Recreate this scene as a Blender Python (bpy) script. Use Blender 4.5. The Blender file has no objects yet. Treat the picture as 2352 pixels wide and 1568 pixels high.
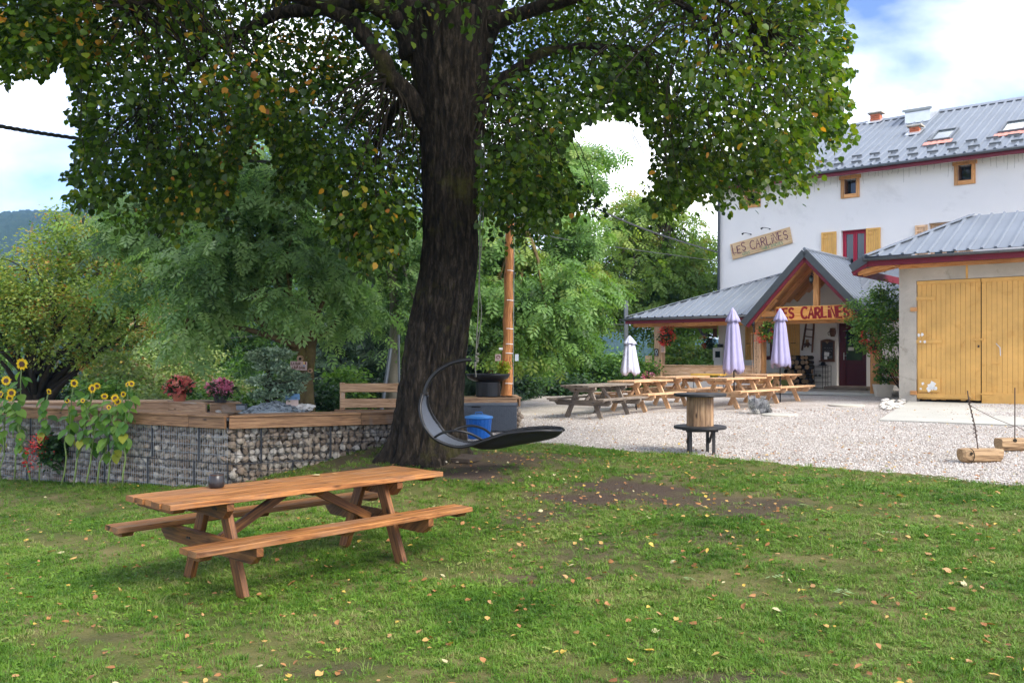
import bpy, math, random
import numpy as np
from mathutils import Vector, Matrix, noise as mnoise

random.seed(7)
rng = np.random.default_rng(7)
S = bpy.context.scene
COL = S.collection
R = math.radians
E = 1.6                      # eye height above the local datum
F, CX, HY = 2100.0, 1176.0, 815.0

# ------------------------------------------------------------------ camera
cam = bpy.data.cameras.new("camera")
cam.sensor_width = 36.0
cam.lens = 36.0 * F / 2352.0
cam.shift_y = (HY - 784.0) / 2352.0
cam.clip_start = 0.05
cam.clip_end = 6000
camo = bpy.data.objects.new("camera", cam)
COL.objects.link(camo)
camo.location = (0, 0, E)
camo.rotation_euler = (R(90), 0, 0)
S.camera = camo

# ------------------------------------------------------------------ sky
W = bpy.data.worlds.new("World")
S.world = W
W.use_nodes = True
nt = W.node_tree
nt.nodes.clear()
SUN_DIR = Vector((0.54, -0.52, 0.66)).normalized()
wo = nt.nodes.new("ShaderNodeOutputWorld")
bg = nt.nodes.new("ShaderNodeBackground")
sky = nt.nodes.new("ShaderNodeTexSky")
sky.sky_type = 'NISHITA'
sky.sun_disc = False
sky.sun_elevation = math.asin(SUN_DIR.z)
sky.sun_rotation = math.atan2(SUN_DIR.x, SUN_DIR.y)
sky.altitude = 900
sky.air_density = 1.0
sky.dust_density = 1.5
tc = nt.nodes.new("ShaderNodeTexCoord")
mp = nt.nodes.new("ShaderNodeMapping")
mp.inputs['Scale'].default_value = (1.0, 1.0, 2.2)
mp.inputs['Location'].default_value = (3.1, 1.7, 0.35)
n1 = nt.nodes.new("ShaderNodeTexNoise")
n1.inputs['Scale'].default_value = 2.4
n1.inputs['Detail'].default_value = 7
n1.inputs['Roughness'].default_value = 0.52
n1.inputs['Distortion'].default_value = 0.25
rmp = nt.nodes.new("ShaderNodeValToRGB")
rmp.color_ramp.elements[0].position = 0.40
rmp.color_ramp.elements[0].color = (0.0, 0.0, 0.0, 1)
rmp.color_ramp.elements[1].position = 0.62
rmp.color_ramp.elements[1].color = (1, 1, 1, 1)
e3 = rmp.color_ramp.elements.new(0.50)
e3.color = (0.22, 0.22, 0.22, 1)
cl = nt.nodes.new("ShaderNodeMixRGB")
cl.inputs['Color2'].default_value = (10.0, 10.2, 10.4, 1)
bg.inputs['Strength'].default_value = 0.10
L_ = nt.links.new
L_(tc.outputs['Generated'], mp.inputs['Vector'])
L_(mp.outputs['Vector'], n1.inputs['Vector'])
L_(n1.outputs['Fac'], rmp.inputs['Fac'])
L_(rmp.outputs['Color'], cl.inputs['Fac'])
sm = nt.nodes.new("ShaderNodeMixRGB")
sm.blend_type = 'MULTIPLY'
sm.inputs['Fac'].default_value = 1
sm.inputs['Color2'].default_value = (0.48, 0.51, 0.68, 1)
L_(sky.outputs['Color'], sm.inputs['Color1'])
L_(sm.outputs['Color'], cl.inputs['Color1'])
L_(cl.outputs['Color'], bg.inputs['Color'])
L_(bg.outputs['Background'], wo.inputs['Surface'])

# ------------------------------------------------------------------ sun and exposure
sl = bpy.data.lights.new("sun", 'SUN')
sl.energy = 1.5
sl.angle = R(25)
sl.color = (1.0, 0.93, 0.82)
so = bpy.data.objects.new("sun", sl)
COL.objects.link(so)
so.rotation_euler = SUN_DIR.to_track_quat('Z', 'Y').to_euler()
so.location = (10, -10, 30)
S.view_settings.view_transform = 'Standard'
S.view_settings.look = 'None'
S.view_settings.gamma = 1
S.view_settings.use_curve_mapping = False
S.view_settings.exposure = 2.0
S.cycles.max_bounces = 6
S.cycles.diffuse_bounces = 4
S.cycles.glossy_bounces = 2
S.cycles.transmission_bounces = 3
S.cycles.transparent_max_bounces = 8
S.cycles.volume_bounces = 0
S.cycles.caustics_reflective = False
S.cycles.caustics_refractive = False
S.cycles.use_denoising = True


# ================================================================== helpers
def P(x, y, Y):
    """photo pixel (2352 wide) at depth Y -> world point"""
    return Vector(((x - CX) / F * Y, Y, E - (y - HY) / F * Y))


def zt(X, Y):
    """gravel yard height"""
    return E - 1.74 + 0.024 * X + 0.0125 * Y


def G(x, y):
    a, b = (x - CX) / F, (y - HY) / F
    Y = 1.74 / (b + 0.024 * a + 0.0125)
    return Vector((a * Y, Y, zt(a * Y, Y)))


class MB:
    def __init__(s):
        s.v, s.f, s.uv, s.mi = [], [], [], []

    def add(s, vs, fs, uvs=None, mi=0):
        o = len(s.v)
        s.v.extend([tuple(p) for p in vs])
        for k, f in enumerate(fs):
            s.f.append([i + o for i in f])
            s.uv.append(uvs[k] if uvs else None)
            s.mi.append(mi)
        return s

    def beam(s, p0, p1, w, h, up=(0, 0, 1), ch=0.005, mi=0, w1=None, h1=None):
        p0, p1 = Vector(p0), Vector(p1)
        d = p1 - p0
        L = d.length
        d = d / L
        up = Vector(up)
        if abs(d.dot(up.normalized())) > 0.98:
            up = Vector((0, 1, 0)) if abs(d.y) < 0.9 else Vector((1, 0, 0))
        sd = d.cross(up).normalized()
        u2 = sd.cross(d)
        ou, ov = random.uniform(0, 60), random.uniform(0, 60)
        vs, per = [], [0]

        def ring(p, w, h):
            a, b = w / 2, h / 2
            c = min(ch, a * 0.9, b * 0.9)
            out = []
            for x, y in ((-a, -b + c), (-a, b - c), (-a + c, b), (a - c, b), (a, b - c), (a, -b + c), (a - c, -b), (-a + c, -b)):
                out.append(p + sd * x + u2 * y)
            return out
        r0, r1 = ring(p0, w, h), ring(p1, w1 or w, h1 or h)
        acc = [0]
        for i in range(8):
            acc.append(acc[-1] + (r0[(i + 1) % 8] - r0[i]).length)
        fs, uvs = [], []
        for i in range(8):
            j = (i + 1) % 8
            fs.append([i, j, 8 + j, 8 + i])
            uvs.append([(ou, ov + acc[i]), (ou, ov + acc[i + 1]), (ou + L, ov + acc[i + 1]), (ou + L, ov + acc[i])])
        fs.append(list(range(7, -1, -1)))
        uvs.append([(ou + 30 + 0.05 * k, ov) for k in range(8)])
        fs.append(list(range(8, 16)))
        uvs.append([(ou + 31 + 0.05 * k, ov) for k in range(8)])
        return s.add(r0 + r1, fs, uvs, mi)

    def box(s, c, sz, rz=0.0, ch=0.004, mi=0):
        c = Vector(c)
        d = Vector((math.cos(rz), math.sin(rz), 0)) * sz[0] / 2
        return s.beam(c - d, c + d, sz[1], sz[2], ch=ch, mi=mi)

    def tube(s, pts, r, n=8, cap=True, mi=0, flat=None):
        pts = [Vector(p) for p in pts]
        rs = r if isinstance(r, (list, tuple)) else [r] * len(pts)
        vs, fs, uvs = [], [], []
        prev = None
        L = 0.0
        o = random.uniform(0, 50)
        for i, p in enumerate(pts):
            d = (pts[min(i + 1, len(pts) - 1)] - pts[max(i - 1, 0)]).normalized()
            if prev is None:
                a = d.orthogonal().normalized()
            else:
                a = (prev - d * prev.dot(d))
                a = a.normalized() if a.length > 1e-6 else d.orthogonal().normalized()
            prev = a
            b = d.cross(a)
            if i:
                L += (p - pts[i - 1]).length
            for k in range(n):
                t = 2 * math.pi * k / n
                vs.append(p + (a * math.cos(t) + b * math.sin(t)) * rs[i])
            if i:
                for k in range(n):
                    j = (k + 1) % n
                    q = (i - 1) * n
                    fs.append([q + k, q + j, q + n + j, q + n + k])
                    L0 = L - (p - pts[i - 1]).length
                    c0, c1 = k / n * 6.28 * rs[i], (k + 1) / n * 6.28 * rs[i]
                    uvs.append([(o + L0, c0), (o + L0, c1), (o + L, c1), (o + L, c0)])
        if cap:
            m = (len(pts) - 1) * n
            fs.append(list(range(n - 1, -1, -1)))
            uvs.append([(o, 0.1 * k) for k in range(n)])
            fs.append(list(range(m, m + n)))
            uvs.append([(o, 0.1 * k) for k in range(n)])
        return s.add(vs, fs, uvs, mi)

    def lathe(s, prof, c=(0, 0, 0), n=24, mi=0, fn=None, close=True):
        c = Vector(c)
        vs, fs = [], []
        m = len(prof)
        for i, (r, z) in enumerate(prof):
            for k in range(n):
                t = 2 * math.pi * k / n
                rr = r * (fn(k, i) if fn else 1)
                vs.append(c + Vector((math.cos(t) * rr, math.sin(t) * rr, z)))
        for i in range(m - 1):
            for k in range(n):
                j = (k + 1) % n
                fs.append([i * n + k, i * n + j, (i + 1) * n + j, (i + 1) * n + k])
        if close:
            fs.append(list(range(n - 1, -1, -1)))
            fs.append(list(range((m - 1) * n, m * n)))
        return s.add(vs, fs, None, mi)

    def prism(s, poly, off, mi=0):
        poly = [Vector(p) for p in poly]
        off = Vector(off)
        n = len(poly)
        nrm = (poly[1] - poly[0]).cross(poly[2] - poly[1])
        if nrm.dot(off) < 0:
            poly = poly[::-1]
        vs = poly + [p + off for p in poly]
        fs = [list(range(n - 1, -1, -1)), list(range(n, 2 * n))]
        for i in range(n):
            j = (i + 1) % n
            fs.append([i, j, n + j, n + i])
        ax = (poly[1] - poly[0]).normalized()
        ay = nrm.normalized().cross(ax)
        ou, ov = random.uniform(0, 40), random.uniform(0, 40)
        uvs = [[(ou + vs[i].dot(ax), ov + vs[i].dot(ay) + vs[i].dot(off.normalized())) for i in f] for f in fs]
        return s.add(vs, fs, uvs, mi)

    def stone(s, c, r, seed, ax=(1, 1, 1)):
        rr = random.Random(seed)
        vs = []
        for p in ICO_V:
            k = rr.uniform(0.64, 1.15)
            vs.append((c[0] + p[0] * r * ax[0] * k, c[1] + p[1] * r * ax[1] * k, c[2] + p[2] * r * ax[2] * k))
        return s.add(vs, ICO_F)

    def build(s, name, mat, parent=None, smooth=False, loc=None):
        me = bpy.data.meshes.new(name)
        vs = s.v
        if loc is not None:
            lx, ly, lz = loc
            vs = [(a - lx, b - ly, c - lz) for a, b, c in vs]
        me.from_pydata(vs, [], s.f)
        uv = me.uv_layers.new(name="UVMap")
        fl = []
        for f, u in zip(s.f, s.uv):
            if u:
                for q in u:
                    fl.extend(q)
            else:
                for i in f:
                    p = s.v[i]
                    fl.extend((p[0] + p[1] * 0.37, p[2] + p[1] * 0.61))
        uv.data.foreach_set('uv', fl)
        for m in (mat if isinstance(mat, (list, tuple)) else [mat]):
            me.materials.append(m)
        me.polygons.foreach_set('material_index', s.mi)
        if smooth:
            me.polygons.foreach_set('use_smooth', [True] * len(s.f))
        me.update()
        o = bpy.data.objects.new(name, me)
        COL.objects.link(o)
        if parent:
            o.parent = parent
        if loc is not None:
            o.location = loc
        return o


_t = (1 + 5 ** 0.5) / 2
ICO_V = [Vector(p).normalized() for p in ((-1, _t, 0), (1, _t, 0), (-1, -_t, 0), (1, -_t, 0), (0, -1, _t), (0, 1, _t), (0, -1, -_t), (0, 1, -_t), (_t, 0, -1), (_t, 0, 1), (-_t, 0, -1), (-_t, 0, 1))]
ICO_F = [[0, 11, 5], [0, 5, 1], [0, 1, 7], [0, 7, 10], [0, 10, 11], [1, 5, 9], [5, 11, 4], [11, 10, 2], [10, 7, 6], [7, 1, 8], [3, 9, 4], [3, 4, 2], [3, 2, 6], [3, 6, 8], [3, 8, 9], [4, 9, 5], [2, 4, 11], [6, 2, 10], [8, 6, 7], [9, 8, 1]]


def tag(o, label=None, cat=None, group=None, kind=None):
    if label:
        o['label'] = label
    if cat:
        o['category'] = cat
    if group:
        o['group'] = group
    if kind:
        o['kind'] = kind
    return o


def thing(name, label, cat, loc=(0, 0, 0), rz=0.0, group=None):
    o = bpy.data.objects.new(name, None)
    COL.objects.link(o)
    o.empty_display_size = 0.2
    o.location = loc
    o.rotation_euler = (0, 0, rz)
    return tag(o, label, cat, group)


def kids(o):
    return [c for c in S.objects if c.parent is o]


_kid_cache = {}


def dup(root, loc, rz, label=None, sc=None):
    """copy a thing with its parts and sub-parts"""
    if root.name not in _kid_cache:
        _kid_cache[root.name] = [(c, kids(c)) for c in kids(root)]
    r = root.copy()
    COL.objects.link(r)
    r.location = loc
    r.rotation_euler = (0, 0, rz)
    if sc:
        r.scale = sc if isinstance(sc, (tuple, list)) else (sc, sc, sc)
    if label:
        r['label'] = label
    for ch, gs in _kid_cache[root.name]:
        c = ch.copy()
        COL.objects.link(c)
        c.parent = r
        for g in gs:
            d = g.copy()
            COL.objects.link(d)
            d.parent = c
    return r


def place(mesh_ob, name, parent, loc, rot=(0, 0, 0), sc=(1, 1, 1)):
    """one more piece that shares its mesh"""
    o = bpy.data.objects.new(name, mesh_ob)
    COL.objects.link(o)
    o.parent = parent
    o.location = loc
    o.rotation_euler = rot
    o.scale = sc
    return o


# ------------------------------------------------------------------ materials
def lin(h):
    """sRGB 0-255 triple -> linear"""
    return tuple(((c / 255) / 12.92 if c / 255 <= 0.04045 else ((c / 255 + 0.055) / 1.055) ** 2.4) for c in h) + (1,)


def newmat(name):
    m = bpy.data.materials.new(name)
    m.use_nodes = True
    n = m.node_tree.nodes
    n.clear()
    out = n.new("ShaderNodeOutputMaterial")
    b = n.new("ShaderNodeBsdfPrincipled")
    m.node_tree.links.new(b.outputs[0], out.inputs[0])
    return m, n, m.node_tree.links.new, b, out


def ramp(n, stops):
    r = n.new("ShaderNodeValToRGB")
    el = r.color_ramp.elements
    while len(el) < len(stops):
        el.new(0.5)
    for e, (p, c) in zip(el, stops):
        e.position = p
        e.color = tuple(c[:3]) + (1,)
    return r


def noise_node(n, scale, detail=4, rough=0.55, dist=0.0):
    t = n.new("ShaderNodeTexNoise")
    t.inputs['Scale'].default_value = scale
    t.inputs['Detail'].default_value = detail
    t.inputs['Roughness'].default_value = rough
    t.inputs['Distortion'].default_value = dist
    return t


def plain(name, c, rough=0.6, metal=0.0, var=0.12, scale=6.0, bump=0.0, bscale=60.0, dirt=None, spec=0.4):
    """paint / metal / plaster with a little unevenness"""
    m, n, l, b, out = newmat(name)
    tcn = n.new("ShaderNodeTexCoord")
    t = noise_node(n, scale, 6, 0.6)
    l(tcn.outputs['Object'], t.inputs['Vector'])
    c = tuple(c[:3])
    lo = tuple(x * (1 - var) for x in c)
    hi = tuple(min(1, x * (1 + var)) for x in c)
    r = ramp(n, [(0.3, lo), (0.7, hi)])
    l(t.outputs['Fac'], r.inputs['Fac'])
    col = r.outputs['Color']
    if dirt:
        t2 = noise_node(n, dirt[1], 8, 0.7, 0.4)
        l(tcn.outputs['Object'], t2.inputs['Vector'])
        r2 = ramp(n, [(dirt[2], (0, 0, 0)), (dirt[2] + 0.16, (1, 1, 1))])
        l(t2.outputs['Fac'], r2.inputs['Fac'])
        mx = n.new("ShaderNodeMixRGB")
        mx.inputs['Color2'].default_value = tuple(dirt[0][:3]) + (1,)
        l(r2.outputs['Color'], mx.inputs['Fac'])
        l(col, mx.inputs['Color1'])
        col = mx.outputs['Color']
    l(col, b.inputs['Base Color'])
    b.inputs['Roughness'].default_value = rough
    b.inputs['Metallic'].default_value = metal
    b.inputs['Specular IOR Level'].default_value = spec
    if bump:
        t3 = noise_node(n, bscale, 5, 0.6)
        l(tcn.outputs['Object'], t3.inputs['Vector'])
        bp = n.new("ShaderNodeBump")
        bp.inputs['Strength'].default_value = bump
        bp.inputs['Distance'].default_value = 0.02
        l(t3.outputs['Fac'], bp.inputs['Height'])
        l(bp.outputs['Normal'], b.inputs['Normal'])
    return m


def wood(name, light, mid, dark, rough=0.6, knots=True, weather=None, gs=1.0):
    """sawn timber, grain running along each board's own length (UV u)"""
    m, n, l, b, out = newmat(name)
    uvn = n.new("ShaderNodeUVMap")
    uvn.uv_map = "UVMap"
    mpn = n.new("ShaderNodeMapping")
    mpn.inputs['Scale'].default_value = (1.6 * gs, 30 * gs, 1)
    l(uvn.outputs['UV'], mpn.inputs['Vector'])
    g1 = noise_node(n, 1.6, 6, 0.65, 0.6)
    l(mpn.outputs['Vector'], g1.inputs['Vector'])
    r = ramp(n, [(0.36, dark), (0.50, mid), (0.64, light)])
    l(g1.outputs['Fac'], r.inputs['Fac'])
    col = r.outputs['Color']
    # board-to-board tone
    b1 = noise_node(n, 0.23, 1, 0.5)
    l(uvn.outputs['UV'], b1.inputs['Vector'])
    rb = ramp(n, [(0.35, (0.72, 0.72, 0.72)), (0.65, (1.15, 1.12, 1.08))])
    l(b1.outputs['Fac'], rb.inputs['Fac'])
    mu = n.new("ShaderNodeMixRGB")
    mu.blend_type = 'MULTIPLY'
    mu.inputs['Fac'].default_value = 1
    l(col, mu.inputs['Color1'])
    l(rb.outputs['Color'], mu.inputs['Color2'])
    col = mu.outputs['Color']
    if knots:
        mk = n.new("ShaderNodeMapping")
        mk.inputs['Scale'].default_value = (2.6, 7.0, 1)
        l(uvn.outputs['UV'], mk.inputs['Vector'])
        vo = n.new("ShaderNodeTexVoronoi")
        vo.inputs['Scale'].default_value = 1.0
        l(mk.outputs['Vector'], vo.inputs['Vector'])
        rk = ramp(n, [(0.05, (1, 1, 1)), (0.16, (0, 0, 0))])
        l(vo.outputs['Distance'], rk.inputs['Fac'])
        mx = n.new("ShaderNodeMixRGB")
        mx.inputs['Color2'].default_value = tuple(x * 0.45 for x in dark[:3]) + (1,)
        l(rk.outputs['Color'], mx.inputs['Fac'])
        l(col, mx.inputs['Color1'])
        col = mx.outputs['Color']
    if weather:
        w1 = noise_node(n, 1.7, 6, 0.7, 0.5)
        l(uvn.outputs['UV'], w1.inputs['Vector'])
        rw = ramp(n, [(weather[1], (0, 0, 0)), (weather[1] + 0.2, (1, 1, 1))])
        l(w1.outputs['Fac'], rw.inputs['Fac'])
        mx = n.new("ShaderNodeMixRGB")
        mx.inputs['Color2'].default_value = tuple(weather[0][:3]) + (1,)
        l(rw.outputs['Color'], mx.inputs['Fac'])
        l(col, mx.inputs['Color1'])
        col = mx.outputs['Color']
    l(col, b.inputs['Base Color'])
    b.inputs['Roughness'].default_value = rough
    b.inputs['Specular IOR Level'].default_value = 0.35
    bp = n.new("ShaderNodeBump")
    bp.inputs['Strength'].default_value = 0.35
    bp.inputs['Distance'].default_value = 0.004
    l(g1.outputs['Fac'], bp.inputs['Height'])
    l(bp.outputs['Normal'], b.inputs['Normal'])
    return m


def leafmat(name, stops, rough=0.5, trans=0.35, spec=0.35):
    """foliage: each leaf has its own colour through the 'tint' attribute"""
    m, n, l, b, out = newmat(name)
    at = n.new("ShaderNodeAttribute")
    at.attribute_name = "tint"
    r = ramp(n, stops)
    l(at.outputs['Fac'], r.inputs['Fac'])
    l(r.outputs['Color'], b.inputs['Base Color'])
    b.inputs['Roughness'].default_value = rough
    b.inputs['Specular IOR Level'].default_value = spec
    tr = n.new("ShaderNodeBsdfTranslucent")
    gm = n.new("ShaderNodeMixRGB")
    gm.blend_type = 'MULTIPLY'
    gm.inputs['Fac'].default_value = 1
    gm.inputs['Color2'].default_value = (1.5, 1.6, 0.7, 1)
    l(r.outputs['Color'], gm.inputs['Color1'])
    l(gm.outputs['Color'], tr.inputs['Color'])
    ms = n.new("ShaderNodeMixShader")
    ms.inputs['Fac'].default_value = trans
    l(b.outputs[0], ms.inputs[1])
    l(tr.outputs[0], ms.inputs[2])
    l(ms.outputs[0], out.inputs[0])
    return m


def stonemat(name, stops, bump=0.5, bscale=40, rnd=0.6, scale=9):
    m, n, l, b, out = newmat(name)
    oi = n.new("ShaderNodeObjectInfo")
    ge = n.new("ShaderNodeNewGeometry")
    tcn = n.new("ShaderNodeTexCoord")
    t = noise_node(n, scale, 6, 0.65)
    l(tcn.outputs['Object'], t.inputs['Vector'])
    ad = n.new("ShaderNodeMath")
    ad.operation = 'ADD'
    l(oi.outputs['Random'], ad.inputs[0])
    l(ge.outputs['Random Per Island'], ad.inputs[1])
    fr = n.new("ShaderNodeMath")
    fr.operation = 'FRACT'
    l(ad.outputs[0], fr.inputs[0])
    mixv = n.new("ShaderNodeMix")
    mixv.inputs[0].default_value = rnd
    l(t.outputs['Fac'], mixv.inputs[2])
    l(fr.outputs[0], mixv.inputs[3])
    r = ramp(n, stops)
    l(mixv.outputs[0], r.inputs['Fac'])
    l(r.outputs['Color'], b.inputs['Base Color'])
    b.inputs['Roughness'].default_value = 0.85
    b.inputs['Specular IOR Level'].default_value = 0.25
    t3 = noise_node(n, bscale, 6, 0.65)
    l(tcn.outputs['Object'], t3.inputs['Vector'])
    bp = n.new("ShaderNodeBump")
    bp.inputs['Strength'].default_value = bump
    bp.inputs['Distance'].default_value = 0.02
    l(t3.outputs['Fac'], bp.inputs['Height'])
    l(bp.outputs['Normal'], b.inputs['Normal'])
    return m


def glassmat(name, tint=(0.02, 0.03, 0.035), rough=0.03):
    m, n, l, b, out = newmat(name)
    b.inputs['Base Color'].default_value = tuple(tint) + (1,)
    b.inputs['Roughness'].default_value = rough
    b.inputs['Specular IOR Level'].default_value = 0.9
    return m


M = {}
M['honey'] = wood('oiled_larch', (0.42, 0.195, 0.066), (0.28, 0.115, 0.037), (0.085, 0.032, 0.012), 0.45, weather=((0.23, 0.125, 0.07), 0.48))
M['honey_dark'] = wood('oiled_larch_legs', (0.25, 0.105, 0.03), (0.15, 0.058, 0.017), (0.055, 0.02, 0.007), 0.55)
M['larch'] = wood('new_larch', (0.72, 0.50, 0.31), (0.60, 0.37, 0.20), (0.42, 0.225, 0.105), 0.6, weather=((0.42, 0.36, 0.30), 0.58))
M['grey_wood'] = wood('weathered_wood', (0.34, 0.29, 0.24), (0.22, 0.18, 0.145), (0.10, 0.08, 0.06), 0.75)
M['coping'] = wood('coping_larch', (0.36, 0.21, 0.11), (0.25, 0.135, 0.065), (0.11, 0.055, 0.028), 0.6, weather=((0.19, 0.165, 0.14), 0.6))
M['coping_pale'] = wood('coping_pale_larch', (0.52, 0.34, 0.20), (0.40, 0.24, 0.13), (0.20, 0.11, 0.055), 0.6, weather=((0.36, 0.31, 0.26), 0.55))
M['porch'] = wood('porch_larch', (0.74, 0.42, 0.19), (0.60, 0.29, 0.10), (0.38, 0.16, 0.045), 0.55)
M['porch_pale'] = wood('pale_spruce', (0.80, 0.58, 0.38), (0.68, 0.44, 0.26), (0.46, 0.25, 0.12), 0.6)
M['pole'] = wood('round_larch_pole', (0.62, 0.29, 0.10), (0.46, 0.19, 0.06), (0.22, 0.075, 0.022), 0.6)
M['spool_wood'] = wood('spool_staves', (0.42, 0.28, 0.16), (0.30, 0.18, 0.095), (0.12, 0.07, 0.04), 0.7)
M['black_wood'] = wood('black_stained_wood', (0.045, 0.042, 0.042), (0.03, 0.028, 0.028), (0.012, 0.012, 0.012), 0.6, knots=False, weather=((0.11, 0.10, 0.095), 0.62))
M['log'] = wood('cut_log', (0.50, 0.35, 0.20), (0.36, 0.235, 0.125), (0.16, 0.095, 0.05), 0.8)
M['firewood'] = stonemat('firewood', [(0.2, (0.10, 0.065, 0.04)), (0.5, (0.26, 0.17, 0.09)), (0.8, (0.52, 0.35, 0.17))], 0.4)
M['old_wood'] = wood('old_brown_wood', (0.20, 0.10, 0.055), (0.13, 0.06, 0.033), (0.055, 0.026, 0.015), 0.7)
M['shutter'] = plain('ochre_shutter', (0.68, 0.38, 0.10), 0.55, var=0.08)
M['garage_paint'] = plain('ochre_garage_paint', (0.68, 0.39, 0.11), 0.6, var=0.14, scale=2.0, dirt=((0.52, 0.25, 0.05), 1.6, 0.57), bump=0.15, bscale=90)
M['white_patch'] = plain('peeled_white', (0.80, 0.79, 0.76), 0.7)
M['roof'] = plain('ribbed_steel', (0.18, 0.205, 0.24), 0.5, 0.25, var=0.10, scale=0.8)
M['roof_dark'] = plain('dark_steel_trim', (0.075, 0.085, 0.092), 0.45, 0.2, var=0.1)
M['gutter'] = plain('grey_zinc_gutter', (0.13, 0.145, 0.16), 0.42, 0.4, var=0.1)
M['red'] = plain('burgundy_paint', (0.16, 0.013, 0.027), 0.5, var=0.1)
M['red_win'] = plain('raspberry_paint', (0.42, 0.012, 0.045), 0.4, var=0.06)
M['door_red'] = plain('dark_burgundy_door', (0.085, 0.006, 0.016), 0.4, var=0.06)
M['render'] = plain('white_render', (0.79, 0.765, 0.735), 0.9, var=0.03, scale=0.7, bump=0.3, bscale=120, spec=0.2, dirt=((0.64, 0.615, 0.585), 0.45, 0.60))
M['render_in'] = plain('cream_render', (0.74, 0.70, 0.65), 0.9, var=0.04, scale=1.2, bump=0.25, bscale=100, spec=0.2)
M['concrete'] = plain('old_concrete', (0.46, 0.42, 0.35), 0.9, var=0.16, scale=1.6, bump=0.6, bscale=40, dirt=((0.25, 0.22, 0.17), 2.5, 0.58), spec=0.2)
M['slab'] = plain('pale_concrete_slab', (0.42, 0.41, 0.365), 0.85, var=0.08, scale=1.2, bump=0.3, bscale=60, spec=0.2)
M['brick_red'] = plain('terracotta_brick', (0.50, 0.15, 0.07), 0.8, var=0.15, scale=8, bump=0.3)
M['flash'] = plain('pink_flashing', (0.55, 0.25, 0.20), 0.6)
M['pale_metal'] = plain('galvanised', (0.62, 0.65, 0.68), 0.35, 0.6, var=0.06)
M['glass'] = glassmat('window_glass')
M['sky_glass'] = glassmat('skylight_glass', (0.10, 0.12, 0.13), 0.02)
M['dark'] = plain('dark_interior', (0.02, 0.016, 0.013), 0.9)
M['black'] = plain('black_metal', (0.014, 0.014, 0.015), 0.38, 0.3)
M['black_matt'] = plain('black_ceramic', (0.02, 0.018, 0.019), 0.33, 0.0, var=0.2)
M['sling'] = plain('slate_sling_fabric', (0.075, 0.085, 0.105), 0.5, var=0.12, scale=3, bump=0.15, bscale=250)
M['sling_dark'] = plain('black_sling', (0.014, 0.014, 0.015), 0.65, var=0.1, bump=0.1, bscale=220)
M['white'] = plain('white_plastic', (0.80, 0.80, 0.79), 0.45, var=0.03)
M['rope'] = plain('grey_rope', (0.12, 0.12, 0.095), 0.9, var=0.2, bump=0.4, bscale=150)
M['cable'] = plain('black_cable', (0.06, 0.063, 0.07), 0.6)
M['blue'] = plain('blue_bin', (0.012, 0.115, 0.42), 0.35, 0.1, var=0.08)
M['blue_lid'] = plain('pale_blue_lid', (0.05, 0.23, 0.58), 0.35, 0.1, var=0.08)
M['parasol'] = plain('lavender_fabric', (0.31, 0.29, 0.46), 0.85, var=0.07, scale=4)
M['parasol_pale'] = plain('pale_lavender_fabric', (0.45, 0.46, 0.57), 0.85, var=0.07, scale=4)
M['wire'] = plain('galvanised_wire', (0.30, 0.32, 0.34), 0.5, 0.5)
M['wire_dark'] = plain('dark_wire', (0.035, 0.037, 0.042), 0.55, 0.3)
M['rust'] = plain('rusty_iron', (0.075, 0.05, 0.038), 0.8, 0.3, var=0.3, scale=20)
M['gabion'] = stonemat('gabion_stone', [(0.1, (0.13, 0.09, 0.06)), (0.35, (0.27, 0.215, 0.16)), (0.65, (0.36, 0.32, 0.265)), (0.9, (0.47, 0.44, 0.39))], 0.5, 30)
M['slate'] = stonemat('slate_chips', [(0.1, (0.10, 0.12, 0.13)), (0.9, (0.34, 0.38, 0.40))], 0.3)
M['white_stone'] = stonemat('white_stones', [(0.1, (0.5, 0.46, 0.40)), (0.9, (0.75, 0.72, 0.66))], 0.3)
M['sign_orange'] = wood('sign_larch', (0.86, 0.50, 0.17), (0.78, 0.36, 0.09), (0.62, 0.23, 0.04), 0.5, knots=False, gs=0.6)
M['sign_pale'] = wood('sign_spruce', (0.74, 0.56, 0.34), (0.66, 0.46, 0.26), (0.54, 0.34, 0.17), 0.6, knots=False, gs=0.6)
M['letter_red'] = plain('red_paint_letter', (0.30, 0.010, 0.014), 0.5)
M['letter_purple'] = plain('plum_paint_letter', (0.11, 0.025, 0.06), 0.5)
M['letter_green'] = plain('green_paint_letter', (0.09, 0.24, 0.13), 0.5)
M['letter_brown'] = plain('brown_paint_letter', (0.12, 0.055, 0.03), 0.6)
M['chalk'] = plain('chalk', (0.55, 0.55, 0.52), 0.9)
M['pink_board'] = plain('pink_board', (0.46, 0.33, 0.30), 0.7, var=0.15)
M['terracotta'] = plain('terracotta_pot', (0.36, 0.11, 0.06), 0.8, var=0.12)
M['dark_pot'] = plain('dark_pot', (0.035, 0.035, 0.035), 0.5)
M['cream_pot'] = plain('cream_pot', (0.66, 0.60, 0.50), 0.75, var=0.08)
M['olive'] = plain('olive_cover', (0.20, 0.23, 0.055), 0.9, var=0.12)
M['wicker'] = plain('anthracite_wicker', (0.10, 0.115, 0.135), 0.5, var=0.15, scale=20)
M['yellow_sheet'] = plain('yellow_sheet', (0.72, 0.42, 0.06), 0.6)
M['hut_pink'] = plain('hut_pink', (0.60, 0.45, 0.38), 0.8)
M['hut_blue'] = plain('hut_blue_roof', (0.14, 0.26, 0.42), 0.6)
M['mossy'] = plain('mossy_bark', (0.115, 0.085, 0.04), 0.95, var=0.3, scale=7, bump=0.8, bscale=28, dirt=((0.13, 0.11, 0.02), 2.2, 0.5), spec=0.15)
M['bark_bg'] = plain('grey_bark', (0.10, 0.085, 0.065), 0.95, var=0.3, scale=6, bump=0.7, bscale=24, spec=0.15)
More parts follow.
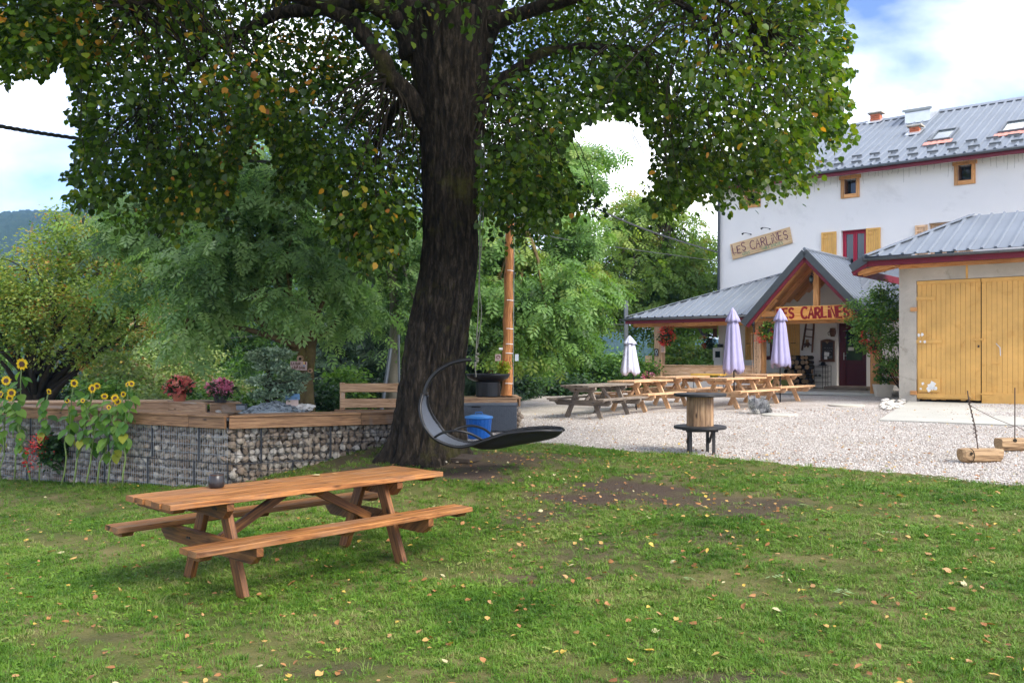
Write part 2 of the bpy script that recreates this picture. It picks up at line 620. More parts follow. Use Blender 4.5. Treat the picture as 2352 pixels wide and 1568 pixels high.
M['birch'] = plain('pale_birch_bark', (0.17, 0.155, 0.12), 0.9, var=0.15, scale=3, dirt=((0.06, 0.055, 0.04), 7, 0.6), bump=0.3)
M['bark_dark'] = plain('dark_branch_bark', (0.030, 0.024, 0.017), 0.95, var=0.3, scale=8, spec=0.15)
M['fur_grey'] = leafmat('grey_fur', [(0.0, (0.06, 0.062, 0.066)), (0.6, (0.20, 0.205, 0.21)), (1.0, (0.42, 0.42, 0.42))], 0.9, 0.1, 0.1)
M['fur_white'] = leafmat('white_fur', [(0.0, (0.45, 0.43, 0.40)), (1.0, (0.72, 0.70, 0.67))], 0.9, 0.1, 0.1)
M['skin_dog'] = plain('dog_coat', (0.16, 0.16, 0.165), 0.95, var=0.5, scale=9, spec=0.1)
M['soil'] = plain('dark_soil', (0.05, 0.036, 0.026), 0.95, var=0.25, scale=14, bump=0.6)

LIME = [(0.0, (0.010, 0.027, 0.003)), (0.35, (0.032, 0.070, 0.005)), (0.62, (0.085, 0.155, 0.012)), (0.74, (0.15, 0.165, 0.014)), (0.84, (0.34, 0.22, 0.02)), (0.93, (0.40, 0.18, 0.02)), (1.0, (0.22, 0.08, 0.018))]
M['lime'] = leafmat('lime_leaves', LIME, 0.42, 0.5, 0.35)
M['ash'] = leafmat('ash_leaves', [(0.0, (0.050, 0.110, 0.026)), (0.4, (0.115, 0.225, 0.055)), (0.8, (0.18, 0.30, 0.080)), (1.0, (0.23, 0.31, 0.075))], 0.5, 0.42)
M['ash_blue'] = leafmat('blue_green_leaves', [(0.0, (0.060, 0.125, 0.048)), (0.5, (0.19, 0.31, 0.125)), (1.0, (0.32, 0.44, 0.20))], 0.5, 0.5)
M['ash_yel'] = leafmat('yellow_green_leaves', [(0.0, (0.09, 0.16, 0.030)), (0.5, (0.19, 0.29, 0.060)), (0.92, (0.28, 0.35, 0.08)), (1.0, (0.33, 0.27, 0.07))], 0.5, 0.5)
M['apple'] = leafmat('autumn_apple_leaves', [(0.0, (0.075, 0.135, 0.024)), (0.45, (0.17, 0.25, 0.06)), (0.85, (0.28, 0.31, 0.065)), (0.96, (0.36, 0.28, 0.06)), (1.0, (0.36, 0.17, 0.05))], 0.55, 0.45)
M['scrub'] = leafmat('pale_scrub_leaves', [(0.0, (0.09, 0.145, 0.038)), (0.5, (0.21, 0.29, 0.085)), (0.9, (0.31, 0.36, 0.13)), (1.0, (0.30, 0.20, 0.10))], 0.6, 0.25)
M['bush'] = leafmat('green_bush_leaves', [(0.0, (0.040, 0.100, 0.018)), (0.5, (0.105, 0.22, 0.038)), (1.0, (0.21, 0.32, 0.068))], 0.5, 0.35)
M['conifer'] = leafmat('dark_spruce_needles', [(0.0, (0.012, 0.032, 0.014)), (1.0, (0.035, 0.075, 0.028))], 0.6, 0.05)
M['juniper'] = leafmat('blue_juniper', [(0.0, (0.10, 0.17, 0.10)), (0.5, (0.23, 0.32, 0.205)), (1.0, (0.40, 0.49, 0.34))], 0.6, 0.1)
M['darkplant'] = leafmat('dark_plant_leaves', [(0.0, (0.012, 0.035, 0.010)), (1.0, (0.04, 0.095, 0.022))], 0.45, 0.2)
M['plant'] = leafmat('plant_leaves', [(0.0, (0.04, 0.10, 0.015)), (0.6, (0.09, 0.20, 0.025)), (1.0, (0.17, 0.28, 0.04))], 0.45, 0.3)
M['coleus'] = leafmat('lime_coleus_leaves', [(0.0, (0.20, 0.28, 0.02)), (1.0, (0.42, 0.46, 0.04))], 0.5, 0.3)
M['sunleaf'] = leafmat('sunflower_leaves', [(0.0, (0.045, 0.12, 0.018)), (0.6, (0.10, 0.23, 0.03)), (0.93, (0.20, 0.32, 0.05)), (1.0, (0.42, 0.36, 0.04))], 0.5, 0.35)
M['sunpetal'] = leafmat('sunflower_petals', [(0.0, (0.80, 0.48, 0.01)), (1.0, (0.90, 0.66, 0.03))], 0.6, 0.3)
M['stem'] = plain('green_stem', (0.17, 0.24, 0.07), 0.6)
M['redflower'] = leafmat('red_petals', [(0.0, (0.42, 0.012, 0.015)), (0.6, (0.66, 0.03, 0.035)), (1.0, (0.72, 0.12, 0.10))], 0.6, 0.25)
M['pinkflower'] = leafmat('pink_petals', [(0.0, (0.55, 0.10, 0.24)), (1.0, (0.78, 0.36, 0.50))], 0.6, 0.25)
M['salmonflower'] = leafmat('salmon_petals', [(0.0, (0.48, 0.06, 0.08)), (0.5, (0.70, 0.20, 0.19)), (1.0, (0.78, 0.38, 0.34))], 0.6, 0.25)
M['deadleaf'] = leafmat('fallen_leaf_colours', [(0.0, (0.20, 0.085, 0.035)), (0.3, (0.34, 0.15, 0.055)), (0.55, (0.46, 0.27, 0.12)), (0.75, (0.55, 0.36, 0.06)), (0.9, (0.50, 0.44, 0.25)), (1.0, (0.24, 0.33, 0.20))], 0.6, 0.2)


# ------------------------------------------------------------------ fast meshes
def np_mesh(name, V, faces, mat, tint=None, parent=None, loc=None, smooth=False):
    """V (n,3), faces: list of (m,k) index arrays"""
    me = bpy.data.meshes.new(name)
    V = np.asarray(V, dtype=np.float32)
    if loc is not None:
        V = V - np.asarray(loc, dtype=np.float32)
    me.vertices.add(len(V))
    me.vertices.foreach_set('co', V.ravel())
    nl = sum(f.size for f in faces)
    nf = sum(f.shape[0] for f in faces)
    me.loops.add(nl)
    me.polygons.add(nf)
    me.loops.foreach_set('vertex_index', np.concatenate([f.ravel() for f in faces]).astype(np.int32))
    tot = np.concatenate([np.full(f.shape[0], f.shape[1]) for f in faces])
    st = np.concatenate([[0], np.cumsum(tot)[:-1]]).astype(np.int32)
    me.polygons.foreach_set('loop_start', st)
    if tint is not None:
        a = me.attributes.new('tint', 'FLOAT', 'POINT')
        a.data.foreach_set('value', np.asarray(tint, dtype=np.float32))
    if smooth:
        me.polygons.foreach_set('use_smooth', np.ones(nf, dtype=bool))
    me.update(calc_edges=True)
    me.validate()
    me.materials.append(mat)
    o = bpy.data.objects.new(name, me)
    COL.objects.link(o)
    if parent is not None:
        o.parent = parent
    if loc is not None:
        o.location = loc
    return o


def unit(a):
    return a / np.maximum(np.linalg.norm(a, axis=-1, keepdims=True), 1e-9)


def frames(d, nrm):
    """rotation matrices with local y along d, local z near nrm"""
    y = unit(d)
    x = unit(np.cross(y, nrm))
    z = np.cross(x, y)
    return np.stack([x, y, z], axis=-1)


def scatter(tv, tf, pos, Rm, sc):
    """copy a small template mesh to many places -> V, faces"""
    tv = np.asarray(tv, dtype=np.float64)
    sc = np.asarray(sc)
    if sc.ndim == 1:
        sc = sc[:, None]
    N, k = len(pos), len(tv)
    loc = tv[None] * sc[:, None, :]
    V = np.einsum('nij,nkj->nki', Rm, loc) + pos[:, None, :]
    out = []
    for f in tf:
        f = np.asarray(f)
        out.append((f[None] + (np.arange(N) * k)[:, None, None]).reshape(-1, f.shape[1]))
    return V.reshape(-1, 3), out


# leaf templates: (verts, [face arrays])
T_HEART = ([(0, 0, 0), (-0.46, 0.22, 0.07), (-0.42, 0.68, 0.05), (0, 1.08, -0.06), (0.42, 0.68, 0.05), (0.46, 0.22, 0.07)], [np.array([[0, 3, 2, 1], [0, 5, 4, 3]])])
T_DIAM = ([(0, 0, 0), (-0.30, 0.5, 0.05), (0, 1.0, -0.03), (0.30, 0.5, 0.05)], [np.array([[0, 3, 2, 1]])])


def frond():
    vs, fs = [], []
    for i, (y, s) in enumerate([(0.25, -1), (0.25, 1), (0.5, -1), (0.5, 1), (0.75, -1), (0.75, 1), (0.9, 0)]):
        dx, dy = (s * 0.42, 0.20) if s else (0, 0.38)
        ln = Vector((dx, dy, -0.10))
        w = Vector((-ln.y, ln.x, 0)).normalized() * 0.095
        b = Vector((0, y, -0.10 * y * y))
        o = len(vs)
        vs += [b, b + ln * 0.5 + w, b + ln, b + ln * 0.5 - w]
        fs.append([o, o + 3, o + 2, o + 1])
    return ([tuple(v) for v in vs], [np.array(fs)])


T_FROND = frond()


def crown(blobs, n, clump=0.28, nclump=40, droop=0.5, jit=0.6, seed=1, shell=0.55):
    """leaf positions, growth directions and normals for clumped foliage in ellipsoid blobs (x,y,z,rx,ry,rz)"""
    g = np.random.default_rng(seed)
    B = np.array(blobs, dtype=float)
    w = (B[:, 3] * B[:, 4] * B[:, 5]) ** 0.67
    w /= w.sum()
    K = nclump * len(B)
    bi = g.choice(len(B), K, p=w)
    d = unit(g.normal(size=(K, 3)))
    rr = shell + (1 - shell) * g.random(K) ** 0.6
    cc = B[bi, :3] + d * rr[:, None] * B[bi, 3:6]
    ci = g.integers(0, K, n)
    cs = clump * (0.6 + 0.8 * g.random(K))
    off = g.normal(size=(n, 3)) * cs[ci][:, None] * np.array([1, 1, 0.62])
    pos = cc[ci] + off
    out = unit(off * 1.0 + d[ci] * 0.35 * cs[ci][:, None] + 1e-4)
    dirs = unit(out * np.array([1, 1, 0.5]) + np.array([0, 0, -droop]) + g.normal(size=(n, 3)) * 0.35)
    nrm = unit(np.array([0, 0, 1.0]) + 0.5 * out + g.normal(size=(n, 3)) * jit)
    tint = np.clip(0.5 + 0.18 * g.normal(size=n) + 0.26 * g.normal(size=K)[ci], 0, 1)
    return pos, dirs, nrm, tint, cc


def leaf_object(name, tmpl, mat, pos, dirs, nrm, size, tint, parent=None, seed=3, loc=None):
    g = np.random.default_rng(seed)
    n = len(pos)
    sc = size * (0.7 + 0.6 * g.random(n))
    V, fs = scatter(tmpl[0], tmpl[1], pos, frames(dirs, nrm), sc)
    return np_mesh(name, V, fs, mat, np.repeat(tint, len(tmpl[0])), parent, loc=loc)


def curve_pts(p0, p1, bend, n=6, seed=0):
    g = random.Random(seed)
    p0, p1 = Vector(p0), Vector(p1)
    L = (p1 - p0).length
    b = Vector((g.uniform(-1, 1), g.uniform(-1, 1), g.uniform(-0.3, 1))) * L * bend
    out = []
    for i in range(n + 1):
        t = i / n
        out.append(p0.lerp(p1, t) + b * 4 * t * (1 - t) * 0.5 + Vector((g.uniform(-1, 1), g.uniform(-1, 1), g.uniform(-1, 1))) * L * 0.015)
    return out


def tree(name, label, loc, trunk, blobs, leaf, mat, n, size, bark, clump=0.3, nclump=30, droop=0.5, seed=1, group=None, twigs=40, trunk_r=0.15, shell=0.55, jit=0.38):
    """free-standing tree: trunk path (local), crown blobs (local)"""
    t = thing(name, label, 'tree', loc, 0, group)
    mb = MB()
    k = len(trunk)
    mb.tube(trunk, [trunk_r * (1.0 - 0.5 * i / (k - 1)) * (1.35 if i == 0 else 1) for i in range(k)], 10)
    top = Vector(trunk[-1])
    for i, b in enumerate(blobs):
        st = Vector(trunk[max(1, k - 1 - (i % 2))])
        e = Vector(b[:3])
        mb.tube(curve_pts(st, e, 0.12, 5, seed * 31 + i), [trunk_r * q for q in (0.5, 0.4, 0.32, 0.24, 0.17, 0.1)], 6)
    pos, dirs, nrm, tint, cc = crown(blobs, n, clump, nclump, droop, jit, seed, shell)
    g = random.Random(seed)
    for q in range(min(twigs, len(cc))):
        c = Vector(cc[q * len(cc) // max(1, twigs)])
        b = min(blobs, key=lambda b: (Vector(b[:3]) - c).length)
        mb.tube(curve_pts(b[:3], c, 0.1, 3, seed + q), [trunk_r * x for x in (0.14, 0.1, 0.07, 0.03)], 4, cap=False)
    mb.build('trunk', bark, t, smooth=True)
    leaf_object('crown', leaf, mat, pos, dirs, nrm, size, tint, t, seed)
    return t


def bush(name, label, loc, blobs, leaf, mat, n, size, clump=0.15, nclump=20, droop=0.2, seed=1, group=None, cat='bush', shell=0.5, stems=7):
    t = thing(name, label, cat, loc, 0, group)
    pos, dirs, nrm, tint, cc = crown(blobs, n, clump, nclump, droop, 0.6, seed, shell)
    mb = MB()
    for i in range(stems):
        c = cc[(i * 7) % len(cc)]
        mb.tube(curve_pts((random.uniform(-.1, .1), random.uniform(-.1, .1), 0), c, 0.1, 4, seed + i), [0.018, 0.014, 0.01, 0.007, 0.004], 5)
    mb.build('stem', M['bark_dark'], t)
    leaf_object('foliage', leaf, mat, pos, dirs, nrm, size, tint, t, seed)
    return t


# ------------------------------------------------------------------ painted lettering (brush strokes with body)
def arc(cx, cy, rx, ry, a0, a1, n=9):
    return [(cx + rx * math.cos(R(a0 + (a1 - a0) * i / n)), cy + ry * math.sin(R(a0 + (a1 - a0) * i / n))) for i in range(n + 1)]


GLYPH = {
    'L': [[(0, 1), (0, 0), (0.55, 0)]],
    'E': [[(0.55, 1), (0, 1), (0, 0), (0.58, 0)], [(0, 0.52), (0.45, 0.52)]],
    'S': [arc(0.3, 0.75, 0.28, 0.25, 30, 270, 10) + arc(0.3, 0.25, 0.28, 0.25, 90, -150, 10)],
    'C': [arc(0.42, 0.5, 0.42, 0.5, 50, 310, 14)],
    'A': [[(0, 0), (0.32, 1), (0.64, 0)], [(0.12, 0.38), (0.52, 0.38)]],
    'R': [[(0, 0), (0, 1)] + arc(0.2, 0.75, 0.34, 0.25, 90, -90, 8) + [(0, 0.5)], [(0.2, 0.5), (0.58, 0)]],
    'I': [[(0.1, 0), (0.1, 1)]],
    'i': [[(0.1, 0), (0.1, 0.7)], [(0.1, 0.92), (0.11, 1.0)]],
    'N': [[(0, 0), (0, 1), (0.55, 0), (0.55, 1)]],
    'G': [arc(0.42, 0.5, 0.42, 0.5, 50, 350, 14) + [(0.5, 0.42)]],
    'T': [[(0, 1), (0.6, 1)], [(0.3, 1), (0.3, 0)]],
    'B': [[(0, 0), (0, 1)] + arc(0.2, 0.76, 0.28, 0.24, 90, -90, 8) + arc(0.22, 0.26, 0.32, 0.26, 90, -90, 8) + [(0, 0)]],
    'D': [[(0, 0), (0, 1)] + arc(0.12, 0.5, 0.45, 0.5, 90, -90, 10) + [(0, 0)]],
    'H': [[(0, 0), (0, 1)], [(0.55, 0), (0.55, 1)], [(0, 0.5), (0.55, 0.5)]],
    'O': [arc(0.38, 0.5, 0.38, 0.5, 90, 450, 16)],
    'M': [[(0, 0), (0.05, 1), (0.35, 0.3), (0.65, 1), (0.7, 0)]],
    'U': [[(0, 1), (0, 0.35)] + arc(0.28, 0.3, 0.28, 0.3, 180, 360, 8) + [(0.56, 1)]],
    "'": [[(0.08, 1), (0.03, 0.75)]],
    '-': [[(0, 0.45), (0.4, 0.45)]],
    '^': [[(0, 1.12), (0.2, 1.3), (0.4, 1.12)]],
    '2': [arc(0.28, 0.72, 0.26, 0.26, 170, -30, 8) + [(0, 0), (0.55, 0)]],
    'z': [[(0, .6), (.4, .6), (0, 0), (.4, 0)]],
    '~': [[(0, .3), (.12, .5), (.25, .2), (.38, .55), (.5, .25), (.62, .45)]],
}


def stroke(mb, pts, o, ex, ey, nz, w, th=0.004):
    """flat-backed brush stroke along a 2-D polyline"""
    q = [Vector(p) for p in pts]
    n = len(q)
    Lf, Rt = [], []
    for i in range(n):
        a = q[max(i - 1, 0)]
        b = q[min(i + 1, n - 1)]
        d = (b - a).normalized()
        nn = Vector((-d.y, d.x))
        k = 1.0
        if 0 < i < n - 1:
            c = (q[i] - a).normalized().dot((b - q[i]).normalized())
            k = min(1.6, 1 / max(0.45, math.sqrt(max(0, (1 + c) / 2))))
        ww = w / 2 * k
        ext = d * (w * 0.25) * (-1 if i == 0 else 1 if i == n - 1 else 0)
        Lf.append(q[i] + ext + nn * ww)
        Rt.append(q[i] + ext - nn * ww)
    tw = lambda p, h: o + ex * p.x + ey * p.y + nz * h
    vs = []
    for a, b in zip(Lf, Rt):
        vs += [tw(a, th), tw(b, th), tw(a, 0.0005), tw(b, 0.0005)]
    fs = []
    for i in range(n - 1):
        k = i * 4
        fs += [[k, k + 1, k + 5, k + 4], [k + 2, k, k + 4, k + 6], [k + 1, k + 3, k + 7, k + 5]]
    fs += [[0, 2, 3, 1], [n * 4 - 4, n * 4 - 3, n * 4 - 1, n * 4 - 2]]
    mb.add(vs, fs)


def write(mb, text, o, ex, ey, nz, hgt, w, total, jitter=0.0, seed=0):
    """write text along ex starting at o, squeezed to length total"""
    g = random.Random(seed)
    adv = []
    for ch in text:
        if ch == ' ':
            adv.append(0.45)
        else:
            m = max(p[0] for s in GLYPH[ch] for p in s)
            adv.append(m + 0.24)
    k = total / sum(adv)
    x = 0
    for ch, a in zip(text, adv):
        if ch != ' ':
            dz = g.uniform(-1, 1) * jitter * hgt
            sc = 1 + g.uniform(-1, 1) * jitter
            for s in GLYPH[ch]:
                stroke(mb, [((x + p[0]) * k, dz + p[1] * hgt * sc) for p in s], o, ex, ey, nz, w)
        x += a

# ================================================================== ground
LC = np.array([(0, 0.6, -1.60), (-3, 1.5, -1.78), (3, 1.5, -1.56), (-8, 3, -1.95), (8, 3, -1.5), (0, 4.5, -1.70), (-1.97, 6.9, -1.82), (-0.92, 8.0, -1.80), (-2.67, 7.4, -1.82), (-1.63, 8.55, -1.79),
               (-4.03, 12.9, -1.87), (-8.8, 15.5, -2.13), (-12.5, 17.5, -2.2), (-12, 11, -2.15), (-1.2, 12.9, -1.44), (-0.3, 12.4, -1.50), (-1.87, 13.8, -1.36), (-2.45, 13.3, -1.55), (1.26, 10.0, -1.58), (2.1, 8.45, -1.55),
               (2.5, 4.46, -1.60), (-2.9, 5.2, -1.83), (-4.7, 8.4, -1.93), (-9, 10, -2.08), (0.1, 9.6, -1.68), (-0.7, 14.8, -1.50), (5.5, 7.0, -1.50)])
EDGE_PX = [(2352, 1115), (2000, 1090), (1700, 1060), (1450, 1040), (1240, 1018)]
EDGE = [G(*p) for p in EDGE_PX]
_edge_ctrl = np.array([(p.x, p.y, p.z - E + 0.015) for p in EDGE] + [(8.5, 8.2, zt(8.5, 8.2) - E), (11, 6.2, zt(11, 6.2) - E)])
LC = np.vstack([LC, _edge_ctrl])


def _tps(ctrl, reg=0.02):
    n = len(ctrl)
    d = np.linalg.norm(ctrl[:, None, :2] - ctrl[None, :, :2], axis=-1)
    K = np.where(d > 0, d * d * np.log(np.maximum(d, 1e-9)), 0) + np.eye(n) * reg
    Pm = np.hstack([np.ones((n, 1)), ctrl[:, :2]])
    A = np.zeros((n + 3, n + 3))
    A[:n, :n], A[:n, n:], A[n:, :n] = K, Pm, Pm.T
    return np.linalg.solve(A, np.concatenate([ctrl[:, 2], np.zeros(3)]))


_w = _tps(LC)


def zl(X, Y):
    X, Y = np.atleast_1d(np.asarray(X, float)), np.atleast_1d(np.asarray(Y, float))
    sh = X.shape
    X, Y = X.ravel(), Y.ravel()
    d = np.sqrt((X[:, None] - LC[None, :, 0]) ** 2 + (Y[:, None] - LC[None, :, 1]) ** 2)
    z = (np.where(d > 0, d * d * np.log(np.maximum(d, 1e-9)), 0) @ _w[:-3]) + _w[-3] + _w[-2] * X + _w[-1] * Y
    z = z + 0.012 * np.sin(X * 2.1 + 1.3 * np.sin(Y * 1.7)) * np.sin(Y * 2.6 + 0.7) + E
    return z.reshape(sh)


def zl1(x, y):
    return float(zl(x, y)[0])


def lawn_hit(x, y):
    Y = 3.0
    while Y < 18:
        p = P(x, y, Y)
        if p.z < zl1(p.x, p.y):
            return Vector((p.x, p.y, zl1(p.x, p.y)))
        Y += 0.05
    return P(x, y, 12)


_ex = [-14, -8.8, -4.03, -1.9, -0.9] + [p.x for p in EDGE[::-1]] + [8.5, 11]
_ey = [18.8, 15.95, 13.25, 14.25, 15.2] + [p.y for p in EDGE[::-1]] + [8.2, 6.2]


def lawn_far(X):
    X = np.asarray(X, float)
    return np.interp(X, _ex, _ey) + 0.07 * np.sin(X * 3.1) + 0.05 * np.sin(X * 7.7 + 1)


BARE = []
for (x, y, rx, ry, s) in [(1430, 1135, 210, 44, 1.0), (1690, 1165, 190, 38, 0.9), (1100, 1092, 110, 20, 1.0), (1240, 1190, 130, 26, 0.7), (1010, 1055, 120, 26, 0.8), (1560, 1566, 300, 14, 0.75), (1330, 1320, 200, 34, 0.6), (1480, 1250, 280, 40, 0.6),
                          (560, 1290, 170, 20, 0.3), (1900, 1235, 150, 26, 0.4), (270, 1465, 90, 14, 0.5), (760, 1540, 160, 16, 0.55), (1480, 1480, 60, 10, 0.5), (560, 1120, 160, 12, 0.55), (2000, 1380, 140, 22, 0.3), (850, 1420, 260, 30, 0.3)]:
    c = lawn_hit(x, y)
    a, b = lawn_hit(x, y + ry), lawn_hit(x, y - ry)
    BARE.append((c.x, (a.y + b.y) / 2, rx / F * c.y, max(0.12, (b.y - a.y) / 2), s))


BARE += [(-0.9, 12.7, 1.7, 0.95, 0.95), (-1.9, 13.2, 1.0, 0.7, 0.8), (0.4, 13.2, 1.2, 0.6, 0.7)]


def bare(X, Y):
    X, Y = np.asarray(X, float), np.asarray(Y, float)
    o = np.zeros_like(X)
    wob = 0.35 * np.sin(X * 5 + 2 * np.sin(Y * 3)) + 0.3 * np.sin(Y * 7.3 + X * 3.3) + 0.2 * np.sin(X * 13 + Y * 11)
    for cx, cy, rx, ry, s in BARE:
        d = ((X - cx) / rx) ** 2 + ((Y - cy) / ry) ** 2
        o = np.maximum(o, s * np.clip(1.15 - 0.8 * d + 0.55 * wob, 0, 1))
    return o


def grid_mesh(name, X, Y, Z, keep, mat, attr=None):
    ny, nx = X.shape
    V = np.stack([X, Y, Z], -1).reshape(-1, 3)
    i = (np.arange(ny - 1)[:, None] * nx + np.arange(nx - 1)[None, :]).ravel()
    q = np.stack([i, i + 1, i + 1 + nx, i + nx], -1)
    if keep is not None:
        q = q[keep[:-1, :-1].ravel()]
    used = np.unique(q)
    remap = np.full(len(V), -1)
    remap[used] = np.arange(len(used))
    o = np_mesh(name, V[used], [remap[q]], mat, None if attr is None else attr.ravel()[used], smooth=True)
    return o


# lawn soil and thatch
m, n, l, b, out = newmat('lawn_soil')
ge = n.new("ShaderNodeNewGeometry")
at = n.new("ShaderNodeAttribute")
at.attribute_name = 'tint'
t1 = noise_node(n, 1.3, 6, 0.65)
t2 = noise_node(n, 38, 5, 0.7)
for t in (t1, t2):
    l(ge.outputs['Position'], t.inputs['Vector'])
r1 = ramp(n, [(0.32, (0.060, 0.085, 0.016)), (0.50, (0.11, 0.115, 0.034)), (0.70, (0.19, 0.155, 0.070))])
l(t1.outputs['Fac'], r1.inputs['Fac'])
r2 = ramp(n, [(0.3, (0.045, 0.031, 0.023)), (0.62, (0.09, 0.065, 0.047)), (0.8, (0.20, 0.155, 0.115))])
l(t2.outputs['Fac'], r2.inputs['Fac'])
mx = n.new("ShaderNodeMixRGB")
l(at.outputs['Fac'], mx.inputs['Fac'])
l(r1.outputs['Color'], mx.inputs['Color1'])
l(r2.outputs['Color'], mx.inputs['Color2'])
l(mx.outputs['Color'], b.inputs['Base Color'])
b.inputs['Roughness'].default_value = 0.95
b.inputs['Specular IOR Level'].default_value = 0.15
bp = n.new("ShaderNodeBump")
bp.inputs['Strength'].default_value = 0.9
bp.inputs['Distance'].default_value = 0.03
l(t2.outputs['Fac'], bp.inputs['Height'])
l(bp.outputs['Normal'], b.inputs['Normal'])
M['lawn'] = m

gx = np.arange(-13, 11.01, 0.09)
gy = np.arange(0.4, 18.5, 0.09)
GX, GY = np.meshgrid(gx, gy)
GZ = zl(GX, GY)
lawn = grid_mesh('lawn', GX, GY, GZ, GY < lawn_far(GX) + 0.10, M['lawn'], bare(GX, GY))
tag(lawn, kind='structure')

# gravel
m, n, l, b, out = newmat('gravel')
ge = n.new("ShaderNodeNewGeometry")
v1 = n.new("ShaderNodeTexVoronoi")
v1.inputs['Scale'].default_value = 52
l(ge.outputs['Position'], v1.inputs['Vector'])
t1 = noise_node(n, 0.9, 5, 0.6)
l(ge.outputs['Position'], t1.inputs['Vector'])
rc = ramp(n, [(0.0, (0.32, 0.275, 0.24)), (0.35, (0.43, 0.39, 0.355)), (0.75, (0.53, 0.495, 0.46)), (1.0, (0.63, 0.605, 0.58))])
sp = n.new("ShaderNodeSeparateColor")
l(v1.outputs['Color'], sp.inputs[0])
l(sp.outputs[0], rc.inputs['Fac'])
rn = ramp(n, [(0.33, (0.70, 0.66, 0.61)), (0.62, (1.05, 1.04, 1.03))])
l(t1.outputs['Fac'], rn.inputs['Fac'])
mu = n.new("ShaderNodeMixRGB")
mu.blend_type = 'MULTIPLY'
mu.inputs['Fac'].default_value = 1
l(rc.outputs['Color'], mu.inputs['Color1'])
l(rn.outputs['Color'], mu.inputs['Color2'])
l(mu.outputs['Color'], b.inputs['Base Color'])
b.inputs['Roughness'].default_value = 0.9
b.inputs['Specular IOR Level'].default_value = 0.2
bp = n.new("ShaderNodeBump")
bp.inputs['Strength'].default_value = 0.8
bp.inputs['Distance'].default_value = 0.02
l(v1.outputs['Distance'], bp.inputs['Height'])
l(bp.outputs['Normal'], b.inputs['Normal'])
M['gravel'] = m
gx = np.arange(-10.5, 18.01, 0.16)
gy = np.arange(5.5, 38.0, 0.16)
GX, GY = np.meshgrid(gx, gy)
GZ = zt(GX, GY) + 0.012 * np.sin(GX * 1.3 + GY) * np.sin(GY * 1.1)
far = 30.7 + 0.15 * np.sin(GX * 1.7) + np.clip(GX - 1, 0, 8) * 0.9
gravel = grid_mesh('gravel_yard', GX, GY, GZ, (GY > lawn_far(GX) - 0.14) & (GY < far), M['gravel'])
tag(gravel, kind='structure')

# ground beyond the yard, falling away to the left and rising to the wooded hills
M['meadow'] = plain('forest_floor', (0.055, 0.085, 0.022), 0.95, var=0.4, scale=0.35, spec=0.1)
gx = np.concatenate([np.linspace(-900, -60, 30), np.arange(-56, 60, 2.0), np.linspace(64, 900, 30)])
gy = np.concatenate([np.arange(10, 80, 1.5), np.linspace(84, 420, 50)])
GX, GY = np.meshgrid(gx, gy)
GZ = E - 1.74 + 0.024 * np.clip(GX, -12, 14) + 0.0125 * np.clip(GY, 0, 32) - 0.30 - 0.06 * np.clip(GY - 32, 0, 60) - 0.10 * np.clip(-GX - 11, 0, 30)
tag(grid_mesh('meadow', GX, GY, GZ - 0.35 * (GY < 14), (GY > 16) | (np.abs(GX) > 12), M['meadow']), kind='structure')

# wooded hills
m, n, l, b, out = newmat('hill_forest')
ge = n.new("ShaderNodeNewGeometry")
t1 = noise_node(n, 0.10, 6, 0.75)
l(ge.outputs['Position'], t1.inputs['Vector'])
r1 = ramp(n, [(0.35, (0.012, 0.026, 0.014)), (0.62, (0.034, 0.058, 0.026))])
l(t1.outputs['Fac'], r1.inputs['Fac'])
l(r1.outputs['Color'], b.inputs['Base Color'])
b.inputs['Roughness'].default_value = 0.95
b.inputs['Specular IOR Level'].default_value = 0.05
M['hillm'] = m


def hill(name, px0, px1, ridge_px, r0, r1, n_az, n_r, seed):
    """a wooded ridge: ridge_px gives its skyline as seen from the yard"""
    xs = np.linspace(px0, px1, n_az)
    ax = np.array([p[0] for p in ridge_px])
    ay = np.array([p[1] for p in ridge_px])
    el = (HY - np.interp(xs, ax, ay)) / F
    rr = np.linspace(0, 1, n_r)
    XS, RR = np.meshgrid(xs, rr)
    Y = r0 + (r1 - r0) * RR
    X = (XS - CX) / F * Y
    top = el[None, :] * r1
    prof = RR * RR * (3 - 2 * RR)
    Z = E - 6 + (top + 6) * prof
    g = np.random.default_rng(seed)
    bumps = g.random(X.shape) * 3.4 * (RR > 0.05)
    bumps += 7 * (np.sin(X * 0.021 + seed) * np.sin(Y * 0.017) + 0.5 * np.sin(X * 0.05) * np.sin(Y * 0.045 + 2)) * np.clip(RR * 3, 0, 1) * np.clip((1.02 - RR) * 6, 0, 1)
    Z = Z + bumps
    # back slope so that the ridge has a far side
    Xb = (xs - CX) / F * (r1 + 260)
    X = np.vstack([X, Xb[None]])
    Y = np.vstack([Y, np.full((1, n_az), r1 + 260.0)])
    Z = np.vstack([Z, (E - 6 + (top[:1] + 6) * 0.55)])
    return tag(grid_mesh(name, X, Y, Z, None, M['hillm']), kind='structure')


hill('wooded_hill', -1400, 1210, [(-1400, 560), (-300, 535), (0, 528), (120, 520), (250, 514), (420, 530), (700, 600), (1000, 690), (1210, 745)], 160, 1150, 700, 130, 4)
hill('wooded_hill', 900, 4200, [(900, 560), (1100, 640), (1250, 705), (1340, 733), (1410, 752), (1465, 762), (1560, 790), (1800, 800), (4200, 790)], 420, 1350, 620, 120, 9)


